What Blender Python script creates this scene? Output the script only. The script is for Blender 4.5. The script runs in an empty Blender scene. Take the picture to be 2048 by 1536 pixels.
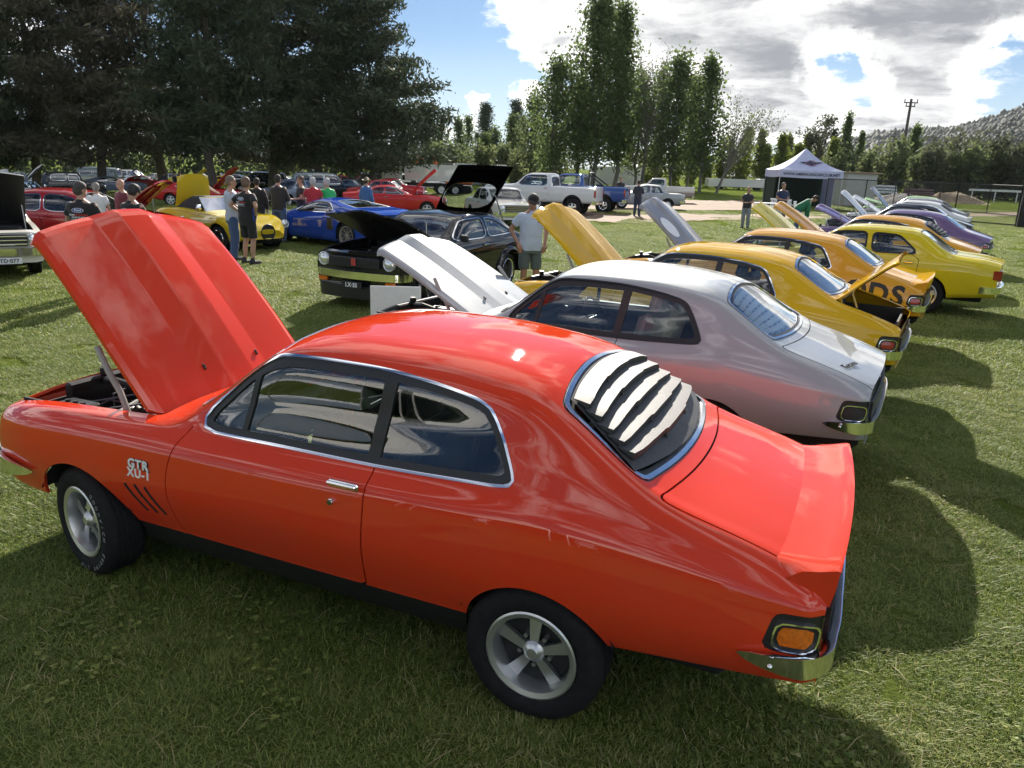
import bpy, bmesh, math, random
import numpy as np
from mathutils import Vector, Matrix

S = bpy.context.scene
COL = S.collection
rad = math.radians

# ------------------------------------------------------------------ camera
CAM = np.array([-2.212682, 3.235888, 2.169018])
YAW, PITCH, ROLL, FPX = -1.1661365, -0.277297, 0.0375939, 1539.308
_f = np.array([math.cos(YAW)*math.cos(PITCH), math.sin(YAW)*math.cos(PITCH), math.sin(PITCH)])
_r = np.array([math.sin(YAW), -math.cos(YAW), 0.0])
_u = np.cross(_r, _f)
_c, _s = math.cos(ROLL), math.sin(ROLL)
CR, CU, CF = _c*_r + _s*_u, -_s*_r + _c*_u, _f
cam_data = bpy.data.cameras.new('camera')
cam = bpy.data.objects.new('camera', cam_data)
COL.objects.link(cam)
cam.matrix_world = Matrix([[CR[i], CU[i], -CF[i], CAM[i]] for i in range(3)] + [[0, 0, 0, 1]])
cam_data.sensor_width = 36.0
cam_data.lens = FPX/2048*36.0
cam_data.clip_start = 0.05
cam_data.clip_end = 6000
S.camera = cam

def ray(u, v):
    d = CR*(u-1024)/FPX - CU*(v-768)/FPX + CF
    return d/np.linalg.norm(d)
def onz(u, v, z=0.0):
    d = ray(u, v); t = (z-CAM[2])/d[2]
    return CAM + t*d
def at_depth(u, v, depth):
    d = CR*(u-1024)/FPX - CU*(v-768)/FPX + CF
    return CAM + d*depth
def gh(x, y=0.0):
    """height of the field: level by the coupes, falling gently away to the pine grove"""
    t = np.clip(np.asarray(x, float)-5.0, 0, 150)
    return -.028*t*t/(t+8.0)
def base_at(u, ppm):
    """ground point under column u where one metre measures ppm pixels"""
    depth = FPX/ppm
    lo, hi = 250.0, 3000.0
    for _ in range(60):
        m = (lo+hi)/2
        q = at_depth(u, m, depth)
        if q[2] > gh(q[0]): lo = m
        else: hi = m
    p = at_depth(u, (lo+hi)/2, depth)
    return np.array([p[0], p[1], float(gh(p[0]))])
def ong(u, v):
    """where the ray through a pixel meets the field"""
    p = onz(u, v, 0.0)
    for _ in range(30): p = onz(u, v, float(gh(p[0])))
    return p
def pix(P):
    d = np.asarray(P, float)-CAM
    return 1024+FPX*(d@CR)/(d@CF), 768-FPX*(d@CU)/(d@CF)

# ------------------------------------------------------------------ light
SUN_AZ, SUN_EL = rad(-71.0), rad(26.0)
sun_dir = Vector((math.cos(SUN_AZ)*math.cos(SUN_EL), math.sin(SUN_AZ)*math.cos(SUN_EL), math.sin(SUN_EL)))
sl = bpy.data.lights.new('sun', 'SUN'); sl.energy = 4.4; sl.angle = rad(0.55); sl.color = (1.0, 0.93, 0.82)
so = bpy.data.objects.new('sun', sl); COL.objects.link(so)
so.rotation_euler = sun_dir.to_track_quat('Z', 'Y').to_euler()

S.view_settings.view_transform = 'Standard'
S.view_settings.look = 'None'
S.view_settings.gamma = 1.0
S.view_settings.use_curve_mapping = False
S.view_settings.exposure = 1.4
S.render.engine = 'CYCLES'
S.cycles.use_denoising = True
S.cycles.max_bounces = 7
S.cycles.transparent_max_bounces = 12
S.cycles.glossy_bounces = 4
S.cycles.sample_clamp_indirect = 6.0

class NT:
    """tiny helper for node trees"""
    def __init__(s, tree): s.t = tree; s.n = tree.nodes; s.l = tree.links
    def node(s, typ, ins=None, **kw):
        n = s.n.new(typ)
        for k, v in kw.items(): setattr(n, k, v)
        for k, v in (ins or {}).items(): s.put(n.inputs[k], v)
        return n
    def put(s, sock, v):
        if isinstance(v, bpy.types.NodeSocket): s.l.new(v, sock)
        elif isinstance(v, bpy.types.Node): s.l.new(v.outputs[0], sock)
        else: sock.default_value = v
    def math(s, op, a, b=None, c=None, clamp=False):
        n = s.n.new('ShaderNodeMath'); n.operation = op; n.use_clamp = clamp
        for i, v in enumerate((a, b, c)):
            if v is not None: s.put(n.inputs[i], v)
        return n.outputs[0]
    def vmath(s, op, a, b=None, scale=None):
        n = s.n.new('ShaderNodeVectorMath'); n.operation = op
        s.put(n.inputs[0], a)
        if b is not None: s.put(n.inputs[1], b)
        if scale is not None: s.put(n.inputs['Scale'], scale)
        return n.outputs['Value'] if op in ('DOT_PRODUCT', 'LENGTH', 'DISTANCE') else n.outputs[0]
    def noise(s, vec, scale, detail=4, rough=0.5, dist=0.0):
        n = s.node('ShaderNodeTexNoise', {'Scale': scale, 'Detail': detail, 'Roughness': rough, 'Distortion': dist})
        if vec is not None: s.put(n.inputs['Vector'], vec)
        return n.outputs['Fac']
    def ramp(s, fac, stops, interp='LINEAR'):
        n = s.n.new('ShaderNodeValToRGB'); n.color_ramp.interpolation = interp
        e = n.color_ramp.elements
        while len(e) < len(stops): e.new(0.5)
        for el, (p, c) in zip(e, stops):
            el.position = p; el.color = c if len(c) == 4 else (*c, 1)
        s.put(n.inputs[0], fac)
        return n.outputs[0]
    def mix(s, fac, a, b, blend='MIX'):
        n = s.n.new('ShaderNodeMix'); n.data_type = 'RGBA'; n.blend_type = blend
        s.put(n.inputs[0], fac); s.put(n.inputs[6], a); s.put(n.inputs[7], b)
        return n.outputs[2]
    def smooth(s, v, lo, hi):
        n = s.n.new('ShaderNodeMapRange'); n.interpolation_type = 'SMOOTHSTEP'
        s.put(n.inputs[0], v); n.inputs[1].default_value = lo; n.inputs[2].default_value = hi
        return n.outputs[0]

# ------------------------------------------------------------------ sky with broken cloud
world = bpy.data.worlds.new('World'); S.world = world; world.use_nodes = True
w = NT(world.node_tree); w.n.clear()
geo = w.node('ShaderNodeTexCoord')
D = geo.outputs['Generated']
sky = w.node('ShaderNodeTexSky'); sky.sky_type = 'NISHITA'; sky.sun_disc = False
sky.sun_elevation = SUN_EL; sky.sun_rotation = math.atan2(sun_dir.x, sun_dir.y)
sky.altitude = 600; sky.air_density = 1.0; sky.dust_density = 0.3; sky.ozone_density = 1.0
sep = w.node('ShaderNodeSeparateXYZ', {0: D})
zc = w.math('MAXIMUM', sep.outputs[2], 0.0)
k = w.math('DIVIDE', 1.0, w.math('ADD', zc, 0.16))
P2 = w.node('ShaderNodeCombineXYZ', {0: w.math('MULTIPLY', sep.outputs[0], k), 1: w.math('MULTIPLY', sep.outputs[1], k), 2: 0.0}).outputs[0]
warp = w.node('ShaderNodeTexNoise', {'Vector': P2, 'Scale': 2.2, 'Detail': 5.0, 'Roughness': 0.6})
P3 = w.vmath('ADD', P2, w.vmath('SCALE', w.vmath('SUBTRACT', warp.outputs['Color'], (0.5, 0.5, 0.5)), scale=0.40))
def density(Q):
    n_big = w.noise(Q, 0.9, 3, 0.5)
    n_det = w.noise(Q, 3.4, 10, 0.62)
    return w.math('ADD', w.math('MULTIPLY', n_big, 0.50), w.math('MULTIPLY', n_det, 0.46))
d0 = density(P3)
wd = w.node('ShaderNodeTexNoise', {'Vector': D, 'Scale': 9.0, 'Detail': 6.0, 'Roughness': 0.65})
DW = w.vmath('NORMALIZE', w.vmath('ADD', D, w.vmath('SCALE', w.vmath('SUBTRACT', wd.outputs['Color'], (0.5, 0.5, 0.5)), scale=0.13)))
def blob(u, v, size, amt):
    """a cloud bank (amt>0) or a clear gap (amt<0) around one direction of the sky"""
    d = ray(u, v)
    dt = w.vmath('DOT_PRODUCT', DW, tuple(float(a) for a in d))
    return w.math('MULTIPLY', w.smooth(dt, math.cos(size), 1.0), amt)
bl = None
for b in [(1330, 60, .13, .16), (1500, 50, .14, .24), (1600, 20, .10, .12), (1860, 80, .14, .26), (1980, 50, .13, .20), (1740, 50, .07, .10), (1150, 20, .10, .13), (1010, -10, .08, .12),
          (1560, 190, .07, .10), (1660, 220, .08, .11), (1800, 232, .08, .11), (1960, 238, .07, .11), (1480, 235, .06, .08),
          (905, 218, .055, .22), (868, 82, .035, .24), (972, 172, .026, .22), (1062, 198, .035, .18),
          (900, 130, .13, -.16), (1030, 120, .06, -.10), (1662, 100, .050, -.24), (1705, 138, .055, -.23), (1775, 162, .050, -.18), (1945, 165, .070, -.25), (2040, 145, .065, -.24),
          (600, 60, .24, -.16), (780, 60, .10, -.12)]:
    t_ = blob(*b)
    bl = t_ if bl is None else w.math('ADD', bl, t_)
cov = w.math('ADD', d0, bl)
mask = w.smooth(cov, 0.46, 0.585)
soft = w.math('ADD', w.math('ADD', w.math('MULTIPLY', w.noise(P3, 0.9, 3, 0.5), 0.50), w.math('MULTIPLY', w.noise(P3, 3.4, 4, 0.55), 0.46)), bl)
thick = w.math('MULTIPLY', w.smooth(soft, 0.55, 0.88), w.math('ADD', 0.50, w.math('MULTIPLY', w.smooth(w.noise(P3, 2.2, 7, 0.6), 0.34, 0.62), 0.5)))
sd = w.vmath('DOT_PRODUCT', D, tuple(sun_dir))
near = w.smooth(sd, 0.20, 0.85)
edge = w.mix(near, (16.0, 16.2, 16.6, 1), (9.6, 9.5, 9.3, 1))
core = w.mix(near, (12.5, 12.8, 13.4, 1), (1.9, 2.0, 2.2, 1))
cloud = w.mix(thick, edge, core)
skyc = w.mix(1.0, sky.outputs[0], (0.25, 0.37, 0.52, 1), 'MULTIPLY')
pale = w.math('MULTIPLY', w.math('SUBTRACT', 1.0, w.smooth(zc, 0.0, 0.16)), 0.75)
skyc = w.mix(pale, skyc, (5.2, 5.9, 6.6, 1))
final = w.mix(mask, skyc, cloud)
bg = w.node('ShaderNodeBackground', {'Color': final, "Strength": 0.06})
out = w.node('ShaderNodeOutputWorld', {0: bg.outputs[0]})

# ------------------------------------------------------------------ materials
MATS = {}
def mat(name, color, rough=0.5, metal=0.0, coat=0.0, coat_rough=0.03, spec=0.5, var=0.0, vscale=8.0, bump=0.0, bscale=60.0, alpha=1.0, sheen=0.0, trans=0.0, wear=0.0):
    if name in MATS: return MATS[name]
    m = bpy.data.materials.new(name); m.use_nodes = True
    t = NT(m.node_tree); t.n.clear()
    tc = t.node('ShaderNodeTexCoord').outputs['Object']
    b = t.node('ShaderNodeBsdfPrincipled', {'Roughness': rough, 'Metallic': metal, 'Coat Weight': coat, 'Coat Roughness': coat_rough, 'Specular IOR Level': spec})
    if sheen: b.inputs['Sheen Weight'].default_value = sheen
    c = (*color, 1)
    if var > 0:
        f = t.noise(tc, vscale, 5, 0.6)
        lo = tuple(max(0, x*(1-var)) for x in color)+(1,); hi = tuple(min(1, x*(1+var)) for x in color)+(1,)
        col = t.ramp(f, [(0.3, lo), (0.7, hi)])
        t.put(b.inputs['Base Color'], col)
    else:
        b.inputs['Base Color'].default_value = c
    if wear > 0:
        f = t.noise(tc, 22, 6, 0.7)
        t.put(b.inputs['Roughness'], t.math('ADD', rough, t.math('MULTIPLY', f, wear)))
    if bump > 0:
        bn = t.node('ShaderNodeBump', {'Strength': bump, 'Distance': 0.01, 'Height': t.noise(tc, bscale, 5, 0.6)})
        t.put(b.inputs['Normal'], bn.outputs[0])
    shader = b.outputs[0]
    if trans > 0:
        tr = t.node('ShaderNodeBsdfTranslucent', {'Color': c})
        shader = t.node('ShaderNodeMixShader', {0: trans, 1: shader, 2: tr.outputs[0]}).outputs[0]
    t.node('ShaderNodeOutputMaterial', {0: shader})
    MATS[name] = m
    return m
def paint(name, color, metal=0.0, rough=0.5, flake=0.0):
    """car paint: base coat, slight orange peel, dust, clear coat"""
    if name in MATS: return MATS[name]
    m = bpy.data.materials.new(name); m.use_nodes = True
    t = NT(m.node_tree); t.n.clear()
    tc = t.node('ShaderNodeTexCoord').outputs['Object']
    dust = t.noise(tc, 3.0, 6, 0.65)
    c2 = tuple(x*0.93+0.012 for x in color)
    col = t.ramp(dust, [(0.35, color), (0.75, c2)])
    b = t.node('ShaderNodeBsdfPrincipled', {'Base Color': col, 'Roughness': rough, 'Metallic': metal, 'Coat Weight': 1.0, 'Coat IOR': 1.5, 'Specular IOR Level': 0.0})
    t.put(b.inputs['Coat Roughness'], t.math('ADD', 0.002, t.math('MULTIPLY', t.noise(tc, 14, 5, 0.7), 0.022)))
    bn = t.node('ShaderNodeBump', {'Strength': 0.012, 'Distance': 0.004, 'Height': t.noise(tc, 7.0, 2, 0.5)})
    t.put(b.inputs['Coat Normal'], bn.outputs[0])
    t.node('ShaderNodeOutputMaterial', {0: b.outputs[0]})
    MATS[name] = m
    return m
def glass(name, tint=(0.75, 0.82, 0.84), ior=1.5):
    if name in MATS: return MATS[name]
    m = bpy.data.materials.new(name); m.use_nodes = True
    t = NT(m.node_tree); t.n.clear()
    tc = t.node('ShaderNodeTexCoord').outputs['Object']
    fr = t.node('ShaderNodeFresnel', {'IOR': ior})
    tr = t.node('ShaderNodeBsdfTransparent', {'Color': (*tint, 1)})
    gl = t.node('ShaderNodeBsdfGlossy', {'Color': (1, 1, 1, 1), 'Roughness': 0.01})
    df = t.node('ShaderNodeBsdfDiffuse', {'Color': (0.5, 0.5, 0.48, 1)})
    dust = t.math('MULTIPLY', t.smooth(t.noise(tc, 6, 6, 0.7), 0.35, 0.9), 0.05)
    fac = t.math('ADD', t.math('MULTIPLY', fr.outputs[0], 1.7), 0.02, clamp=True)
    s1 = t.node('ShaderNodeMixShader', {0: fac, 1: tr.outputs[0], 2: gl.outputs[0]})
    s2 = t.node('ShaderNodeMixShader', {0: dust, 1: s1.outputs[0], 2: df.outputs[0]})
    t.node('ShaderNodeOutputMaterial', {0: s2.outputs[0]})
    MATS[name] = m
    return m

CHROME = mat('chrome', (0.82, 0.83, 0.85), 0.06, 1.0, wear=0.08)
STEEL = mat('brushed_steel', (0.55, 0.56, 0.58), 0.28, 1.0, wear=0.15)
ALLOY = mat('cast_alloy', (0.60, 0.60, 0.59), 0.26, 0.85, wear=0.15)
RUBBER = mat('tyre_rubber', (0.011, 0.011, 0.012), 0.8, spec=.25, var=0.35, vscale=30, bump=0.25, bscale=90)
BLACK = mat('black_trim', (0.012, 0.012, 0.013), 0.35, wear=0.2)
BLACKM = mat('black_matt', (0.016, 0.016, 0.017), 0.75, var=0.3)
GAP = mat('panel_gap', (0.004, 0.004, 0.004), 0.9)
LOUVRE = mat('louvre_plastic', (0.035, 0.036, 0.038), 0.36, var=0.25, vscale=20, wear=0.25, bump=0.12, bscale=220)
VINYL = mat('dark_vinyl', (0.022, 0.024, 0.027), 0.5, var=0.2, bump=0.1, bscale=140)
HEADL = mat('headliner', (0.05, 0.05, 0.055), 0.9, var=0.15)
AMBER = mat('amber_lens', (0.62, 0.13, 0.01), 0.12, coat=1.0, var=0.25, vscale=60)
REDL = mat('red_lens', (0.30, 0.012, 0.010), 0.12, coat=1.0, var=0.25, vscale=60)
CLEAR = mat('clear_lens', (0.75, 0.77, 0.78), 0.08, 0.6, coat=1.0)
GLASS = glass('car_glass')
GLASSD = glass('tinted_glass', (0.22, 0.25, 0.28))
WHITEP = mat('white_plastic', (0.74, 0.75, 0.76), 0.4, var=0.06)
WHITET = mat('white_letter', (0.80, 0.80, 0.80), 0.5, var=0.05)
DARKUND = mat('underbody', (0.010, 0.010, 0.010), 0.9, var=0.3)

# ------------------------------------------------------------------ objects
def tag(o, label=None, cat=None, group=None, kind=None):
    if label: o['label'] = label
    if cat: o['category'] = cat
    if group: o['group'] = group
    if kind: o['kind'] = kind
    return o
def empty(name, loc=(0, 0, 0), rz=0.0, label=None, cat=None, group=None):
    o = bpy.data.objects.new(name, None); COL.objects.link(o)
    o.location = loc; o.rotation_euler = (0, 0, rz); o.empty_display_size = 0.2
    return tag(o, label, cat, group)
def mesh_data(name, V, F, smooth=None, norms=None):
    me = bpy.data.meshes.new(name)
    V = np.asarray(V, float)
    me.from_pydata(V.tolist() if len(V) else [], [], [tuple(int(i) for i in f) for f in F])
    if norms is not None:
        me.shade_smooth()
        nn = np.asarray(norms, float)
        nn = nn/np.maximum(np.linalg.norm(nn, axis=1, keepdims=True), 1e-9)
        me.normals_split_custom_set_from_vertices(nn.tolist())
    elif smooth is not None:
        me.shade_smooth()
        if smooth < 179: me.set_sharp_from_angle(angle=rad(smooth))
    me.update()
    return me
def tri_mesh(name, V, T):
    """fast path for big triangle soups"""
    me = bpy.data.meshes.new(name)
    V = np.ascontiguousarray(V, np.float32); T = np.ascontiguousarray(T, np.int32)
    me.vertices.add(len(V)); me.vertices.foreach_set('co', V.ravel())
    me.loops.add(T.size); me.loops.foreach_set('vertex_index', T.ravel())
    me.polygons.add(len(T))
    me.polygons.foreach_set('loop_start', np.arange(0, T.size, T.shape[1], dtype=np.int32))
    me.update(calc_edges=True); me.validate()
    return me
def link(name, me, m=None, parent=None, loc=None, rot=None):
    o = bpy.data.objects.new(name, me); COL.objects.link(o)
    if parent is not None: o.parent = parent
    if loc is not None: o.location = loc
    if rot is not None: o.rotation_euler = rot
    if m is not None:
        if len(me.materials) == 0: me.materials.append(m)
        if me.materials[0] is not m:
            o.material_slots[0].link = 'OBJECT'; o.material_slots[0].material = m
    return o
class B:
    """collects primitive shapes into one mesh"""
    def __init__(s): s.V = []; s.F = []; s.A = []
    def add(s, V, F):
        n = len(s.V); s.A.append((n, n+len(V), len(s.F), len(s.F)+len(F))); s.V.extend([tuple(map(float, v)) for v in V]); s.F.extend([tuple(i+n for i in f) for f in F]); return s
    def box(s, c, d, bev=0.0, rot=None):
        hx, hy, hz = d[0]/2, d[1]/2, d[2]/2
        if bev <= 0:
            V = [(x, y, z) for x in (-hx, hx) for y in (-hy, hy) for z in (-hz, hz)]
            F = [(0, 1, 3, 2), (4, 6, 7, 5), (0, 4, 5, 1), (2, 3, 7, 6), (0, 2, 6, 4), (1, 5, 7, 3)]
        else:
            b = min(bev, hx*.95, hy*.95, hz*.95)
            V = []; idx = {}
            for sx in (-1, 1):
                for sy in (-1, 1):
                    for sz in (-1, 1):
                        for a in range(3):
                            v = [sx*(hx-b), sy*(hy-b), sz*(hz-b)]; v[a] = (sx*hx, sy*hy, sz*hz)[a]
                            idx[sx, sy, sz, a] = len(V); V.append(tuple(v))
            F = []
            for a in range(3):
                o1, o2 = [i for i in range(3) if i != a]
                for sg in (-1, 1):
                    q = []
                    for (p, r) in ((-1, -1), (1, -1), (1, 1), (-1, 1)):
                        k3 = [0, 0, 0]; k3[a] = sg; k3[o1] = p; k3[o2] = r
                        q.append(idx[(*k3, a)])
                    F.append(tuple(q))
            for a in range(3):
                for a2 in range(a+1, 3):
                    o3 = 3-a-a2
                    for s1 in (-1, 1):
                        for s2 in (-1, 1):
                            k1 = [0, 0, 0]; k1[a] = s1; k1[a2] = s2
                            q1 = list(k1); q1[o3] = -1; q2 = list(k1); q2[o3] = 1
                            F.append((idx[(*q1, a)], idx[(*q2, a)], idx[(*q2, a2)], idx[(*q1, a2)]))
            for sx in (-1, 1):
                for sy in (-1, 1):
                    for sz in (-1, 1): F.append(tuple(idx[sx, sy, sz, a] for a in range(3)))
        V = np.array(V)
        if rot is not None: V = V @ np.array(rot).T
        return s.add(V+np.array(c), F)
    def tube(s, P, r, n=8, closed=False, cap=True, flat=1.0):
        P = np.asarray(P, float); m = len(P)
        R = np.full(m, r) if np.isscalar(r) else np.asarray(r, float)
        T = np.gradient(P, axis=0) if not closed else np.roll(P, -1, 0)-np.roll(P, 1, 0)
        T /= np.maximum(np.linalg.norm(T, axis=1, keepdims=True), 1e-9)
        ref = np.array([0, 0, 1.0]) if abs(T[0, 2]) < 0.9 else np.array([1.0, 0, 0])
        V = []; a = np.arange(n)*2*math.pi/n
        nx = np.cross(ref, T[0]); nx /= np.linalg.norm(nx)
        for i in range(m):
            nx = nx-T[i]*(nx@T[i]); nx /= max(np.linalg.norm(nx), 1e-9)
            ny = np.cross(T[i], nx)
            V.extend((P[i]+R[i]*(np.cos(a)[:, None]*nx*flat+np.sin(a)[:, None]*ny)).tolist())
        F = []
        for i in range(m if closed else m-1):
            j = (i+1) % m
            for q in range(n): F.append((i*n+q, i*n+(q+1) % n, j*n+(q+1) % n, j*n+q))
        if cap and not closed:
            F.append(tuple(range(n-1, -1, -1))); F.append(tuple((m-1)*n+q for q in range(n)))
        return s.add(V, F)
    def lathe(s, prof, axis='y', n=32, c=(0, 0, 0), a0=0.0, a1=None):
        """prof = [(radius, along)]"""
        full = a1 is None
        a = np.linspace(a0, a0+2*math.pi if full else a1, n, endpoint=not full)
        V = []
        for r, h in prof:
            for t in a:
                x, z = r*math.cos(t), r*math.sin(t)
                V.append({'y': (x, h, z), 'z': (x, z, h), 'x': (h, x, z)}[axis])
        F = []
        for i in range(len(prof)-1):
            for q in range(n if full else n-1):
                F.append((i*n+q, (i+1)*n+q, (i+1)*n+(q+1) % n, i*n+(q+1) % n))
        return s.add(np.array(V)+np.array(c), F)
    def prism(s, poly, h0, h1, axis='y'):
        n = len(poly); V = []
        for h in (h0, h1):
            for (a, b) in poly:
                V.append({'y': (a, h, b), 'z': (a, b, h), 'x': (h, a, b)}[axis])
        F = [tuple(range(n)), tuple(range(2*n-1, n-1, -1))]
        F += [(i, (i+1) % n+0, (i+1) % n+n, i+n) for i in range(n)]
        return s.add(V, F)
    def ball(s, c, r, n=12, m=8):
        r = np.array([r, r, r] if np.isscalar(r) else r)
        V = []; F = []
        for i in range(m+1):
            ph = math.pi*i/m
            for q in range(n):
                th = 2*math.pi*q/n
                V.append(np.array(c)+r*np.array([math.sin(ph)*math.cos(th), math.sin(ph)*math.sin(th), math.cos(ph)]))
        for i in range(m):
            for q in range(n): F.append((i*n+q, (i+1)*n+q, (i+1)*n+(q+1) % n, i*n+(q+1) % n))
        return s.add(V, F)
    def pieces(s):
        """one collector per separate shape"""
        out = []
        for (v0, v1, f0, f1) in s.A:
            b = B(); b.V = s.V[v0:v1]; b.F = [tuple(i-v0 for i in f) for f in s.F[f0:f1]]; out.append(b)
        return out
    def data(s, name, smooth=35): return mesh_data(name, s.V, s.F, smooth)
    def make(s, name, m, parent=None, smooth=35, loc=None, rot=None):
        return link(name, s.data(name, smooth), m, parent, loc, rot)
def rz_m(a): return np.array([[math.cos(a), -math.sin(a), 0], [math.sin(a), math.cos(a), 0], [0, 0, 1]])
def ry_m(a): return np.array([[math.cos(a), 0, math.sin(a)], [0, 1, 0], [-math.sin(a), 0, math.cos(a)]])
def rx_m(a): return np.array([[1, 0, 0], [0, math.cos(a), -math.sin(a)], [0, math.sin(a), math.cos(a)]])
TMP = bpy.data.scenes.new('scratch')
def evaluate(o):
    """mesh of an object after its modifiers, worked out in a scratch scene"""
    TMP.collection.objects.link(o)
    with bpy.context.temp_override(scene=TMP, view_layer=TMP.view_layers[0]):
        dg = bpy.context.evaluated_depsgraph_get()
        me = bpy.data.meshes.new_from_object(o.evaluated_get(dg))
    TMP.collection.objects.unlink(o)
    return me
def text_data(txt, size, depth=0.002, shear=0.0, bold=0.0, spacing=1.0, align='CENTER'):
    c = bpy.data.curves.new('lettering', 'FONT'); c.body = txt; c.size = size; c.extrude = depth
    c.align_x = align; c.align_y = 'CENTER'; c.shear = shear; c.offset = bold; c.space_character = spacing
    c.resolution_u = 3
    o = bpy.data.objects.new('lettering', c)
    me = evaluate(o)
    bpy.data.objects.remove(o); bpy.data.curves.remove(c)
    me.materials.clear()
    return me
def text(name, txt, size, m, parent, mtx, **kw):
    """lettering in its own x-y plane, placed by a 4x4 matrix"""
    me = text_data(txt, size, **kw)
    o = link(name, me, m, parent); o.matrix_local = mtx
    return o
def frame_m(o, x, y):
    """matrix whose x and y axes run along x and y from o"""
    x = Vector(x).normalized(); z = x.cross(Vector(y)).normalized(); y = z.cross(x)
    return Matrix([[x[i], y[i], z[i], o[i]] for i in range(3)]+[[0, 0, 0, 1]])
def copy_tree(o, parent=None, mats=None):
    c = o.copy(); COL.objects.link(c); c.parent = parent
    if parent is not None: c.matrix_parent_inverse = o.matrix_parent_inverse.copy()
    if mats and c.type == 'MESH':
        for sl_ in c.material_slots:
            if sl_.material in mats:
                new = mats[sl_.material]; sl_.link = 'OBJECT'; sl_.material = new
    for ch in KIDS(o): copy_tree(ch, c, mats)
    return c
def KIDS(o): return [x for x in list(COL.objects) if x.parent is o] if False else list(o.children)
# ------------------------------------------------------------------ lofted sheet metal
def pchip(xs, Y, xq):
    """monotone cubic through stations; Y is (n, ...), xs rising"""
    xs = np.asarray(xs, float); Y = np.asarray(Y, float); xq = np.asarray(xq, float)
    h = np.diff(xs); sh = (-1,)+(1,)*(Y.ndim-1)
    d = np.diff(Y, axis=0)/h.reshape(sh)
    m = np.zeros_like(Y)
    w1 = (2*h[1:]+h[:-1]).reshape(sh); w2 = (h[1:]+2*h[:-1]).reshape(sh)
    a, b = d[:-1], d[1:]
    ok = a*b > 0
    with np.errstate(divide='ignore', invalid='ignore'):
        hm = (w1+w2)/(w1/np.where(ok, a, 1)+w2/np.where(ok, b, 1))
    m[1:-1] = np.where(ok, hm, 0)
    m[0] = d[0]; m[-1] = d[-1]
    i = np.clip(np.searchsorted(xs, xq, side='right')-1, 0, len(xs)-2)
    t = ((xq-xs[i])/h[i]).reshape(sh); hh = h[i].reshape(sh)
    return ((1+2*t)*(1-t)**2)*Y[i]+(t*(1-t)**2)*hh*m[i]+(t*t*(3-2*t))*Y[i+1]+(t*t*(t-1))*hh*m[i+1]
def cr_rows(P, sub):
    """non-uniform Catmull-Rom across rows: P (nx,K,3) -> (nx,(K-1)*sub+1,3), plus row parameter"""
    nx, K, _ = P.shape
    h = np.maximum(np.linalg.norm(np.diff(P, axis=1), axis=2), 1e-6)[..., None]
    d = np.diff(P, axis=1)/h
    m = np.zeros_like(P)
    m[:, 1:-1] = (d[:, :-1]*h[:, 1:]+d[:, 1:]*h[:, :-1])/(h[:, 1:]+h[:, :-1])
    m[:, 0] = d[:, 0]; m[:, -1] = d[:, -1]; m[:, -1, 2] = 0
    out, T = [], []
    for k in range(K-1):
        n = sub[k] if not np.isscalar(sub) else sub
        for q in range(n):
            t = q/n
            out.append(((1+2*t)*(1-t)**2)*P[:, k]+(t*(1-t)**2)*h[:, k]*m[:, k]+(t*t*(3-2*t))*P[:, k+1]+(t*t*(t-1))*h[:, k]*m[:, k+1])
            T.append(k+t)
    out.append(P[:, -1]); T.append(K-1)
    return np.stack(out, 1), np.array(T)
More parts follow.
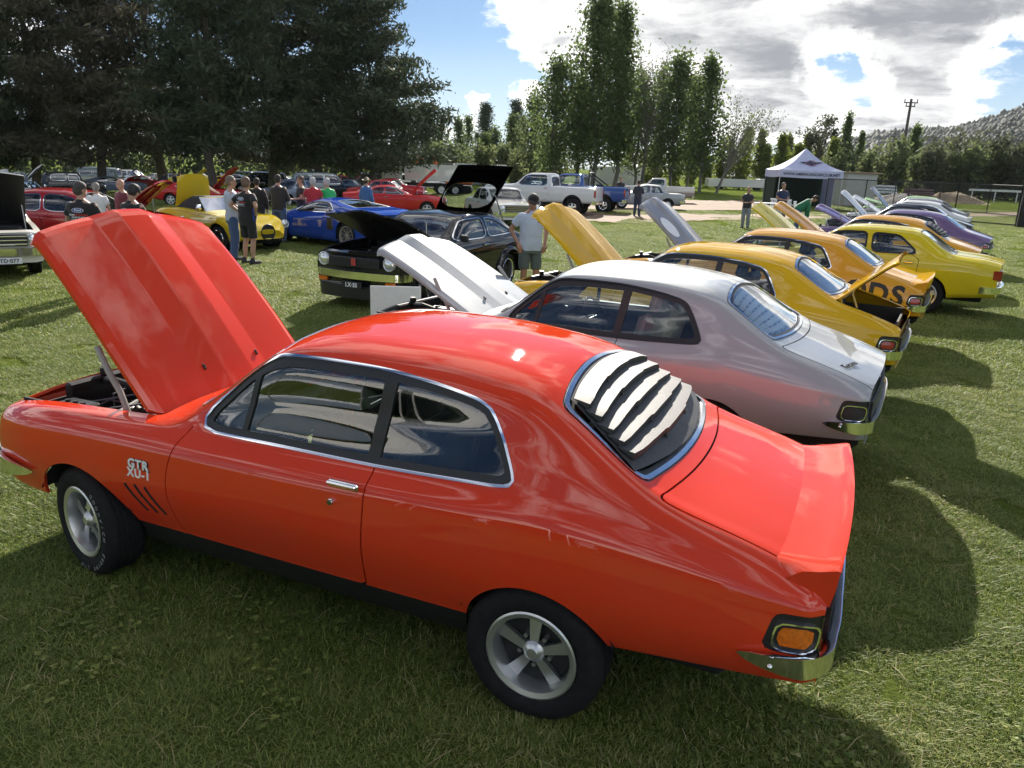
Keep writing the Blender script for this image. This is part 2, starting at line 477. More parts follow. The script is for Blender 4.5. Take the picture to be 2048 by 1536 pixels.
class Pool:
    """growing vertex pool with normals and a row parameter; face sets are lists of index tuples"""
    def __init__(s, P, N, T):
        s.P, s.N, s.T = np.asarray(P, float), np.asarray(N, float), np.asarray(T, float)
    def split(s, faces, d):
        """cut faces along d = 0 -> (d < 0, d > 0)"""
        d = np.where(np.abs(d) < 1e-6, 1e-6, d)
        neg = d < 0
        ins, outs, newP, newN, newT, cache = [], [], [], [], [], {}
        n0 = len(s.P)
        negl = neg.tolist()
        for f in faces:
            sg = [negl[i] for i in f]
            if all(sg): ins.append(f); continue
            if not any(sg): outs.append(f); continue
            a, b = [], []
            n = len(f)
            for q in range(n):
                i, j = f[q], f[(q+1) % n]
                (a if sg[q] else b).append(i)
                if sg[q] != sg[(q+1) % n]:
                    key = (i, j) if i < j else (j, i)
                    v = cache.get(key)
                    if v is None:
                        i2, j2 = key
                        t = d[i2]/(d[i2]-d[j2])
                        v = n0+len(newP); cache[key] = v
                        newP.append(s.P[i2]*(1-t)+s.P[j2]*t); newN.append(s.N[i2]*(1-t)+s.N[j2]*t); newT.append(s.T[i2]*(1-t)+s.T[j2]*t)
                    a.append(v); b.append(v)
            if len(a) > 2: ins.append(tuple(a))
            if len(b) > 2: outs.append(tuple(b))
        if newP:
            s.P = np.concatenate([s.P, newP]); s.N = np.concatenate([s.N, newN]); s.T = np.concatenate([s.T, newT])
        return ins, outs
    def mesh(s, name, faces, off=0.0, skirt=0.0, inward=None):
        """mesh of a face set, pushed out along the normal, optional skirt along its border"""
        used = sorted({i for f in faces for i in f}); mp = {v: q for q, v in enumerate(used)}
        nn = s.N[used]; nn = nn/np.maximum(np.linalg.norm(nn, axis=1, keepdims=True), 1e-9)
        V = s.P[used]+nn*off
        F = [tuple(mp[i] for i in f) for f in faces]
        Nn = nn
        if skirt:
            cnt = {}
            for f in F:
                for q in range(len(f)):
                    e = (f[q], f[(q+1) % len(f)]); kk = (min(e), max(e))
                    cnt.setdefault(kk, []).append(e)
            ed = [v[0] for v in cnt.values() if len(v) == 1]
            V2, N2 = [], []; n = len(V)
            for (a, b) in ed:
                ta = V[b]-V[a]; nrm = np.cross(ta, nn[a]+nn[b]); l = np.linalg.norm(nrm)
                nrm = nrm/l if l > 1e-12 else nn[a]
                q = n+len(V2)
                ia = -nn[a]*skirt if inward is None else np.array(inward(V[a]))*skirt
                ib = -nn[b]*skirt if inward is None else np.array(inward(V[b]))*skirt
                V2 += [V[a], V[b], V[b]+ib, V[a]+ia]; N2 += [nrm]*4
                F.append((q, q+3, q+2, q+1))
            if V2: V = np.concatenate([V, V2]); Nn = np.concatenate([nn, N2])
        return mesh_data(name, V, F, norms=Nn)
def sdpoly(x, z, poly):
    """signed distance to a closed polygon, negative inside"""
    p = np.stack([x, z], 1); poly = np.asarray(poly, float); n = len(poly)
    d = np.full(len(p), 1e9); s_ = np.ones(len(p))
    for i in range(n):
        a, b = poly[i], poly[i-1]
        e = b-a; wv = p-a
        t = np.clip((wv@e)/max(e@e, 1e-12), 0, 1)
        d = np.minimum(d, ((wv-t[:, None]*e)**2).sum(1))
        c1 = p[:, 1] >= a[1]; c2 = p[:, 1] < b[1]; c3 = e[0]*wv[:, 1] > e[1]*wv[:, 0]
        fl = (c1 & c2 & c3) | (~c1 & ~c2 & ~c3)
        s_ = np.where(fl, -s_, s_)
    return s_*np.sqrt(d)
def chaikin(poly, n=2, r=0.25):
    P = [np.array(p, float) for p in poly]
    for _ in range(n):
        Q = []
        for i in range(len(P)):
            a, b = P[i], P[(i+1) % len(P)]
            Q += [a*(1-r)+b*r, a*r+b*(1-r)]
        P = Q
    return np.array(P)
def sdseg(x, z, a, b):
    p = np.stack([x, z], 1); a = np.array(a, float); b = np.array(b, float); e = b-a; wv = p-a
    t = np.clip((wv@e)/(e@e), 0, 1)
    return np.sqrt(((wv-t[:, None]*e)**2).sum(1))
def sdline(x, z, pts):
    d = np.full(len(x), 1e9)
    for a, b in zip(pts[:-1], pts[1:]): d = np.minimum(d, sdseg(x, z, a, b))
    return d
def loft_body(stations, nx, sub, plan=None, extra_x=(), smooth_x=0.0):
    """stations [(x, [(y,z)...])] -> Pool over both sides, quads, end outlines"""
    stations = sorted(stations, key=lambda s_: s_[0])
    xs = np.array([s_[0] for s_ in stations]); Y = np.array([s_[1] for s_ in stations], float)
    xq = np.unique(np.round(np.concatenate([np.linspace(xs[0], xs[-1], nx), np.array(extra_x, float)]), 5))
    yz = pchip(xs, Y, xq)
    if smooth_x:      # fair the lines along the body, leaving the ends as drawn
        k = np.arange(-12, 13); g = np.exp(-.5*(k/smooth_x)**2); g /= g.sum()
        pad = np.concatenate([np.repeat(yz[:1], 12, 0), yz, np.repeat(yz[-1:], 12, 0)])
        sm = sum(g[i]*pad[i:i+len(yz)] for i in range(25))
        wt = np.clip(np.minimum(xq-xq[0], xq[-1]-xq)/.15-.4, 0, 1)[:, None, None]
        yz = yz*(1-wt)+sm*wt
    P = np.concatenate([np.broadcast_to(xq[:, None, None], yz.shape[:2]+(1,)), yz], 2)
    G, T = cr_rows(P, sub)
    if plan is not None: G[..., 0] = plan(G[..., 0], G[..., 1], G[..., 2])
    mir = G[:, -2::-1].copy(); mir[..., 1] *= -1
    G = np.concatenate([G, mir], 1); T = np.concatenate([T, T[-2::-1]])
    du = np.gradient(G, axis=0); dv = np.gradient(G, axis=1)
    N = np.cross(dv, du); N /= np.maximum(np.linalg.norm(N, axis=2, keepdims=True), 1e-9)
    c = np.array([0, 0, 0.6])
    if ((G-c)*N).sum() < 0: N = -N
    a, b = G.shape[:2]
    idx = np.arange(a*b).reshape(a, b)
    faces = [tuple(f) for f in np.stack([idx[:-1, :-1], idx[:-1, 1:], idx[1:, 1:], idx[1:, :-1]], -1).reshape(-1, 4).tolist()]
    pool = Pool(G.reshape(-1, 3), N.reshape(-1, 3), np.broadcast_to(T, (a, b)).ravel())
    return pool, faces, G
def cap_mesh(name, G, end, bulge=0.0, n=10, inset=0.0):
    """closing panel of a lofted body at its front (end=-1) or rear (end=0)"""
    h = G.shape[1]//2
    o = G[end][:h+1]
    sg = -1 if end == 0 else 1
    V = []; 
    for q in range(n+1):
        t = q/n
        V.append(np.stack([o[:, 0]+sg*bulge*np.sin(t*math.pi/2)*np.clip(o[:, 1]/max(o[:, 1].max(), 1e-6), 0, 1), o[:, 1]*(1-t), o[:, 2]], 1))
    for q in range(n-1, -1, -1):
        vv = V[q].copy(); vv[:, 1] *= -1; V.append(vv)
    V = np.array(V); a, b = V.shape[:2]
    idx = np.arange(a*b).reshape(a, b)
    F = np.stack([idx[:-1, :-1], idx[1:, :-1], idx[1:, 1:], idx[:-1, 1:]], -1).reshape(-1, 4)
    if end == 0: F = F[:, ::-1]
    return mesh_data(name, V.reshape(-1, 3), F.tolist(), smooth=50)

# ------------------------------------------------------------------ models: parts with shared mesh data
def islands(faces):
    par = {}
    def find(a):
        while par[a] != a:
            par[a] = par[par[a]]; a = par[a]
        return a
    for f in faces:
        for i in f: par.setdefault(i, i)
        r = find(f[0])
        for i in f[1:]: par[find(i)] = r
    out = {}
    for f in faces: out.setdefault(find(f[0]), []).append(f)
    return list(out.values())
class Model:
    def __init__(s): s.parts = []
    def part(s, name, me, m, parent=None, loc=None, rot=None, mtx=None, label=None, key=None):
        s.parts.append(dict(name=name, me=me, m=m, parent=parent, loc=loc, rot=rot, mtx=mtx, label=label, key=key or name))
        return len(s.parts)-1
    def b(s, name, b, m, parent=None, smooth=35, **kw): return s.part(name, b.data(name, smooth), m, parent, **kw)
    def each(s, name, b, m, parent=None, smooth=35, **kw):
        for q in b.pieces(): s.b(name, q, m, parent, smooth, **kw)
    def pool(s, name, pl, faces, off, skirt, m, parent=None, **kw):
        for isl in islands(faces): s.part(name, pl.mesh(name, isl, off, skirt), m, parent, **kw)
    def merge(s, other, parent=None, loc=None, rot=None):
        base = len(s.parts)
        for p in other.parts:
            q = dict(p)
            if q['parent'] is None:
                q['parent'] = parent; q['loc'] = loc; q['rot'] = rot
            else: q['parent'] = q['parent']+base
            s.parts.append(q)
        return base
def spawn(model, name, label, cat, loc=(0, 0, 0), rz=0.0, mats=None, skip=(), group=None, tilt=None, rots=None):
    root = empty(name, loc, rz, label, cat, group)
    if tilt: root.rotation_euler = (tilt[0], tilt[1], rz)
    mats = mats or {}
    objs = {}
    for i, p in enumerate(model.parts):
        if p['key'] in skip or (p['parent'] is not None and p['parent'] not in objs): continue
        m = p['m']
        if isinstance(m, str): m = mats.get(m, mats.get('paint'))
        o = link(p['name'], p['me'], m, root if p['parent'] is None else objs[p['parent']], p['loc'], p['rot'])
        if p['mtx'] is not None: o.matrix_local = p['mtx']
        if rots and p['key'] in rots: o.rotation_euler = rots[p['key']]
        if p['label']: o['label'] = p['label']
        objs[i] = o
    return root

# ------------------------------------------------------------------ wheels (axle along y, outer face +y)
def wheel_model(kind='rostyle', R=0.295, wdt=0.20, rim=0.185):
    m = Model()
    hw = wdt/2
    hub = B().lathe([(0.001, -hw*.3), (rim*.8, -hw*.3), (rim*.8, hw*.15), (0.001, hw*.15)], n=24)
    h = m.b('wheel', hub, BLACKM)
    t = B()
    prof = [(rim-.004, -hw*.86), (rim+.018, -hw*.98), (rim+(R-rim)*.5, -hw*1.05), (R-.03, -hw*.98), (R-.010, -hw*.86), (R, -hw*.60)]
    for g in np.linspace(-.5, .5, 5):
        prof += [(R, hw*(g-.07)), (R-.007, hw*(g-.05)), (R-.007, hw*(g+.05)), (R, hw*(g+.07))]
    prof += [(R, hw*.60), (R-.010, hw*.86), (R-.03, hw*.98), (rim+(R-rim)*.5, hw*1.05), (rim+.018, hw*.98), (rim+.006, hw*.90), (rim-.004, hw*.86)]
    t.lathe(prof, n=48)
    m.b('tyre', t, RUBBER, h, smooth=45)
    r = B()
    if kind in ('rostyle', 'dish', 'five', 'multi'):
        r.lathe([(rim-.004, hw*.88), (rim+.004, hw*.96), (rim-.004, hw*1.0), (rim-.024, hw*.93), (rim-.030, hw*.70), (rim-.032, hw*.25), (rim-.034, -hw*.5)], n=48)
    if kind == 'rostyle':
        for q in range(5):
            a = q*2*math.pi/5+math.pi/2
            for (r0, w0, r1, w1) in ((.038, .017, rim-.024, .030),):
                ca, sa = math.cos(a), math.sin(a)
                V = []
                for (rr, ww, yy) in ((r0, w0, hw*.60), (r1, w1, hw*.42)):
                    for sgn in (-1, 1):
                        V.append((rr*ca-sgn*ww*sa, yy, rr*sa+sgn*ww*ca))
                    for sgn in (1, -1):
                        V.append((rr*ca-sgn*ww*.75*sa, yy-.028, rr*sa+sgn*ww*.75*ca))
                # spokes widen outward a little like a pressed wheel
                F = [(0, 1, 5, 4), (1, 2, 6, 5), (2, 3, 7, 6), (3, 0, 4, 7), (0, 3, 2, 1), (4, 5, 6, 7)]
                r.add(V, F)
        r.lathe([(.001, hw*.80), (.022, hw*.80), (.026, hw*.76), (.034, hw*.74), (.040, hw*.66), (.046, hw*.60), (.046, hw*.35)], n=24)
        for q in range(5):
            a = q*2*math.pi/5+math.pi/2+math.pi/5
            r.lathe([(.001, hw*.52), (.009, hw*.52), (.010, hw*.48), (.010, hw*.15)], n=8, c=(.068*math.cos(a), 0, .068*math.sin(a)))
    elif kind in ('five', 'multi', 'dish'):
        k = {'five': 5, 'multi': 10, 'dish': 5}[kind]; ww = {'five': .035, 'multi': .011, 'dish': .03}[kind]
        yo = {'five': .85, 'multi': .75, 'dish': .05}[kind]
        for q in range(k):
            a = q*2*math.pi/k+math.pi/2; ca, sa = math.cos(a), math.sin(a)
            V = []
            for (rr, w_, yy) in ((.03, ww, hw*yo), (rim-.022, ww*1.1, hw*(yo-.08))):
                for sgn, dy in ((-1, 0), (1, 0), (1, -.03), (-1, -.03)):
                    V.append((rr*ca-sgn*w_*sa, yy+dy, rr*sa+sgn*w_*ca))
            r.add(V, [(0, 1, 5, 4), (1, 2, 6, 5), (2, 3, 7, 6), (3, 0, 4, 7), (0, 3, 2, 1), (4, 5, 6, 7)])
        r.lathe([(.001, hw*(yo+.08)), (.03, hw*(yo+.08)), (.045, hw*yo), (.045, hw*(yo-.4))], n=20)
    else:   # pressed steel with a chrome cap
        r.lathe([(rim+.004, hw*.94), (rim-.012, hw*.9), (rim-.03, hw*.45), (.12, hw*.45), (.10, hw*.62), (.05, hw*.75), (.001, hw*.78)], n=36)
    m.b('rim', r, 'rim', h, smooth=40)
    return m
WH_ROS = wheel_model('rostyle', .297, .205, .190)
WH_DISH = wheel_model('dish', .305, .25, .215)
WH_FIVE = wheel_model('five', .315, .21, .205)
WH_MULTI = wheel_model('multi', .345, .26, .255)
WH_STEEL = wheel_model('steel', .325, .19, .185)
WH_TRUCK = wheel_model('five', .41, .27, .205)
WH_BIG = wheel_model('steel', .50, .28, .28)
def put_wheels(m, wh, xf, xr, yt, steer=0.0, z=None):
    R = max(v.co[2] for v in wh.parts[1]['me'].vertices)
    z = R if z is None else z
    for x, st in ((xf, steer), (xr, 0.0)):
        m.merge(wh, None, (x, yt, z), (0, 0, st))
        m.merge(wh, None, (x, -yt, z), (0, 0, st+math.pi))

# ------------------------------------------------------------------ engine bay and cabin shared by several cars
def add_engine(m, x0, x1, hw, z0, ztop, style=0):
    """engine, radiator, battery and hoses in an open bay from x0 (firewall) to x1 (grille)"""
    tub = B()
    zf = z0; t = .012
    tub.box(((x0+x1)/2, 0, zf), (x1-x0, hw*2, t))
    tub.box((x0+t, 0, (zf+ztop)/2), (t, hw*2-.05, ztop-zf-.03))
    tub.box((x1-.03, 0, (zf+ztop)/2-.05), (t, hw*2-.1, ztop-zf-.12))
    for s_ in (-1, 1): tub.box(((x0+x1)/2, s_*(hw-.01), (zf+ztop)/2-.02), (x1-x0-.06, t, ztop-zf-.06))
    m.b('engine_bay', tub, BLACKM)
    cx = (x0+x1)/2-.02
    e = B()
    e.box((cx, 0, zf+.16), (.52, .22, .28), .03)
    e.box((cx, 0, zf+.33), (.50, .14, .08), .025)
    for q in range(6): e.tube([(cx-.2+q*.08, .10, zf+.26), (cx-.2+q*.08, .20, zf+.20), (cx-.2+q*.08, .22, zf+.06)], .018, 7)
    m.b('engine_block', e, mat('engine_enamel', (0.03, 0.03, 0.032), .45, var=.4, vscale=14))
    a = B()
    for q in range(3): a.lathe([(.001, .09), (.06, .09), (.075, .075), (.075, .02), (.05, 0)], axis='z', n=18, c=(cx-.16+q*.16, -.16, ztop-.17))
    m.each('air_cleaner', a, CHROME)
    r = B().box((x1-.10, 0, zf+.24), (.05, hw*1.25, .34), .012)
    for q in range(7): r.box((x1-.128, 0, zf+.12+q*.04), (.006, hw*1.2, .010))
    r.lathe([(.001, .03), (.028, .03), (.032, 0), (.02, -.03)], axis='z', n=12, c=(x1-.10, .1, zf+.42))
    m.b('radiator', r, BLACK)
    bt = B().box((x1-.26, hw-.14, zf+.24), (.22, .15, .20), .012)
    for q in range(3): bt.lathe([(.001, .012), (.014, .012), (.014, 0)], axis='z', n=10, c=(x1-.32+q*.06, hw-.14, zf+.34))
    m.b('battery', bt, mat('battery_case', (.02, .02, .022), .4, var=.2))
    h = B()
    h.tube([(x1-.12, .12, zf+.38), (x1-.25, .16, zf+.40), (cx+.22, .10, zf+.36)], .024, 9)
    h.tube([(x0+.04, hw-.12, ztop-.08), (x0+.2, hw-.10, ztop-.05), (cx, hw-.16, ztop-.10), (cx+.15, .16, zf+.30)], .016, 8)
    h.tube([(x0+.04, -.3, ztop-.08), (x0+.2, -.34, ztop-.07), (cx+.1, -.30, zf+.3)], .014, 8)
    # ribbed intake hose
    pts = np.array([(x0+.42, hw-.10, zf+.34), (x0+.34, hw-.12, zf+.37), (x0+.26, hw-.10, zf+.34), (x0+.20, hw-.07, zf+.28)])
    tt = np.linspace(0, 3, 40); rr = .035+.006*np.sin(tt*40)
    pp = np.stack([np.interp(tt, range(4), pts[:, q]) for q in range(3)], 1)
    h.tube(pp, rr, 10)
    m.each('hose', h, mat('hose_rubber', (.03, .03, .03), .5, var=.3))
    c = B()
    rng = random.Random(5+style)
    for q in range(9):
        p0 = np.array([rng.uniform(x0+.1, x1-.15), rng.uniform(-hw+.1, hw-.1), ztop-.12]); p1 = np.array([rng.uniform(x0+.1, x1-.15), rng.uniform(-hw+.1, hw-.1), ztop-.13])
        mid = (p0+p1)/2+np.array([0, 0, .05])
        c.tube([p0+[0, 0, -.1], p0, mid, p1, p1+[0, 0, -.1]], .006, 5)
    m.each('ignition_lead', c, mat('cable_sheath', (.12, .12, .13), .5, var=.5, vscale=4))
    k = B()
    k.lathe([(.001, .16), (.045, .16), (.05, .15), (.05, 0)], axis='z', n=16, c=(x0+.10, -.34, ztop-.24))
    k.box((x0+.10, .25, ztop-.18), (.12, .16, .12), .02)
    k.lathe([(.001, .02), (.11, .02), (.13, -.02), (.13, -.05)], axis='x', n=20, c=(x0+.14, -.30, ztop-.2))
    m.each('brake_booster', k, STEEL)
def add_cabin(m, x0, x1, hw, zfl, belt, rear=True, colour=None, wheel_side=-1, fronts=True):
    """floor, dash, steering wheel and seats; x0 rear bulkhead, x1 dash"""
    colour = colour or VINYL
    fl = B().box(((x0+x1)/2, 0, zfl), (x1-x0+.3, hw*2, .02))
    fl.box((x0, 0, (zfl+belt)/2), (.02, hw*1.9, belt-zfl-.04))
    for s_ in (-1, 1): fl.box(((x0+x1)/2, s_*(hw-.015), (zfl+belt)/2-.02), (x1-x0, .02, belt-zfl-.06))
    m.b('cabin_floor', fl, VINYL)
    d = B().box((x1, 0, belt-.10), (.26, hw*1.9, .16), .05)
    d.box((x1-.11, wheel_side*.33, belt-.02), (.10, .38, .10), .03)
    m.b('dashboard', d, VINYL)
    sx = x1-.42; sy = wheel_side*.33
    T = np.linspace(0, 2*math.pi, 28, endpoint=False)
    R = .185; tilt = rad(28)
    st = B()
    ring = np.stack([-(R*np.sin(T))*math.sin(tilt)*-1, sy+R*np.cos(T), R*np.sin(T)*math.cos(tilt)], 1)+np.array([sx, 0, belt-.03])
    st.tube(ring, .012, 7, closed=True)
    for a in (0, math.pi, 1.5*math.pi):
        e = np.array([(R*math.sin(a))*math.sin(tilt), sy+R*math.cos(a), R*math.sin(a)*math.cos(tilt)])+np.array([sx, 0, belt-.03])
        st.tube([(sx+.01, sy, belt-.03), e], .009, 6)
    st.tube([(sx+.01, sy, belt-.03), (x1-.05, sy, belt-.14)], .022, 8)
    m.b('steering_wheel', st, BLACK)
    if fronts:
        for s_ in (-1, 1):
            b = B()
            xs = x1-.95
            b.box((xs+.12, s_*.33, zfl+.22), (.50, .48, .16), .05)
            b.box((xs-.17, s_*.33, zfl+.48), (.13, .47, .56), .05, rot=ry_m(rad(-14)))
            b.box((xs-.26, s_*.33, zfl+.83), (.09, .26, .16), .035, rot=ry_m(rad(-14)))
            m.b('seat', b, colour)
    if rear:
        b = B()
        b.box((x0+.48, 0, zfl+.24), (.46, hw*1.7, .15), .05)
        b.box((x0+.20, 0, zfl+.50), (.14, hw*1.7, .48), .05, rot=ry_m(rad(-18)))
        m.b('rear_seat', b, colour)
# ------------------------------------------------------------------ the two-door coupe of the foreground row
def smax(*a, k=0.05):
    r = a[0]
    for b in a[1:]:
        h = np.maximum(k-np.abs(r-b), 0)/k
        r = np.maximum(r, b)+h*h*k/4
    return r
def on_y(u, v, y):
    d = ray(u, v); t = (y-CAM[1])/d[1]; p = CAM+t*d
    return (p[0], p[2])
def sweep(path, sec, scale=None, closed_ends=True):
    """extrude a (out, up) section along a plan path of (x, y, z); out is to the right of travel"""
    P = np.asarray(path, float); n = len(P)
    T = np.gradient(P[:, :2], axis=0); T /= np.maximum(np.linalg.norm(T, axis=1, keepdims=True), 1e-9)
    O = np.stack([T[:, 1], -T[:, 0]], 1)
    sc = np.ones(n) if scale is None else np.asarray(scale, float)
    V = []
    for i in range(n):
        for (o, z) in sec: V.append((P[i, 0]+O[i, 0]*o*sc[i], P[i, 1]+O[i, 1]*o*sc[i], P[i, 2]+z*sc[i]))
    m = len(sec)
    F = [(i*m+q, i*m+(q+1) % m, (i+1)*m+(q+1) % m, (i+1)*m+q) for i in range(n-1) for q in range(m)]
    if closed_ends: F += [tuple(range(m-1, -1, -1)), tuple((n-1)*m+q for q in range(m))]
    return B().add(V, F)
def spath(pts, n=40):
    """smooth path through points"""
    P = np.asarray(pts, float)
    t = np.concatenate([[0], np.cumsum(np.linalg.norm(np.diff(P, axis=0), axis=1))])
    m = np.gradient(P, t, axis=0)
    q = np.linspace(0, t[-1], n); i = np.clip(np.searchsorted(t, q, side='right')-1, 0, len(t)-2)
    h = (t[i+1]-t[i])[:, None]; s_ = ((q-t[i])[:, None])/h
    return ((1+2*s_)*(1-s_)**2)*P[i]+(s_*(1-s_)**2)*h*m[i]+(s_*s_*(3-2*s_))*P[i+1]+(s_*s_*(s_-1))*h*m[i+1]
def mirrored(path):
    P = np.asarray(path, float); Q = P[::-1].copy(); Q[:, 1] *= -1
    return np.concatenate([P, Q[1:] if abs(P[-1, 1]) < 1e-6 else Q])

def coupe_model():
    m = Model()
    def body_rows(x):
        """rows 0..7: under edge, sill, lower crease, flank, widest, upper flank, shoulder, belt"""
        X = [-2.335, -2.285, -2.1, -1.6, -1.27, -.9, -.4, .2, .7, 1.2, 1.6, 1.85, 1.97, 2.02]
        Yt = {0: [.56, .60, .60, .60, .60, .60, .60, .60, .60, .60, .60, .58, .55, .52],
              1: [.62, .64, .645, .645, .64, .635, .635, .635, .635, .635, .64, .62, .60, .57],
              2: [.675, .71, .715, .72, .712, .705, .705, .705, .705, .705, .71, .695, .67, .64],
              3: [.70, .738, .75, .76, .762, .757, .755, .755, .757, .757, .75, .72, .70, .67],
              4: [.712, .752, .775, .797, .802, .80, .80, .80, .80, .797, .785, .752, .725, .695],
              5: [.705, .745, .768, .795, .803, .800, .797, .795, .793, .79, .775, .742, .715, .685],
              6: [.70, .740, .757, .775, .782, .778, .770, .766, .766, .762, .745, .712, .687, .66],
              7: [.672, .712, .728, .735, .738, .718, .705, .702, .704, .70, .69, .66, .637, .615]}
        Zt = {0: [.42, .42, .40, .34, .25, .235, .235, .235, .235, .25, .32, .34, .36, .37],
              1: [.42, .41, .39, .33, .24, .225, .225, .225, .225, .24, .31, .33, .345, .36],
              2: [.475, .47, .455, .415, .38, .368, .368, .368, .368, .368, .375, .385, .39, .395],
              3: [.53, .525, .515, .49, .48, .475, .475, .475, .475, .475, .478, .48, .48, .48],
              4: [.61, .61, .61, .615, .62, .62, .62, .62, .62, .62, .615, .605, .60, .595],
              5: [.705, .71, .725, .755, .77, .765, .755, .75, .745, .74, .725, .705, .69, .68],
              6: [.765, .775, .80, .86, .882, .875, .862, .853, .845, .835, .810, .780, .760, .745],
              7: [.79, .805, .842, .93, .962, .940, .915, .910, .902, .882, .850, .815, .793, .775]}
        return [(float(pchip(X, np.array(Yt[k_]), [x])[0]), float(pchip(X, np.array(Zt[k_]), [x])[0])) for k_ in range(8)]
    top = {  # rows 8..12
        2.02: [(.56, .782), (.46, .790), (.34, .797), (.18, .803), (0, .806)],
        1.97: [(.585, .802), (.48, .812), (.36, .820), (.19, .827), (0, .830)],
        1.85: [(.60, .828), (.49, .838), (.37, .846), (.19, .853), (0, .857)],
        1.6: [(.612, .862), (.50, .872), (.37, .879), (.19, .886), (0, .889)],
        1.2: [(.622, .894), (.50, .904), (.37, .910), (.19, .917), (0, .920)],
        .80: [(.632, .914), (.51, .924), (.37, .931), (.19, .938), (0, .942)],
        .66: [(.652, .925), (.585, .938), (.45, .950), (.22, .962), (0, .966)],
        .54: [(.668, .940), (.640, .968), (.51, 1.020), (.26, 1.050), (0, 1.058)],
        .32: [(.655, 1.010), (.612, 1.120), (.50, 1.168), (.26, 1.203), (0, 1.214)],
        .14: [(.645, 1.075), (.575, 1.275), (.475, 1.305), (.25, 1.338), (0, 1.350)],
        .03: [(.640, 1.095), (.560, 1.335), (.47, 1.362), (.25, 1.388), (0, 1.397)],
        -.3: [(.638, 1.105), (.555, 1.352), (.46, 1.388), (.24, 1.414), (0, 1.422)],
        -.65: [(.638, 1.105), (.555, 1.348), (.46, 1.386), (.24, 1.412), (0, 1.420)],
        -.95: [(.642, 1.110), (.555, 1.322), (.46, 1.360), (.24, 1.386), (0, 1.395)],
        -1.15: [(.652, 1.118), (.553, 1.295), (.462, 1.330), (.24, 1.356), (0, 1.365)],
        -1.25: [(.660, 1.115), (.556, 1.262), (.468, 1.292), (.245, 1.320), (0, 1.330)],
        -1.40: [(.676, 1.075), (.585, 1.180), (.50, 1.198), (.25, 1.226), (0, 1.236)],
        -1.55: [(.690, 1.022), (.622, 1.090), (.54, 1.102), (.26, 1.128), (0, 1.138)],
        -1.66: [(.698, .985), (.648, 1.030), (.56, 1.040), (.28, 1.056), (0, 1.064)],
        -1.74: [(.700, .962), (.652, .998), (.555, 1.006), (.28, 1.018), (0, 1.024)],
        -1.95: [(.697, .916), (.652, .942), (.555, .951), (.28, .962), (0, .967)],
        -2.15: [(.690, .866), (.648, .885), (.55, .895), (.28, .905), (0, .909)],
        -2.285: [(.672, .826), (.632, .842), (.54, .852), (.27, .861), (0, .864)],
        -2.335: [(.632, .812), (.595, .828), (.51, .838), (.25, .846), (0, .849)],
    }
    st = [(x, body_rows(x)+t) for x, t in top.items()]
    def plan(x, y, z):
        f = np.clip((x-1.55)/.47, 0, 1)**1.5; r = np.clip((-1.95-x)/.38, 0, 1)**1.5
        q = (y/.72)**2
        return x-.10*q*f+.03*q*r
    sub = [1, 3, 4, 5, 5, 4, 4, 7, 9, 5, 7, 6]
    pool, F, G = loft_body(st, 190, sub, plan, extra_x=[-2.315, -2.325, 2.0, 2.01], smooth_x=3.0)
    X = lambda: pool.P[:, 0]
    Yv = lambda: pool.P[:, 1]
    Z = lambda: pool.P[:, 2]
    T = lambda: pool.T
    def band(fs, a, b, w_, ends=False):
        """faces within w_ of the line a-b in side view, and the rest"""
        a = np.array(a, float); b = np.array(b, float); L = np.linalg.norm(b-a); e = (b-a)/L
        sx = lambda: (X()-a[0])*-e[1]+(Z()-a[1])*e[0]
        tx = lambda: (X()-a[0])*e[0]+(Z()-a[1])*e[1]
        i1, o1 = pool.split(fs, sx()-w_); i2, o2 = pool.split(i1, -(sx()+w_)); rest = o1+o2
        if ends:
            i2, o3 = pool.split(i2, -tx()); i2, o4 = pool.split(i2, tx()-L); rest += o3+o4
        return i2, rest
    # wheel openings
    for cx, cz, r in ((1.235, .295, .340), (-1.275, .285, .325)):
        d = np.where(T() < 6, np.hypot(X()-cx, (Z()-cz)*np.where(Z() > cz, 1.0, .8))-r, 1.0)
        _, F = pool.split(F, d)
    # black sill
    sill, F = pool.split(F, T()-2.0)
    sill = [f for f in sill if -.97 < pool.P[f[0], 0] < .93]
    # side glass
    wpoly = chaikin([(.535, .922), (.135, 1.296), (.02, 1.326), (-.2, 1.335), (-.5, 1.333), (-.78, 1.305), (-.995, 1.262), (-1.065, 1.165), (-1.165, 1.0), (-1.135, .968), (-.75, .940), (-.48, .928), (0, .924)], 2, .2)
    def dwin(): return np.where((T() > 6.5) & (T() < 9.3), np.maximum(sdpoly(X(), Z(), wpoly), (T()-9.0)*.12), 1.0)
    win, F = pool.split(F, dwin())
    inner, chrome = pool.split(win, dwin()+.011)
    gl, rub = pool.split(inner, dwin()+.040)
    pill_b = [(-.545, 1.36), (-.485, .90)]; pill_v = [(.135, 1.33), (.215, .90)]
    bp, gl = band(gl, *pill_b, .030)
    vp, gl = band(gl, *pill_v, .014)
    rub += bp+vp
    vent, gl = pool.split(gl, np.where(X() > .175+(.93-Z())*-.19, -1.0, 1.0)*np.abs(X()-.175-(Z()-1.115)*-.186))
    rearq, frontq = pool.split(gl, X()+.515-(Z()-1.13)*-.14)
    # windscreen and rear screen
    def dws(): return np.where(X() > -.4, smax(X()-(.575+.085*(1-(Yv()/.6)**2)), (.085+.02*(1-(Yv()/.5)**2))-X(), (9.28-T())*.11), 1.0)
    ws, F = pool.split(F, dws())
    wsg, wsb = pool.split(ws, dws()+.028)
    wsr, wsc = pool.split(wsb, dws()+.012)
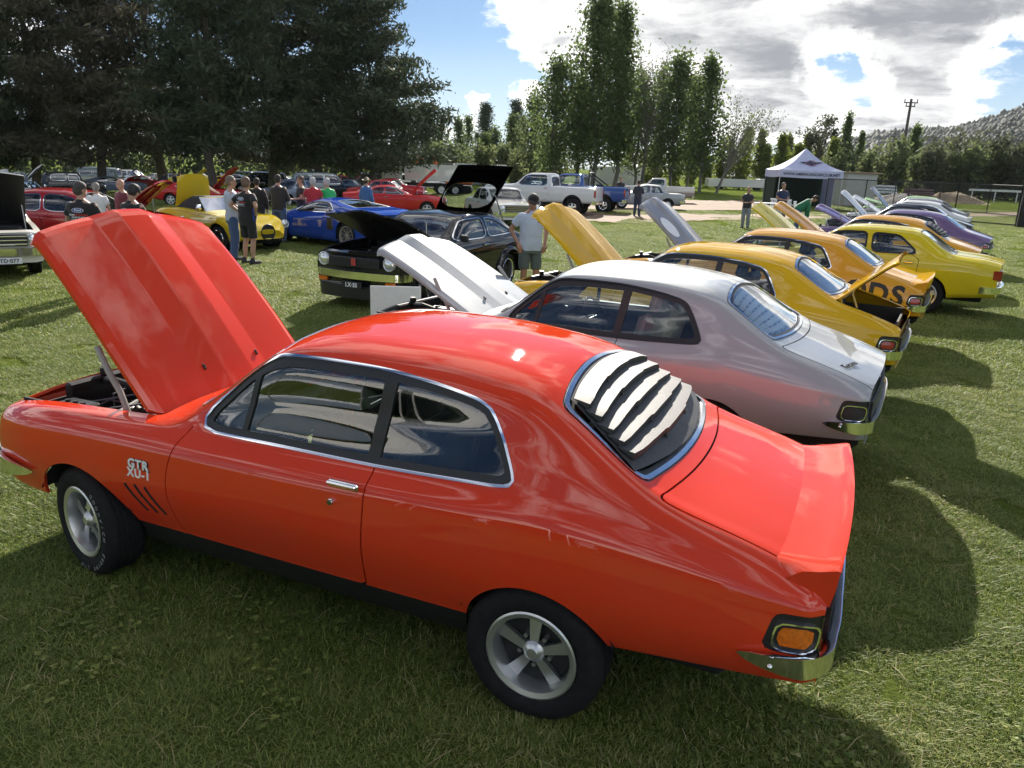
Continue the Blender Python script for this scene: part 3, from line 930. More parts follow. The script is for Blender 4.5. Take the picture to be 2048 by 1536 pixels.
    def drs(): return np.where(X() < -.8, smax((-1.640-.075*(1-(Yv()/.6)**2))-X(), X()-(-1.258+.055*(1-(Yv()/.5)**2)), (9.42-T())*.10, k=.045), 1.0)
    rs, F = pool.split(F, drs())
    rsg, rsb = pool.split(rs, drs()+.045)
    rsr, rsc = pool.split(rsb, drs()+.024)
    rsc, rso = pool.split(rsc, drs()+.006)
    # bonnet opening
    def dhood(): return np.where((Z() > .70) & (T() > 6.5), smax(.775+.05*(1-(Yv()/.6)**2)-X(), X()-1.955+.09*(Yv()/.6)**2, np.abs(Yv())-(.615-.035*np.clip(X()-1.2, 0, 1)), k=.05), 1.0)
    hole, F = pool.split(F, dhood())
    # fender slits and tail lamp surrounds (left and right alike)
    slits = []
    for a, b in (((258, 962), (298, 1021)), ((278, 965), (317, 1025)), ((298, 970), (335, 1029))):
        pa, pb = on_y(*a, .772), on_y(*b, .752)
        loc_f = [f for f in F if .60 < pool.P[f[0], 0] < .96 and .40 < pool.P[f[0], 2] < .66 and pool.T[f[0]] < 6.5]
        ids = set(loc_f); F = [f for f in F if f not in ids]
        s1, r1 = band(loc_f, pa, pb, .0095, True); slits += s1; F += r1
    lamp = chaikin([(-2.150, .748), (-2.114, .600), (-2.45, .600), (-2.45, .750), (-2.28, .750)], 2, .12)
    def dl(): return np.where(T() < 6.6, sdpoly(X(), Z(), lamp), 1.0)
    lb, F = pool.split(F, dl())
    lens = chaikin([(-2.172, .698), (-2.166, .630), (-2.278, .630), (-2.284, .700)], 2, .13)
    def de(): return sdpoly(X(), Z(), lens)
    lch, lb = pool.split(lb, de()-.018)
    lin, lch = pool.split(lch, de()-.012)
    lens_f, lin = pool.split(lin, de())
    # side marker
    # boot lid
    def dboot(): return np.where((T() > 7) & (X() < -1.5), smax((-1.705-.07*(1-(Yv()/.6)**2))*-1+X()*1.0, np.abs(Yv())-(.640-.01*np.clip(-X()-1.7, 0, 1)), k=.04), 1.0)
    bl_in, F = pool.split(F, dboot()-.004)
    boot, bgap = pool.split(bl_in, dboot()+.004)
    # doors
    dpoly = chaikin([(.44, 1.15), (.47, 1.0), (.525, .90), (.572, .78), (.588, .66), (.590, .50), (.578, .33), (-.462, .33), (-.495, .50), (-.515, .70), (-.515, .95), (-.515, 1.15)], 1, .25)
    def ddoor(): return np.where(T() < 7.6, sdpoly(X(), Z(), dpoly), 1.0)
    d_in, F = pool.split(F, ddoor()-.0036)
    door, dgap = pool.split(d_in, ddoor()+.0036)
    hnd = chaikin([(-.335, .892), (-.335, .828), (-.520, .828), (-.520, .892)], 2, .2)
    # ---- parts
    body = m.part('body', pool.mesh('coupe_body', F, 0, .016), 'paint')
    m.pool('panel_gap', pool, dgap+bgap, -.014, 0, GAP, body)
    m.pool('sill', pool, sill, -.004, .02, 'sill')
    m.pool('fender_slit', pool, slits, .0008, 0, GAP, body, key='slits')
    roof = [f for f in F if min(pool.T[i] for i in f) > 8.9 and max(pool.P[i, 0] for i in f) < .12]
    m.part('headliner', pool.mesh('coupe_headliner', roof, -.022), HEADL, body)
    for s_ in (1, -1):
        sel = lambda fs: [f for f in fs if pool.P[f[0], 1]*s_ > 0]
        d = m.part('door', pool.mesh('coupe_door', sel(door), 0, .018), 'paint')
        yb = .805*s_
        h = B().box((-.428, yb-.004*s_, .868), (.150, .020, .034), .008)
        h.box((-.428, yb+.012*s_, .876), (.146, .018, .016), .006)
        m.b('door_handle', h, CHROME, d)
        k = B().lathe([(.001, .014*s_), (.012, .014*s_), (.015, .008*s_), (.015, -.01*s_)], n=14, c=(-.362, yb-.006*s_, .782))
        m.b('door_lock', k, CHROME, d)
        g1 = m.part('side_window', pool.mesh('coupe_win', sel(frontq), -.012), 'glass')
        m.part('vent_window', pool.mesh('coupe_vent', sel(vent), -.012), 'glass')
        m.part('quarter_window', pool.mesh('coupe_quarter', sel(rearq), -.012), 'glass')
        m.part('window_rubber', pool.mesh('coupe_rubber', sel(rub), -.004, .02), BLACK)
        m.part('window_trim', pool.mesh('coupe_trim', sel(chrome), .004, .008), 'trim')
        lm = m.part('tail_light', pool.mesh('coupe_lampbox', sel(lb+lin), -.006, .01), BLACK)
        m.part('bezel', pool.mesh('coupe_bezel', sel(lch), .005, .012), CHROME, lm)
        m.part('lens', pool.mesh('coupe_lens', sel(lens_f), .0, .008), 'lens', lm)
    fr = m.part('windscreen', pool.mesh('coupe_ws', wsg, -.006), 'glass')
    m.part('windscreen_trim', pool.mesh('coupe_wstrim', wsc, .004, .01), 'trim', fr)
    m.part('windscreen_rubber', pool.mesh('coupe_wsrub', wsr, -.002, .01), BLACK, fr)
    rr = m.part('rear_window', pool.mesh('coupe_rs', rsg, -.006), 'glass')
    m.part('rear_window_trim', pool.mesh('coupe_rstrim', rsc, .006, .014), CHROME, rr)
    m.part('rear_window_rubber', pool.mesh('coupe_rsrub', rsr+rso, -.003, .012), BLACK, rr)
    bt = m.part('boot_lid', pool.mesh('coupe_boot', boot, 0, .016), 'paint', key='boot_closed')
    # open boot lid hinged at the rear screen
    bm_ = pool.mesh('coupe_boot_open', boot, 0, .016)
    piv = np.array([-1.70, 0, 1.02])
    for v in bm_.vertices: v.co = Vector(np.array(v.co)-piv)
    bo = m.part('boot_lid', bm_, 'paint', loc=tuple(piv), rot=(0, rad(58), 0), key='boot_open')
    ul = pool.mesh('coupe_boot_under', boot, -.028, 0)
    for v in ul.vertices: v.co = Vector(np.array(v.co)-piv)
    m.part('inner_panel', ul, 'paint', bo, key='boot_open_in')
    hg = B()
    for s_ in (-1, 1): hg.tube([(-1.80, s_*.46, .80), (-1.74, s_*.46, .93), (-1.72, s_*.46, 1.03), (-1.78, s_*.46, 1.10)], .016, 8)
    m.each('boot_hinge', hg, 'paint', key='boot_hinges')
    tub = B().box((-1.95, 0, .50), (.62, 1.10, .02)).box((-1.66, 0, .70), (.02, 1.1, .44)).box((-2.245, 0, .64), (.02, 1.1, .30))
    for s_ in (-1, 1): tub.box((-1.95, s_*.56, .66), (.60, .02, .36))
    m.b('boot_floor', tub, BLACKM)
    sp = B().lathe([(.18, -.07), (.20, -.085), (.26, -.085), (.295, -.05), (.297, 0), (.295, .05), (.26, .085), (.20, .085), (.18, .07)], axis='z', n=36)
    sw = m.b('spare_wheel', sp, RUBBER, loc=(-1.93, .12, .66), rot=(0, rad(-8), 0), key='spare')
    m.b('rim', B().lathe([(.001, .02), (.06, .03), (.10, .01), (.16, .03), (.18, .07)], axis='z', n=30), STEEL, sw, key='spare_rim')
    # end panels
    m.part('tail_panel', cap_mesh('coupe_tail', G, 0, .012), 'paint')
    tp = sweep([(-2.339+.03*(y/.72)**2, y, .66) for y in np.linspace(-.60, .60, 25)], [(-.01, -.065), (.008, -.06), (.008, .06), (-.01, .065)])
    m.b('tail_garnish', tp, BLACK)
    nose = cap_mesh('coupe_nose', G, -1, .03)
    m.part('nose_panel', nose, 'paint')
    gp = B().box((2.055, 0, .66), (.03, .96, .17), .01)
    for q in range(6): gp.box((2.073, 0, .60+q*.024), (.008, .94, .008))
    m.b('grille', gp, BLACK)
    for s_ in (1, -1):
        hl = B().lathe([(.001, .035), (.06, .030), (.082, .018), (.088, 0), (.095, .006), (.098, -.02)], axis='x', n=24, c=(2.03, s_*.50, .665))
        m.b('headlight', hl, CLEAR)
    # bumpers
    sec = [(-.012, -.048), (.016, -.054), (.036, -.036), (.037, -.014), (.027, .020), (.010, .046), (-.012, .046)]
    half = spath([(-2.045, .782, .575), (-2.15, .790, .573), (-2.265, .770, .572), (-2.325, .705, .572), (-2.352, .55, .572), (-2.362, .25, .572), (-2.365, 0, .572)], 34)
    pth = mirrored(half)
    sc = np.clip(np.minimum(np.arange(len(pth)), np.arange(len(pth))[::-1])/7.0, 0, 1)**.55*.95+.05
    bp_ = sweep(pth[::-1], [(o_, z_*.86) for o_, z_ in sec], sc)
    rb = m.b('rear_bumper', bp_, CHROME, smooth=60)
    bolt = B()
    for s_ in (1, -1): bolt.ball((-2.16, s_*.828, .580), .010)
    m.each('bumper_bolt', bolt, CHROME, rb)
    half = spath([(1.56, .785, .525), (1.68, .790, .523), (1.82, .765, .52), (1.95, .70, .52), (2.05, .50, .52), (2.095, .25, .52), (2.11, 0, .52)], 34)
    pth = mirrored(half)
    m.b('front_bumper', sweep(pth, sec, sc), CHROME, smooth=60)
    # bonnet panel, hinged at the cowl
    nxh, nyh = 40, 61
    L = 1.225
    xs = np.linspace(0, 1, nxh); ys = np.unique(np.concatenate([np.linspace(-1, 1, 49), [-.40, -.385, -.17, -.155, .155, .17, .385, .40]]))
    V = []
    for xx in xs:
        wdt = .612-.035*np.clip(xx*1.18-.4, 0, 1)
        for yy in ys:
            rn = 1-abs(yy)
            cut = .05*(max(0, 1-(1-abs(yy))/.10)**2)
            x_ = -.045*(1-yy*yy)*(1-xx)*0+ (-.05*(1-yy*yy)+.05)*(1-xx)*-0 + (cut if xx < .5 else 0)*(1-2*xx if xx < .5 else 0)
            x_ += L*xx - .085*yy*yy*xx**2 + .05*(1-yy*yy)*0
            x_ -= (0.035*max(0, (abs(yy)-.93)/.07)**2)*xx**8
            y_ = yy*wdt
            a = abs(yy)
            bul = 1 if a < .16 else (max(0, (.39-a)/.23))
            z_ = -.075*xx-.055*xx**3-.028*yy*yy+.040*bul*(.30+.70*xx) - .02*max(0, (a-.9)/.1)**2
            z_ -= .022*max(0, (xx-.95)/.05)**2
            V.append((x_, y_, z_))
    nY = len(ys)
    Fh = [(i*nY+j, (i+1)*nY+j, (i+1)*nY+j+1, i*nY+j+1) for i in range(nxh-1) for j in range(nY-1)]
    hme = mesh_data('coupe_bonnet', V, Fh, smooth=9)
    loc = (.80, 0, .922)
    hd = m.part('bonnet', hme, 'paint', loc=loc, rot=(0, rad(-54), 0), key='bonnet')
    V2 = np.array(V); V2[:, 2] -= .022
    n = len(V)
    bd = [j for j in range(nY)]+[i*nY+nY-1 for i in range(1, nxh)]+[(nxh-1)*nY+j for j in range(nY-2, -1, -1)]+[i*nY for i in range(nxh-2, 0, -1)]
    Fu = [f[::-1] for f in Fh]
    Vs = np.concatenate([V2, np.array(V)])
    Fu += [(bd[q], bd[(q+1) % len(bd)], bd[(q+1) % len(bd)]+n, bd[q]+n) for q in range(len(bd))]
    m.part('inner_panel', mesh_data('coupe_bonnet_inner', Vs, Fu, smooth=30), 'paint', hd, key='bonnet_in')
    wj = B()
    for yy in (.20, -.20): wj.box((.17, yy, -.002), (.035, .014, .012), .004)
    m.each('washer_jet', wj, BLACK, hd)
    stt = B().tube([(1.06, .57, .86), (1.10, .575, .98), (1.17, .575, 1.08), (1.24, .57, 1.20)], .016, 8)
    stt.tube([(1.02, -.57, .86), (1.14, -.57, 1.08), (1.24, -.56, 1.20)], .016, 8)
    m.each('bonnet_strut', stt, mat('strut_sleeve', (.33, .32, .30), .4, var=.2), key='strut')
    # rear lip spoiler
    ypts = np.linspace(-.70, .70, 41)
    prof = [(-2.150, .904), (-2.19, .907), (-2.245, .914), (-2.300, .926), (-2.352, .942), (-2.364, .941), (-2.362, .925), (-2.358, .87), (-2.345, .80), (-2.28, .80)]
    V = []
    for y in ypts:
        q = (y/.70)**2
        e = max(0, (abs(y)-.63)/.07)
        for i, (x, z) in enumerate(prof):
            zz = z-.014*q
            xx = x+.03*q
            if e > 0:
                zz = zz-(.045*e*e if i < 2 else .012*e*e)
            V.append((xx, y*(1.0 if i < 6 else .985), zz))
    k = len(prof)
    Fs = [(i*k+j, i*k+j+1, (i+1)*k+j+1, (i+1)*k+j) for i in range(40) for j in range(k-1)]
    Fs += [tuple(range(k-1, -1, -1)), tuple(40*k+j for j in range(k))]
    m.part('spoiler', mesh_data('coupe_spoiler', V, Fs, smooth=32), 'paint', key='spoiler')
    # louvred rear screen cover: carrier plus five slats
    car = B()
    TP = pool.P[(pool.T > 8.6) & (pool.P[:, 0] < -1.1) & (pool.P[:, 0] > -1.8)]
    def surf(x, y):
        d2 = (TP[:, 0]-x)**2+(TP[:, 1]-y)**2; k_ = np.argpartition(d2, 6)[:6]; w_ = 1/(d2[k_]+1e-5)
        return float((TP[k_, 2]*w_).sum()/w_.sum())
    def rsp(f, y, up=0.0):
        """point over the rear screen, f = 0 top .. 1 bottom"""
        c0 = (y/.55)**2
        x = (-1.235+ -.425*f)+ (.0-.055*c0*(1-f)) + .075*c0*f
        return (x, y, surf(x, y)+up)
    wl = lambda f: .462+.120*f
    grid = [[rsp(f, y*wl(f), .012) for y in np.linspace(-1, 1, 17)] for f in np.linspace(.02, 1.06, 9)]
    V = [p for r_ in grid for p in r_]
    car.add(V, [(i*17+j, i*17+j+1, (i+1)*17+j+1, (i+1)*17+j) for i in range(8) for j in range(16)])
    lc = m.b('louvre', car, LOUVRE, smooth=60, key='louvre')
    for q in range(5):
        f0 = .07+q*.168
        s_ = B(); V = []; ys_ = []
        wq = wl(f0)-.012
        yl = [-1, -.985, -.36, -.335, .335, .36, .985, 1]
        for yy in np.concatenate([np.linspace(-1, -.36, 7), np.linspace(-.33, .33, 9), np.linspace(.36, 1, 7)]):
            y = yy*wq
            mid = abs(yy) < .345
            dep = .076 if mid else .070
            lift = .070 if mid else .056
            if abs(yy) > .97: dep *= .9
            a = np.array(rsp(f0, y, .016)); bck = np.array(rsp(f0, y, 0))
            top0 = a+np.array([.005, 0, .008])
            top1 = a+np.array([-dep, 0, .004-dep*.16])
            low1 = top1+np.array([.004, 0, -.030 if mid else -.026])
            low0 = a+np.array([-.01, 0, -.004])
            V.append((top0, top1, low1, low0))
        nv = len(V); VV = [p for r_ in V for p in r_]
        FF = [(i*4+j, (i+1)*4+j, (i+1)*4+(j+1) % 4, i*4+(j+1) % 4) for i in range(nv-1) for j in range(4)]
        FF += [(0, 1, 2, 3), ((nv-1)*4+3, (nv-1)*4+2, (nv-1)*4+1, (nv-1)*4)]
        s_.add(VV, FF)
        for yy in (-.965, -.345, .345, .965):   # side webs carrying the slat
            y = yy*wq; a = np.array(rsp(f0, y, .012)); b_ = np.array(rsp(min(f0+.20, .93), y, .012))
            top1 = a+np.array([-.066, 0, -.010])
            s_.add([a+[0, .004, .01], top1+[0, .004, 0], b_+[0, .004, 0], a+[0, -.004, .01], top1+[0, -.004, 0], b_+[0, -.004, 0]],
                   [(0, 1, 2), (5, 4, 3), (0, 3, 4, 1), (1, 4, 5, 2)])
        m.b('slat', s_, LOUVRE, lc, smooth=25, key='slat')
    for q in range(7):
        f0 = .12+q*.125; wq = wl(f0)-.05
        pts_ = [rsp(f0, y, -.020) for y in np.linspace(-wq, wq, 9)]
        s_ = B(); V = []
        for p_ in pts_: V += [(p_[0]+.018, p_[1], p_[2]+.011), (p_[0]-.018, p_[1], p_[2]-.011), (p_[0]-.018, p_[1], p_[2]-.014), (p_[0]+.018, p_[1], p_[2]+.008)]
        s_.add(V, [(i*4+j, (i+1)*4+j, (i+1)*4+(j+1) % 4, i*4+(j+1) % 4) for i in range(8) for j in range(4)])
        m.b('blind_slat', s_, WHITEP, rr, key='blind')
    for q in range(7):
        y0 = -.36+q*.12
        m.b('blind_strap', B().tube([rsp(f, y0*(.9+.2*f), -.03) for f in np.linspace(.06, .93, 6)], .012, 6, flat=.3), WHITEP, rr, key='blind')
    # underbody and wheel wells
    ub = B().box((-.05, 0, .32), (3.9, .94, .20), .04)
    for cx in (1.235, -1.275):
        for s_ in (1, -1): ub.lathe([(.352, .44*s_), (.352, .745*s_)], n=20, c=(cx, 0, .29), a0=.38, a1=math.pi-.38)
        for s_ in (1, -1): ub.lathe([(.002, .44*s_), (.352, .44*s_)], n=20, c=(cx, 0, .29), a0=.38, a1=math.pi-.38)
    m.b('underbody', ub, DARKUND)
    vf = B().box((-2.02, 0, .40), (.5, 1.1, .12), .04)
    m.b('fuel_tank', vf, DARKUND)
    add_engine(m, .80, 1.90, .575, .46, .885)
    cowl = B()
    cowl.box((.70, 0, .905), (.16, 1.1, .03), .012)
    for q in range(12): cowl.box((.72, -.45+q*.08, .922), (.06, .03, .006))
    m.b('cowl_grille', cowl, BLACKM)
    wp = B()
    for yy in (.28, -.22): wp.tube([(.675, yy, .955), (.635, yy-.22, .995), (.60, yy-.46, 1.01)], .006, 6)
    m.each('wiper', wp, BLACK)
    add_cabin(m, -1.45, .50, .62, .36, .90, colour='seat')
    mir = B().box((.03, -.03, 1.27), (.03, .20, .055), .012).tube([(.05, -.03, 1.29), (.08, -.03, 1.34)], .006, 6)
    m.b('rear_view_mirror', mir, BLACK)
    put_wheels(m, WH_ROS, 1.235, -1.275, .665, steer=rad(-13))
    return m, pool
COUPE, COUPE_POOL = coupe_model()
# ------------------------------------------------------------------ general vehicle shell
def crv(pts, x):
    pts = sorted(pts); return pchip([p[0] for p in pts], np.array([p[1] for p in pts], float), x)
def gen_car(s):
    """vehicle from side-view curves: top, belt, bot, w; windows, doors, screens, arches as outlines"""
    m = Model()
    x0, x1 = s['x']
    xs = np.unique(np.concatenate([np.linspace(x0, x1, 26), [p[0] for k_ in ('top', 'belt', 'bot', 'w') for p in s[k_] if x0 <= p[0] <= x1]]))
    top, belt, bot, w = (crv(s[k_], xs) for k_ in ('top', 'belt', 'bot', 'w'))
    H = (top-belt).max(); tum = s.get('tumble', .15); shz = s.get('sh', .05)
    st = []
    for x, zt, zb, zo, ww in zip(xs, top, belt, bot, w):
        h = max(zt-zb, .015); hf = min(1, h/H); hf = hf*hf*(3-2*hf)
        d = zb-zo
        r5 = ww-shz
        r6 = r5-.30*tum*hf-.05*(1-hf); r7 = r5-tum*hf-.13*(1-hf)
        crown = s.get('crown', .88)
        st.append((float(x), [(ww-.15, zo), (ww-.05, zo+.02), (ww-.012, zo+.34*d), (ww, zo+.62*d), (ww-.014, zb-.12*d-.02), (r5, zb),
                              (r6, zb+.45*h), (r7, zb+crown*h), (.62*r7, zb+(crown+.66*(1-crown))*h), (0, zt)]))
    cf, cb = s.get('plan', (.10, .08)); wm = w.max()
    def plan(x, y, z):
        f = np.clip((x-(x1-.5))/.5, 0, 1)**1.5; r = np.clip(((x0+.45)-x)/.45, 0, 1)**1.5
        q = (y/wm)**2
        return x-cf*q*f+cb*q*r
    pool, F, G = loft_body(st, s.get('nx', 84), s.get('sub', [1, 2, 3, 3, 2, 4, 4, 3, 3]), plan)
    X = lambda: pool.P[:, 0]
    Yv = lambda: pool.P[:, 1]
    Z = lambda: pool.P[:, 2]
    T = lambda: pool.T
    for cx, cz, r in s['arch']:
        _, F = pool.split(F, np.where(T() < 4.9, np.hypot(X()-cx, (Z()-cz)*np.where(Z() > cz, 1.0, .7))-r, 1.0))
    flare = s.get('flare', 0)
    gl_key = s.get('glass', 'glass')
    sides = []
    trim, rub = [], []
    for poly in s.get('wins', []):
        P = chaikin(poly, 2, .13)
        dd = lambda: np.where((T() > 4.6) & (T() < 7.45), np.maximum(sdpoly(X(), Z(), P), (T()-7.05)*.12), 1.0)
        win, F = pool.split(F, dd())
        g, band = pool.split(win, dd()+.032)
        r_, t_ = pool.split(band, dd()+.012)
        sides.append(g); trim += t_; rub += r_
    screens = []
    for nm, key in (('windscreen', 'ws'), ('rear_window', 'rs')):
        if key not in s: continue
        xa, xb_, bow = s[key]           # front limit, rear limit, plan bow of the base
        def dd():
            if key == 'ws': return smax(X()-(xa+bow*(1-(Yv()/.6)**2)), xb_-X(), (7.30-T())*.12, k=.05)
            return smax((xb_-bow*(1-(Yv()/.6)**2))-X(), X()-xa, (7.36-T())*.12, k=.05)
        mk = lambda: np.where((X() < xa+bow+.1) & (X() > xb_-bow-.1), dd(), 1.0)
        a, F = pool.split(F, mk())
        g, band = pool.split(a, mk()+.022)
        screens.append((nm, g)); rub += band
    hole = []
    if 'hood' in s:
        hx0, hx1, hw = s['hood'][:3]
        dd = np.where((T() > 4.8), smax(hx0-X(), X()-hx1+.06*(Yv()/hw)**2, np.abs(Yv())-hw, k=.04), 1.0)
        hole, F = pool.split(F, dd)
    if 'hatch' in s:
        hx0, hx1, hw = s['hatch']
        dd = np.where((T() > 4.8), smax(hx0-X(), X()-hx1, np.abs(Yv())-hw, k=.05), 1.0)
        _, F = pool.split(F, dd)
    if 'bed' in s:
        bx0, bx1, hw = s['bed']
        dd = np.where((T() > 4.9), smax(bx0-X(), X()-bx1, np.abs(Yv())-hw, k=.02), 1.0)
        _, F = pool.split(F, dd)
    gaps = []
    doors = []
    for poly in s.get('doors', []):
        P = chaikin(poly, 1, .2)
        dd = lambda: np.where(T() < 5.4, sdpoly(X(), Z(), P), 1.0)
        a, F = pool.split(F, dd()-.004)
        d_, g_ = pool.split(a, dd()+.004)
        doors.append(d_); gaps += g_
    two = None
    if 'two' in s:   # second colour below a height
        two, F = pool.split(F, np.where(T() < 4.95, Z()-s['two'], 1.0))
    body = m.part('body', pool.mesh('shell', F, 0, .015), 'paint')
    if two: m.part('lower_panel', pool.mesh('lower', two, 0, .01), 'two', body)
    roof = [f for f in F if min(pool.T[i] for i in f) > 6.9 and min(pool.P[i, 2] for i in f) > belt.max()+.25*H]
    if roof and s.get('liner', True): m.part('headliner', pool.mesh('liner', roof, -.025), HEADL, body)
    if gaps:
        for sg in (1, -1): m.part('panel_gap', pool.mesh('gap', [f for f in gaps if pool.P[f[0], 1]*sg > 0], -.014), GAP, body, key='gap')
    for sg in (1, -1):
        sel = lambda fs: [f for f in fs if pool.P[f[0], 1]*sg > 0]
        for d_, poly in zip(doors, s['doors'] if doors else []):
            d = m.part('door', pool.mesh('door', sel(d_), 0, .018), 'paint')
            xr = min(p[0] for p in poly); zz = float(crv(s['belt'], np.array([xr+.15]))[0])-s.get('handle', .10)
            h = B().box((xr+.15, sg*(float(crv(s['w'], np.array([xr+.15]))[0])+.008), zz), (.15, .03, .03), .01)
            m.b('door_handle', h, s.get('handle_m', CHROME), d)
        for g in sides: m.part('side_window', pool.mesh('pane', sel(g), -.012), gl_key)
        if rub: m.part('window_rubber', pool.mesh('rub', [f for f in sel(rub) if abs(pool.P[f[0], 1]) > 1e-4 and pool.T[f[0]] < 7.3], -.003, .015), BLACK)
        if trim: m.part('window_trim', pool.mesh('trim', sel(trim), .003, .006), 'trim')
    for nm, g in screens:
        sc_ = m.part(nm, pool.mesh(nm, g, -.008), gl_key)
    rr = [f for f in rub if pool.T[f[0]] >= 7.3]
    if rr: m.part('screen_rubber', pool.mesh('srub', rr, -.002, .01), BLACK, body)
    m.part('front_panel', cap_mesh('front', G, -1, s.get('bulge', .04)), s.get('front_m', 'paint'))
    m.part('rear_panel', cap_mesh('rear', G, 0, s.get('bulge', .03)), 'paint')
    # open bonnet
    if 'hood' in s:
        hx0, hx1, hw, ang, hinge, blg = s['hood']
        zt = lambda x: float(crv(s['top'], np.array([x]))[0])
        zb_ = min(zt(hx0), zt(hx1))
        add_engine(m, hx0+.02, hx1-.06, hw-.03, s['hood_floor'] if 'hood_floor' in s else zb_-.42, zb_-.03, style=int(hx1*100) % 7)
        nxh, nyh = 16, 25
        V = []
        for i in range(nxh):
            t = i/(nxh-1); x = hx0+(hx1-hx0)*t
            for j in range(nyh):
                yy = -1+2*j/(nyh-1)
                zc = zt(x)-.03*yy*yy+blg*max(0, 1-abs(yy)/.45)**.7*(.4+.6*t) if blg >= 0 else zt(x)-.03*yy*yy
                V.append((x-.06*yy*yy*t, yy*hw*.985, zc+.004))
        px = hx0 if hinge == 'cowl' else hx1
        piv = np.array([px, 0, zt(px)])
        V = np.array(V)-piv
        n = len(V)
        Fh = [(i*nyh+j, (i+1)*nyh+j, (i+1)*nyh+j+1, i*nyh+j+1) for i in range(nxh-1) for j in range(nyh-1)]
        a = rad(-ang) if hinge == 'cowl' else rad(ang)
        hd = m.part('bonnet', mesh_data('bonnet', V, Fh, smooth=25), 'paint', loc=tuple(piv), rot=(0, a, 0), key='bonnet')
        V2 = V-np.array([0, 0, .03])
        m.part('inner_panel', mesh_data('bonnet_in', V2, [f[::-1] for f in Fh], smooth=30), s.get('inner', BLACK), hd, key='bonnet_in')
        rim_ = B()
        bd = [j for j in range(nyh)]+[i*nyh+nyh-1 for i in range(1, nxh)]+[(nxh-1)*nyh+j for j in range(nyh-2, -1, -1)]+[i*nyh for i in range(nxh-2, 0, -1)]
        rim_.add(np.concatenate([V2, V]), [(bd[q], bd[(q+1) % len(bd)], bd[(q+1) % len(bd)]+n, bd[q]+n) for q in range(len(bd))])
        m.b('bonnet_edge', rim_, 'paint', hd, key='bonnet_edge')
        # bracing ribs under the panel
        if hinge == 'cowl':
            for yy in (-.5, 0, .5):
                rb = B().tube([(V2[2*nyh+nyh//2][0], yy*hw, V2[2*nyh+nyh//2][2]-.012), (V2[12*nyh+nyh//2][0], yy*hw*.8, V2[12*nyh+nyh//2][2]-.012)], .02, 6)
                m.b('rib', rb, s.get('inner', BLACK), hd, key='rib')
            st_ = B().tube([(hx0+.35, hw-.05, zb_-.08), (hx0+.35*math.cos(rad(ang))+.1, hw-.07, piv[2]+.45*math.sin(rad(ang)))], .010, 6)
            m.b('bonnet_strut', st_, STEEL, key='strut')
    if 'bed' in s:
        bx0, bx1, hw = s['bed']; zr = float(crv(s['top'], np.array([(bx0+bx1)/2]))[0]); zf = s.get('bed_floor', zr-.5)
        tb = B().box(((bx0+bx1)/2, 0, zf), (bx1-bx0, hw*2, .02)).box((bx0, 0, (zf+zr)/2), (.03, hw*2, zr-zf)).box((bx1, 0, (zf+zr)/2), (.03, hw*2, zr-zf))
        for sg in (1, -1): tb.box(((bx0+bx1)/2, sg*hw, (zf+zr)/2-.01), (bx1-bx0, .03, zr-zf-.02))
        m.b('load_bed', tb, s.get('bed_m', BLACKM))
    # bumpers, lamps, grille
    for end, key in ((1, 'fbump'), (-1, 'rbump')):
        if key not in s: continue
        z, hh, back, mt = s[key]
        xe = x1 if end > 0 else x0
        wv = float(crv(s['w'], np.array([xe]))[0]); c_ = cf if end > 0 else cb
        sec = [(-.02, -hh*.45), (.03, -hh*.5), (.055, -hh*.2), (.06, hh*.1), (.045, hh*.42), (.01, hh*.5), (-.02, hh*.45)]
        half = spath([(xe-end*(c_+back), wv+.03, z), (xe-end*(c_+.10), wv+.035, z), (xe-end*c_*.9, wv-.03, z), (xe-end*c_*.25+end*.03, wv*.55, z), (xe+end*.045, 0, z)], 16)
        pth = mirrored(half)
        if end < 0: pth = pth[::-1]
        m.b('front_bumper' if end > 0 else 'rear_bumper', sweep(pth, sec), mt, smooth=60)
    for (y, z, r) in s.get('lf', []):
        for sg in (1, -1):
            xx = x1-cf*(y/wm)**2+.02
            h = B().lathe([(.001, .03), (r*.6, .026), (r*.9, .01), (r, 0), (r*1.08, .012), (r*1.16, .008), (r*1.18, -.04)], axis='x', n=20, c=(xx, sg*y, z))
            m.b('headlight', h, CLEAR)
    for (y, z, ww, hh) in s.get('lr', []):
        for sg in (1, -1):
            xx = x0+cb*(y/wm)**2-.005
            m.b('tail_light', B().box((xx, sg*y, z), (.05, ww, hh), .012), REDL)
    for (x, z, ww, hh, mt) in s.get('side_marks', []):
        for sg in (1, -1):
            wv = float(crv(s['w'], np.array([x]))[0])
            m.b('side_marker', B().box((x, sg*(wv-.01), z), (ww, .03, hh), .008), mt)
    if 'grille' in s:
        z, ww, hh, nb, mt = s['grille']
        g = m.b('grille', B().box((x1+.02, 0, z), (.04, ww, hh), .01), BLACK)
        for q in range(nb): m.b('grille_bar', B().box((x1+.045, 0, z-hh/2+hh*(q+.5)/nb), (.012, ww*.98, hh/nb*.28), .003), mt, g)
    if 'plate' in s:
        z, y, txt, fg, bgm = s['plate']
        pl = m.b('number_plate', B().box((x1+.09, y, z), (.012, .37, .105), .004), bgm)
        m.part('lettering', text_data(txt, .088, .002, spacing=1.05, bold=.002), fg, pl, mtx=frame_m((x1+.098, y, z), (0, 1, 0), (0, 0, 1)))
    if flare:
        for cx, cz, r in s['arch']:
            for sg in (1, -1):
                ww = float(crv(s['w'], np.array([cx]))[0])
                f_ = B().lathe([(r+.07, sg*(ww-.02)), (r+.045, sg*(ww+flare*.7)), (r+.015, sg*(ww+flare)), (r-.005, sg*(ww+flare)), (r-.005, sg*(ww-.05))], n=22, c=(cx, 0, cz), a0=-.15, a1=math.pi+.15)
                m.b('wheel_arch_flare', f_, 'paint', smooth=50)
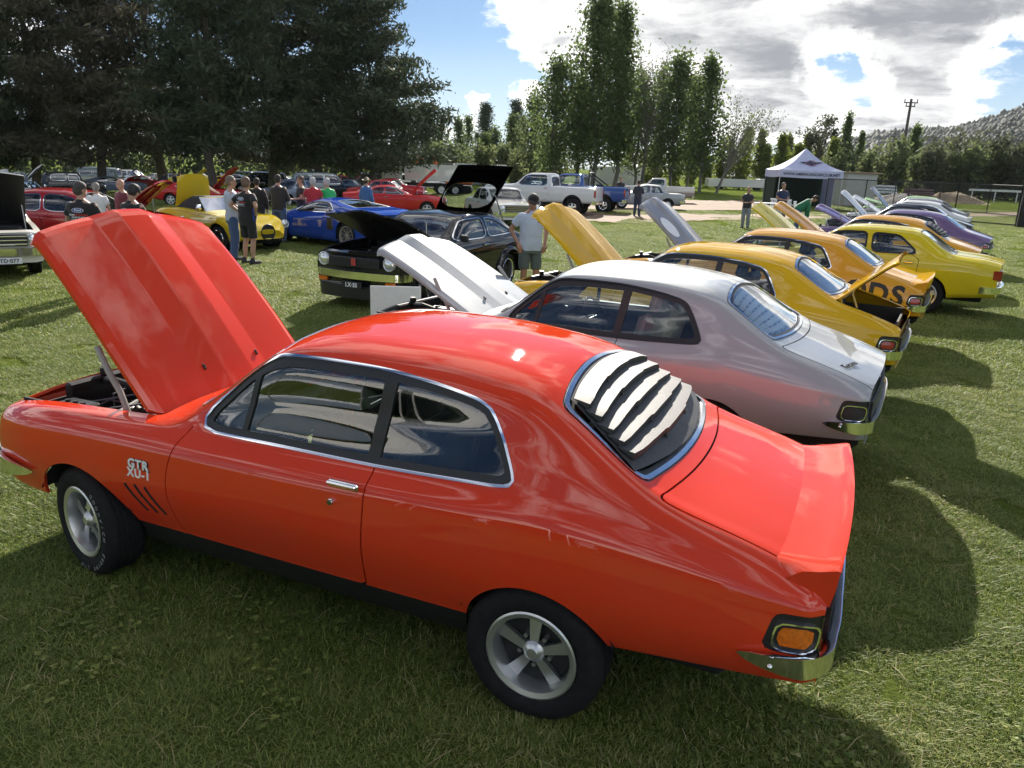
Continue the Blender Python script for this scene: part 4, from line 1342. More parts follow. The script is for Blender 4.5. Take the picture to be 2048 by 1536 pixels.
    # underside
    zo = float(np.median(bot))
    wmid = wm-.32
    ub = B().box(((x0+x1)/2, 0, zo+.10), ((x1-x0)*.9, wmid*2, .16), .03)
    m.b('underbody', ub, DARKUND)
    for cx, cz, r in s['arch']:
        for sg in (1, -1):
            wl_ = B().lathe([(.002, sg*(wmid-.03)), (r+.015, sg*(wmid-.03)), (r+.015, sg*(wm-.06))], n=18, c=(cx, 0, cz), a0=-.2, a1=math.pi+.2)
            m.b('wheel_well', wl_, DARKUND)
    if 'cabin' in s:
        ca, cb_, zfl, bl = s['cabin']
        add_cabin(m, ca, cb_, wm-.16, zfl, bl, rear=s.get('rear_seat', True), colour=s.get('seat', VINYL), wheel_side=s.get('rhd', -1))
    xf, xr, yt, wh = s['wheels']
    put_wheels(m, wh, xf, xr, yt, s.get('steer', 0))
    return m

# four-door sedan of the seventies
SEDAN70 = gen_car(dict(x=(-2.30, 2.15), nx=110,
    top=[(-2.30, .90), (-2.0, .955), (-1.62, .985), (-1.55, 1.0), (-1.02, 1.33), (-.85, 1.365), (-.3, 1.385), (.15, 1.36), (.27, 1.32), (.80, .965), (.90, .94), (1.5, .90), (2.05, .83), (2.15, .80)],
    belt=[(-2.30, .86), (-1.9, .91), (-1.3, .935), (.5, .925), (1.2, .90), (2.15, .78)], bot=[(-2.3, .36), (-1.7, .30), (-1.2, .22), (1.2, .22), (1.7, .30), (2.15, .36)],
    w=[(-2.30, .76), (-1.9, .815), (-1, .83), (1, .83), (1.8, .80), (2.15, .73)], tumble=.17, plan=(.10, .06), crown=.90,
    wins=[[(.70, .945), (.33, 1.255), (.13, 1.285), (-.22, 1.29), (-.24, .945)], [(-.31, .945), (-.29, 1.29), (-.72, 1.275), (-1.00, 1.05), (-1.02, .96)]],
    ws=(.80, .24, .06), rs=(-1.00, -1.55, .05),
    doors=[[(.72, .98), (.80, .7), (.78, .30), (-.27, .30), (-.27, .98)], [(-.285, .98), (-.285, .30), (-.90, .30), (-1.06, .55), (-1.08, .98)]],
    arch=[(1.33, .31, .35), (-1.22, .31, .35)], fbump=(.50, .13, .25, CHROME), rbump=(.48, .12, .22, CHROME),
    lf=[(.52, .68, .09)], lr=[(.60, .72, .28, .17)], side_marks=[(-2.22, .73, .09, .15, REDL)], grille=(.68, .8, .15, 4, BLACK),
    hood=(.92, 2.08, .66, 50, 'cowl', .03), cabin=(-1.3, .72, .34, .92), wheels=(1.33, -1.22, .69, WH_FIVE)))
# black three-door hatch with flared arches, bonnet and hatch up
HATCH70 = gen_car(dict(x=(-2.20, 2.25), nx=120,
    top=[(-2.20, .86), (-1.95, .93), (-1.75, .99), (-.85, 1.335), (-.3, 1.37), (.10, 1.345), (.25, 1.30), (.80, .97), (.92, .945), (1.5, .915), (2.1, .85), (2.25, .82)],
    belt=[(-2.20, .83), (-1.6, .93), (-1.0, .945), (.5, .925), (1.2, .905), (2.25, .79)], bot=[(-2.2, .36), (-1.7, .30), (-1.2, .20), (1.2, .20), (1.7, .26), (2.25, .30)],
    w=[(-2.20, .76), (-1.9, .82), (-1, .85), (1, .845), (1.9, .82), (2.25, .77)], tumble=.18, plan=(.09, .06), crown=.90, flare=.06,
    wins=[[(.72, .945), (.32, 1.245), (.12, 1.275), (-.36, 1.285), (-.38, .945)], [(-.46, .95), (-.44, 1.28), (-.80, 1.25), (-1.38, 1.03), (-1.33, .97)]],
    ws=(.80, .22, .06), doors=[[(.74, .98), (.82, .7), (.80, .26), (-.40, .26), (-.43, .98)]],
    hatch=(-1.85, -.80, .60), arch=[(1.36, .31, .36), (-1.18, .32, .37)],
    fbump=(.50, .12, .22, CHROME), rbump=(.48, .12, .2, CHROME), lf=[(.60, .70, .088)], lr=[(.58, .70, .3, .14)], grille=(.69, .92, .15, 5, BLACK),
    plate=(.36, 0.0, 'LX·SS', WHITET, BLACK), hood=(.94, 2.17, .70, 46, 'cowl', .04), cabin=(-1.3, .72, .34, .93), wheels=(1.36, -1.18, .71, WH_DISH)))
def _hatch_extra(m):
    V = []
    L = 1.12
    nx_, ny_ = 14, 15
    for i in range(nx_):
        t = i/(nx_-1)
        for j in range(ny_):
            yy = -1+2*j/(ny_-1)
            V.append((-L*t, yy*(.55+.05*t), -.30*t-.10*t*t-.03*yy*yy))
    F = [(i*ny_+j, (i+1)*ny_+j, (i+1)*ny_+j+1, i*ny_+j+1) for i in range(nx_-1) for j in range(ny_-1)]
    pl = Pool(np.array(V), np.tile([0., 0, 1.], (len(V), 1)), np.zeros(len(V)))
    P = chaikin([(-.06, -.50), (-.66, -.54), (-.66, .54), (-.06, .50)], 2, .2)
    g, f = pl.split(F, sdpoly(pl.P[:, 0], pl.P[:, 1], P))
    ring, f = pl.split(f, sdpoly(pl.P[:, 0], pl.P[:, 1], P)-.02)
    a = (0, rad(62), 0); lo = (-.83, 0, 1.345)
    h = m.part('hatch_lid', pl.mesh('hatch_lid', f, 0, .03), 'paint', loc=lo, rot=a)
    m.part('rear_window', pl.mesh('hatch_glass', g, -.004), 'glass', h)
    m.part('rear_window_trim', pl.mesh('hatch_trim', ring, .004, .01), CHROME, h)
    for s_ in (1, -1):
        m.b('gas_strut', B().tube([(-1.55, s_*.58, .98), (-1.10, s_*.56, 1.62)], .012, 8), STEEL)
    b = m.b('windscreen_banner', sweep([(.33+.03*math.cos(t), t*.40, 1.268-.025*t*t) for t in np.linspace(-1.35, 1.35, 15)], [(0, -.05), (.052, -.082), (.053, -.082), (.004, -.046)][::1]), mat('sticker', (.62, .66, .70), .4, var=.05))
    m.part('lettering', text_data('Torana Club', .075, .001, shear=.3), mat('sticker_blue', (.03, .05, .16), .5, var=.1), b, mtx=frame_m((.412, 0, 1.208), (0, 1, 0), (-.55, 0, .75)))
    m.b('badge', B().box((2.31, 0.02, .70), (.02, .08, .11), .008), mat('badge_red', (.45, .04, .03), .3, var=.2))
    for s_ in (1, -1): m.b('indicator', B().box((2.22, s_*.62, .40), (.05, .17, .07), .012), AMBER)
    m.b('front_spoiler', sweep(mirrored(spath([(1.75, .84, .26), (2.0, .82, .25), (2.18, .70, .24), (2.26, .4, .24), (2.28, 0, .24)], 14)), [(-.01, -.09), (.03, -.10), (.01, .10), (-.02, .10)]), BLACK)
    for s_ in (1, -1):
        m.b('door_mirror', B().box((.62, s_*.93, 1.0), (.07, .15, .11), .025), BLACK)
_hatch_extra(HATCH70)
# compact sedan of the sixties with chrome grille
SEDAN60 = gen_car(dict(x=(-2.25, 2.25),
    top=[(-2.25, .90), (-2.0, .95), (-1.3, .97), (-1.22, 1.0), (-.85, 1.36), (-.6, 1.40), (0, 1.42), (.25, 1.38), (.36, 1.33), (.78, .99), (.86, .965), (1.6, .93), (2.15, .88), (2.25, .86)],
    belt=[(-2.25, .86), (-1.2, .92), (.6, .93), (1.6, .90), (2.25, .83)], bot=[(-2.25, .36), (-1.6, .30), (-1.1, .24), (1.2, .24), (1.7, .30), (2.25, .34)],
    w=[(-2.25, .80), (-1.9, .85), (1.8, .85), (2.25, .82)], tumble=.14, plan=(.06, .06),
    wins=[[(.70, .95), (.42, 1.30), (.2, 1.33), (-.20, 1.34), (-.2, .95)], [(-.27, .95), (-.27, 1.34), (-.70, 1.31), (-.98, 1.0), (-.98, .95)]],
    ws=(.78, .34, .05), rs=(-.84, -1.22, .05), doors=[[(.74, .98), (.78, .3), (-.23, .3), (-.23, .98)], [(-.25, .98), (-.25, .3), (-.8, .3), (-1.0, .6), (-1.02, .98)]],
    arch=[(1.36, .33, .36), (-1.25, .33, .36)], fbump=(.53, .14, .25, CHROME), rbump=(.5, .14, .25, CHROME), lf=[(.66, .73, .10)], lr=[(.66, .72, .14, .14)],
    grille=(.73, 1.14, .20, 3, CHROME), plate=(.39, .26, 'TD·077', mat('plate_ink', (.02, .03, .09), .5, var=.1), WHITEP),
    hood=(.90, 2.10, .70, 52, 'cowl', .02), cabin=(-1.15, .72, .36, .93), wheels=(1.36, -1.25, .70, WH_STEEL)))
# modern rounded sedan
SEDAN00 = gen_car(dict(x=(-2.45, 2.45),
    top=[(-2.45, 1.0), (-2.2, 1.06), (-1.75, 1.09), (-1.55, 1.13), (-.95, 1.38), (-.5, 1.435), (0, 1.43), (.35, 1.36), (1.02, 1.02), (1.3, .97), (1.9, .88), (2.3, .74), (2.45, .66)],
    belt=[(-2.45, .93), (-1.4, .985), (.6, .93), (1.4, .86), (2.2, .68), (2.45, .60)], bot=[(-2.45, .30), (-1.6, .22), (1.6, .20), (2.45, .24)],
    w=[(-2.45, .78), (-2.0, .88), (-1, .92), (1, .92), (1.9, .88), (2.45, .72)], tumble=.22, plan=(.30, .14), sh=.07,
    wins=[[(.86, .95), (.45, 1.20), (.15, 1.31), (-.30, 1.345), (-.30, .965)], [(-.36, .965), (-.36, 1.345), (-.80, 1.31), (-1.20, 1.12), (-1.32, 1.02), (-1.05, .985)]],
    ws=(1.02, .36, .08), rs=(-.98, -1.60, .06), doors=[[(.90, .96), (.95, .5), (.85, .24), (-.33, .24), (-.33, .98)], [(-.345, .98), (-.345, .24), (-.95, .24), (-1.12, .55), (-1.2, 1.0)]],
    arch=[(1.42, .33, .37), (-1.38, .33, .37)], lf=[(.60, .64, .09)], lr=[(.66, .84, .26, .16)], glass='dark', side_marks=[(-2.33, .85, .16, .15, REDL)], handle_m='paint', hood=(1.20, 2.25, .66, 52, 'cowl', .0), inner='paint',
    cabin=(-1.3, .85, .36, .95), wheels=(1.42, -1.38, .78, WH_FIVE)))
# long-nosed fastback coupe, bonnet up
FASTBACK = gen_car(dict(x=(-2.30, 2.30),
    top=[(-2.30, .92), (-2.1, .97), (-1.75, 1.0), (-1.6, 1.03), (-.75, 1.29), (-.4, 1.325), (-.05, 1.31), (.08, 1.27), (.55, .98), (.65, .955), (1.5, .92), (2.2, .84), (2.30, .81)],
    belt=[(-2.30, .88), (-1.4, .95), (-.9, .94), (.4, .91), (1.5, .89), (2.30, .78)], bot=[(-2.3, .36), (-1.6, .28), (1.6, .26), (2.3, .34)],
    w=[(-2.30, .80), (-1.8, .87), (-1, .89), (1, .88), (1.9, .86), (2.30, .80)], tumble=.20, plan=(.08, .06), sh=.07,
    wins=[[(.45, .93), (.12, 1.20), (-.1, 1.235), (-.42, 1.24), (-.45, .93)], [(-.50, .95), (-.48, 1.235), (-.85, 1.19), (-1.05, 1.02), (-1.0, .96)]],
    ws=(.55, .06, .05), rs=(-.78, -1.58, .05), doors=[[(.50, .96), (.55, .28), (-.50, .28), (-.55, .6), (-.52, .96)]],
    arch=[(1.40, .33, .36), (-1.32, .33, .36)], fbump=(.48, .10, .2, CHROME), rbump=(.50, .10, .2, CHROME), lf=[(.66, .68, .09)], lr=[(.5, .72, .14, .16)], grille=(.67, .9, .16, 3, CHROME),
    hood=(.68, 2.24, .70, 48, 'cowl', .05), inner='paint', cabin=(-1.3, .48, .34, .92), wheels=(1.40, -1.32, .73, WH_FIVE)))
# open two-seater with bulging wings and black soft top
ROADSTER = gen_car(dict(x=(-2.0, 2.0), nx=100,
    top=[(-2.0, .70), (-1.75, .84), (-1.25, .92), (-.95, .95), (-.85, .96), (.10, .93), (.3, .94), (.9, .88), (1.5, .78), (1.85, .64), (2.0, .56)],
    belt=[(-2.0, .62), (-1.7, .78), (-1.2, .88), (-.6, .86), (0, .82), (.6, .82), (1.15, .84), (1.6, .74), (2.0, .48)], bot=[(-2.0, .40), (-1.5, .26), (-1, .2), (1, .2), (1.5, .24), (2.0, .34)],
    w=[(-2.0, .62), (-1.75, .80), (-1.2, .90), (-.6, .80), (0, .76), (.5, .78), (1.15, .85), (1.6, .78), (2.0, .50)], tumble=.05, plan=(.22, .2), sh=.10, crown=.6,
    doors=[[(.36, .84), (.38, .32), (-.42, .32), (-.46, .86)]], arch=[(1.15, .33, .36), (-1.15, .33, .37)], liner=False,
    lf=[(.56, .68, .085)], lr=[(.62, .62, .08, .08)], wheels=(1.15, -1.15, .70, WH_DISH)))
def _roadster_extra(m):
    n = 18
    V = []
    prof = [(-.98, .94, .56), (-.85, 1.12, .50), (-.55, 1.23, .47), (-.15, 1.25, .47), (.05, 1.22, .48)]
    for (x, z, w_) in prof:
        for j in range(n+1):
            t = -1+2*j/n
            V.append((x, t*w_*(1.0 if abs(t) < .8 else 1.08), z-(z-.90)*max(0, (abs(t)-.62)/.38)**2))
    m.part('soft_top', mesh_data('soft_top', V, [(i*(n+1)+j, (i+1)*(n+1)+j, (i+1)*(n+1)+j+1, i*(n+1)+j+1) for i in range(4) for j in range(n)], smooth=60), mat('soft_top', (.012, .012, .013), .8, var=.3, bump=.2))
    fr = B().tube([(.36, -.56, .90), (.06, -.52, 1.22), (.06, .52, 1.22), (.36, .56, .90)], .014, 8)
    w_ = m.b('windscreen_frame', fr, CHROME)
    m.part('windscreen', mesh_data('rw', [(.35, -.55, .91), (.07, -.51, 1.21), (.07, .51, 1.21), (.35, .55, .91)], [(0, 1, 2, 3)]), 'glass', w_)
    m.b('grille_mouth', B().lathe([(.001, 2.0), (.17, 2.0), (.19, 2.03), (.20, 2.0)], axis='x', n=24, c=(-.02, 0, .50)), BLACK)
    for s_ in (1, -1): m.b('door_mirror', B().ball((.42, s_*.80, 1.0), (.05, .08, .08)), CHROME)
    V = []
    L, ny_ = .80, 13
    for i in range(9):
        t = i/8
        for j in range(ny_):
            yy = -1+2*j/(ny_-1)
            V.append((-L*t+.10*abs(yy)**3*t, yy*(.50-.06*t), -.14*t*t-.05*yy*yy))
    F = [(i*ny_+j, (i+1)*ny_+j, (i+1)*ny_+j+1, i*ny_+j+1) for i in range(8) for j in range(ny_-1)]
    h = m.part('boot_lid', mesh_data('rl', V, F, smooth=40), 'paint', loc=(-1.02, 0, .95), rot=(0, rad(108), 0))
    V2 = np.array(V)*[.94, .86, 1]-[.02, 0, .025]
    m.part('inner_panel', mesh_data('rl2', V2, [f[::-1] for f in F], smooth=40), mat('boot_lining', (.06, .06, .055), .8, var=.3), h)
_roadster_extra(ROADSTER)
# low mid-engined sports car
SPORTS = gen_car(dict(x=(-2.25, 2.35), nx=110,
    top=[(-2.25, .92), (-2.0, 1.0), (-1.5, 1.04), (-.9, 1.12), (-.3, 1.215), (.1, 1.225), (.45, 1.17), (1.15, .86), (1.6, .74), (2.1, .58), (2.35, .46)],
    belt=[(-2.25, .86), (-1.6, .94), (-1.0, .92), (-.4, .86), (.6, .80), (1.3, .78), (1.8, .64), (2.35, .40)], bot=[(-2.25, .30), (-1.5, .18), (1.5, .15), (2.35, .20)],
    w=[(-2.25, .88), (-1.6, .97), (-1.0, .96), (-.3, .90), (.6, .89), (1.35, .95), (1.9, .90), (2.35, .70)], tumble=.30, plan=(.42, .10), sh=.09, crown=.85,
    wins=[[(.95, .84), (.5, 1.08), (.1, 1.15), (-.35, 1.13), (-.70, .99), (-.60, .885)]],
    ws=(1.15, .42, .12), rs=(-.45, -1.35, .02), doors=[[(.85, .84), (.90, .40), (.70, .24), (-.30, .24), (-.52, .50), (-.62, .90)]],
    arch=[(1.40, .345, .375), (-1.32, .355, .385)], lf=[], lr=[(.55, .78, .30, .08)], glass='dark', handle_m='paint',
    side_marks=[(-.78, .62, .34, .30, BLACK)], cabin=(-.7, .75, .26, .80), rear_seat=False, wheels=(1.40, -1.32, .80, WH_MULTI)))
# pick-ups
PICKUP = gen_car(dict(x=(-2.85, 2.75), nx=110,
    top=[(-2.85, 1.36), (-.72, 1.36), (-.66, 1.40), (-.62, 1.90), (-.5, 1.95), (.35, 1.95), (.55, 1.90), (1.12, 1.44), (1.2, 1.40), (2.6, 1.30), (2.75, 1.26)],
    belt=[(-2.85, 1.33), (-.7, 1.33), (1.1, 1.33), (2.75, 1.20)], bot=[(-2.85, .62), (2.75, .58)],
    w=[(-2.85, .96), (-1, .99), (1.5, .99), (2.75, .94)], tumble=.12, plan=(.07, .02), sh=.035,
    wins=[[(1.02, 1.36), (.58, 1.84), (-.48, 1.86), (-.48, 1.36)]], ws=(1.12, .52, .05), rs=(-.615, -.70, .0), doors=[[(1.08, 1.36), (1.10, .66), (-.55, .66), (-.55, 1.36)]],
    bed=(-2.78, -.78, .80), bed_floor=.85, arch=[(1.75, .52, .48), (-1.75, .52, .48)], fbump=(.66, .22, .2, CHROME), rbump=(.66, .18, .12, CHROME), lf=[(.72, 1.05, .10)], lr=[(.90, 1.06, .14, .34)],
    side_marks=[(-2.80, 1.06, .06, .30, REDL)], grille=(1.05, 1.2, .28, 3, CHROME), cabin=(-.55, 1.0, .8, 1.36), rear_seat=False, wheels=(1.75, -1.75, .82, WH_TRUCK)))
PICKUP60 = gen_car(dict(x=(-2.55, 2.45), nx=100,
    top=[(-2.55, 1.18), (-.62, 1.18), (-.56, 1.22), (-.52, 1.66), (-.42, 1.72), (.3, 1.73), (.45, 1.68), (.86, 1.28), (.95, 1.22), (2.3, 1.12), (2.45, 1.06)],
    belt=[(-2.55, 1.15), (-.6, 1.15), (.9, 1.16), (2.45, 1.0)], bot=[(-2.55, .46), (2.45, .42)], w=[(-2.55, .90), (-1, .95), (1.5, .95), (2.45, .90)], tumble=.12, plan=(.06, .02), sh=.035,
    wins=[[(.78, 1.19), (.45, 1.62), (-.38, 1.64), (-.38, 1.19)]], ws=(.86, .42, .05), rs=(-.52, -.60, .0), doors=[[(.85, 1.2), (.85, .48), (-.45, .48), (-.45, 1.2)]],
    bed=(-2.48, -.66, .78), bed_floor=.7, two=.80, arch=[(1.55, .36, .42), (-1.50, .36, .42)], fbump=(.52, .14, .2, CHROME), rbump=(.50, .14, .14, CHROME), lf=[(.7, .85, .1)], lr=[(.86, .86, .08, .2)],
    grille=(.85, 1.1, .22, 4, CHROME), cabin=(-.5, .8, .6, 1.18), rear_seat=False, wheels=(1.55, -1.50, .76, WH_FIVE)))
# utility coupe, four-wheel drive wagon, camper van
UTE = gen_car(dict(x=(-2.4, 2.35), top=[(-2.4, .96), (-.72, .98), (-.66, 1.02), (-.58, 1.36), (-.4, 1.42), (.15, 1.43), (.3, 1.38), (.78, 1.0), (.88, .97), (2.2, .88), (2.35, .84)],
    belt=[(-2.4, .93), (.7, .95), (2.35, .80)], bot=[(-2.4, .32), (2.35, .3)], w=[(-2.4, .82), (-1, .88), (1.5, .88), (2.35, .82)], tumble=.15, plan=(.07, .04),
    wins=[[(.70, .97), (.34, 1.32), (-.48, 1.35), (-.50, .97)]], ws=(.78, .28, .05), rs=(-.57, -.66, 0), doors=[[(.75, .98), (.75, .34), (-.5, .34), (-.5, .98)]],
    bed=(-2.34, -.76, .70), bed_floor=.55, arch=[(1.4, .33, .36), (-1.4, .33, .36)], fbump=(.5, .13, .2, CHROME), rbump=(.5, .13, .2, CHROME), lf=[(.62, .68, .1)], lr=[(.7, .7, .1, .2)],
    grille=(.68, 1.0, .16, 3, CHROME), cabin=(-.5, .7, .36, .95), rear_seat=False, wheels=(1.4, -1.4, .72, WH_STEEL)))
WAGON = gen_car(dict(x=(-2.3, 2.35), top=[(-2.3, 1.1), (-2.2, 1.55), (-2.0, 1.72), (-.5, 1.78), (.3, 1.76), (.5, 1.70), (1.05, 1.16), (1.2, 1.12), (2.2, 1.02), (2.35, .96)],
    belt=[(-2.3, 1.05), (1.0, 1.08), (2.35, .92)], bot=[(-2.3, .4), (2.35, .4)], w=[(-2.3, .86), (-1.8, .92), (1.8, .93), (2.35, .86)], tumble=.16, plan=(.12, .06),
    wins=[[(.92, 1.12), (.48, 1.60), (-.25, 1.66), (-.25, 1.10)], [(-.32, 1.10), (-.32, 1.66), (-1.08, 1.65), (-1.08, 1.10)], [(-1.16, 1.10), (-1.16, 1.64), (-2.0, 1.58), (-2.1, 1.12)]],
    ws=(1.05, .50, .05), glass='dark', doors=[[(1.0, 1.1), (1.0, .44), (-.28, .44), (-.28, 1.1)], [(-.29, 1.1), (-.29, .44), (-.95, .44), (-1.12, .7), (-1.12, 1.1)]],
    arch=[(1.45, .37, .42), (-1.35, .37, .42)], lf=[(.68, .82, .1)], lr=[(.78, .95, .12, .3)], fbump=(.52, .2, .2, BLACK), rbump=(.52, .2, .2, BLACK), cabin=(-1.4, .9, .5, 1.08), wheels=(1.45, -1.35, .78, WH_FIVE)))
VAN = gen_car(dict(x=(-2.15, 2.15), top=[(-2.15, 1.3), (-2.08, 1.80), (-1.8, 1.98), (0, 2.04), (1.5, 2.0), (1.75, 1.90), (2.05, 1.25), (2.15, 1.15)],
    belt=[(-2.15, 1.18), (2.05, 1.18), (2.15, 1.08)], bot=[(-2.15, .4), (2.15, .4)], w=[(-2.15, .78), (-1.8, .86), (1.8, .86), (2.15, .78)], tumble=.12, plan=(.14, .10),
    wins=[[(1.72, 1.24), (1.55, 1.72), (.85, 1.76), (.85, 1.24)], [(.72, 1.24), (.72, 1.76), (-.35, 1.78), (-.35, 1.24)], [(-.5, 1.24), (-.5, 1.78), (-1.7, 1.74), (-1.75, 1.24)]],
    ws=(2.04, 1.76, .04), rs=(-1.95, -2.1, 0), glass='dark', arch=[(1.2, .36, .38), (-1.2, .36, .38)], lf=[(.55, .85, .1)], lr=[(.68, .85, .1, .25)], fbump=(.48, .12, .2, CHROME), rbump=(.48, .12, .2, CHROME), two=1.05,
    cabin=(-1.5, 1.5, .6, 1.15), wheels=(1.2, -1.2, .70, WH_STEEL)))
# upright pre-war sedan with separate mudguards
HOTROD = gen_car(dict(x=(-1.75, 1.75), top=[(-1.75, 1.0), (-1.6, 1.35), (-1.3, 1.58), (-.6, 1.64), (.25, 1.62), (.38, 1.56), (.55, 1.14), (.65, 1.10), (1.6, 1.04), (1.75, 1.0)],
    belt=[(-1.75, .96), (.5, 1.06), (1.75, .96)], bot=[(-1.75, .42), (1.75, .42)], w=[(-1.75, .55), (-1.3, .66), (.3, .66), (.7, .52), (1.75, .40)], tumble=.08, plan=(.03, .14),
    wins=[[(.42, 1.12), (.30, 1.50), (-.25, 1.52), (-.25, 1.12)], [(-.35, 1.12), (-.35, 1.52), (-1.15, 1.48), (-1.2, 1.12)]], ws=(.56, .38, .02), glass='dark', doors=[[(.45, 1.08), (.45, .46), (-.3, .46), (-.3, 1.08)]],
    arch=[(1.35, .34, .30), (-1.30, .36, .32)], lf=[(.50, .80, .10)], lr=[(.5, .7, .1, .1)], grille=(.72, .5, .5, 8, CHROME), fbump=(.45, .08, .1, CHROME), cabin=(-1.2, .4, .5, 1.05), wheels=(1.35, -1.30, .70, WH_STEEL)))
for _cx, _r in ((1.35, .39), (-1.30, .42)):
    for _s in (1, -1):
        HOTROD.b('mudguard', B().lathe([(_r, _s*.50), (_r+.03, _s*.66), (_r, _s*.82), (_r-.05, _s*.84)], n=20, c=(_cx, 0, .33), a0=-.1, a1=math.pi+.3), 'paint', smooth=60)
# ------------------------------------------------------------------ people
def cone(b, p0, p1, r0, r1, n=10, flat=False):
    """tapered capsule (rounded ends unless flat)"""
    p0, p1 = np.array(p0, float), np.array(p1, float)
    ax = p1-p0; L = np.linalg.norm(ax); ax /= max(L, 1e-9)
    pts, rr = [], []
    if not flat:
        for a in (-85, -60, -30): pts.append(p0+ax*r0*math.sin(rad(a))); rr.append(r0*math.cos(rad(a)))
    pts += [p0, p1]; rr += [r0, r1]
    if not flat:
        for a in (30, 60, 85): pts.append(p1+ax*r1*math.sin(rad(a))); rr.append(r1*math.cos(rad(a)))
    # resample tangents are along ax throughout
    ref = np.array([0, 0, 1.0]) if abs(ax[2]) < .9 else np.array([1.0, 0, 0])
    nx_ = np.cross(ref, ax); nx_ /= np.linalg.norm(nx_); ny_ = np.cross(ax, nx_)
    a = np.arange(n)*2*math.pi/n
    V = []
    for p, r in zip(pts, rr): V.extend((p+r*(np.cos(a)[:, None]*nx_+np.sin(a)[:, None]*ny_)).tolist())
    m_ = len(pts)
    F = [(i*n+q, i*n+(q+1) % n, (i+1)*n+(q+1) % n, (i+1)*n+q) for i in range(m_-1) for q in range(n)]
    F += [tuple(range(n-1, -1, -1)), tuple((m_-1)*n+q for q in range(n))]
    b.add(V, F)
def rings(b, R, n=20):
    """closed loft of ellipse rings (cx,cy,cz,rx,ry)"""
    a = np.arange(n)*2*math.pi/n; V = []
    for (c, rx, ry, M) in R:
        e = np.stack([np.sign(np.cos(a))*np.abs(np.cos(a))**.85*rx, np.sign(np.sin(a))*np.abs(np.sin(a))**.85*ry, np.zeros(n)], 1)
        V.extend((np.array(c)+e@np.array(M).T).tolist())
    k = len(R)
    F = [(i*n+q, i*n+(q+1) % n, (i+1)*n+(q+1) % n, (i+1)*n+q) for i in range(k-1) for q in range(n)]
    F += [tuple(range(n-1, -1, -1)), tuple((k-1)*n+q for q in range(n))]
    b.add(V, F)
FOLD = bpy.data.textures.new('cloth_folds', 'CLOUDS'); FOLD.noise_scale = .09; FOLD.noise_depth = 2
def fuse(name, b, vox, smooth=3, folds=0.0):
    me = mesh_data(name, b.V, b.F)
    o = bpy.data.objects.new(name, me)
    r = o.modifiers.new('r', 'REMESH'); r.mode = 'VOXEL'; r.voxel_size = vox
    s_ = o.modifiers.new('s', 'SMOOTH'); s_.factor = .5; s_.iterations = smooth
    if folds:
        d = o.modifiers.new('d', 'DISPLACE'); d.texture = FOLD; d.strength = folds; d.mid_level = .25; d.texture_coords = 'LOCAL'
    out = evaluate(o)
    bpy.data.objects.remove(o); bpy.data.meshes.remove(me)
    out.shade_smooth()
    return out
SKIN = mat('skin', (.42, .235, .16), .55, var=.12, vscale=18)
SKIN2 = mat('skin_tanned', (.33, .17, .11), .55, var=.12, vscale=18)
CLOTHS = {}
def cloth(name, c): return mat('cloth_'+name, c, .85, var=.06, vscale=10, bump=.25, bscale=180, sheen=.15)
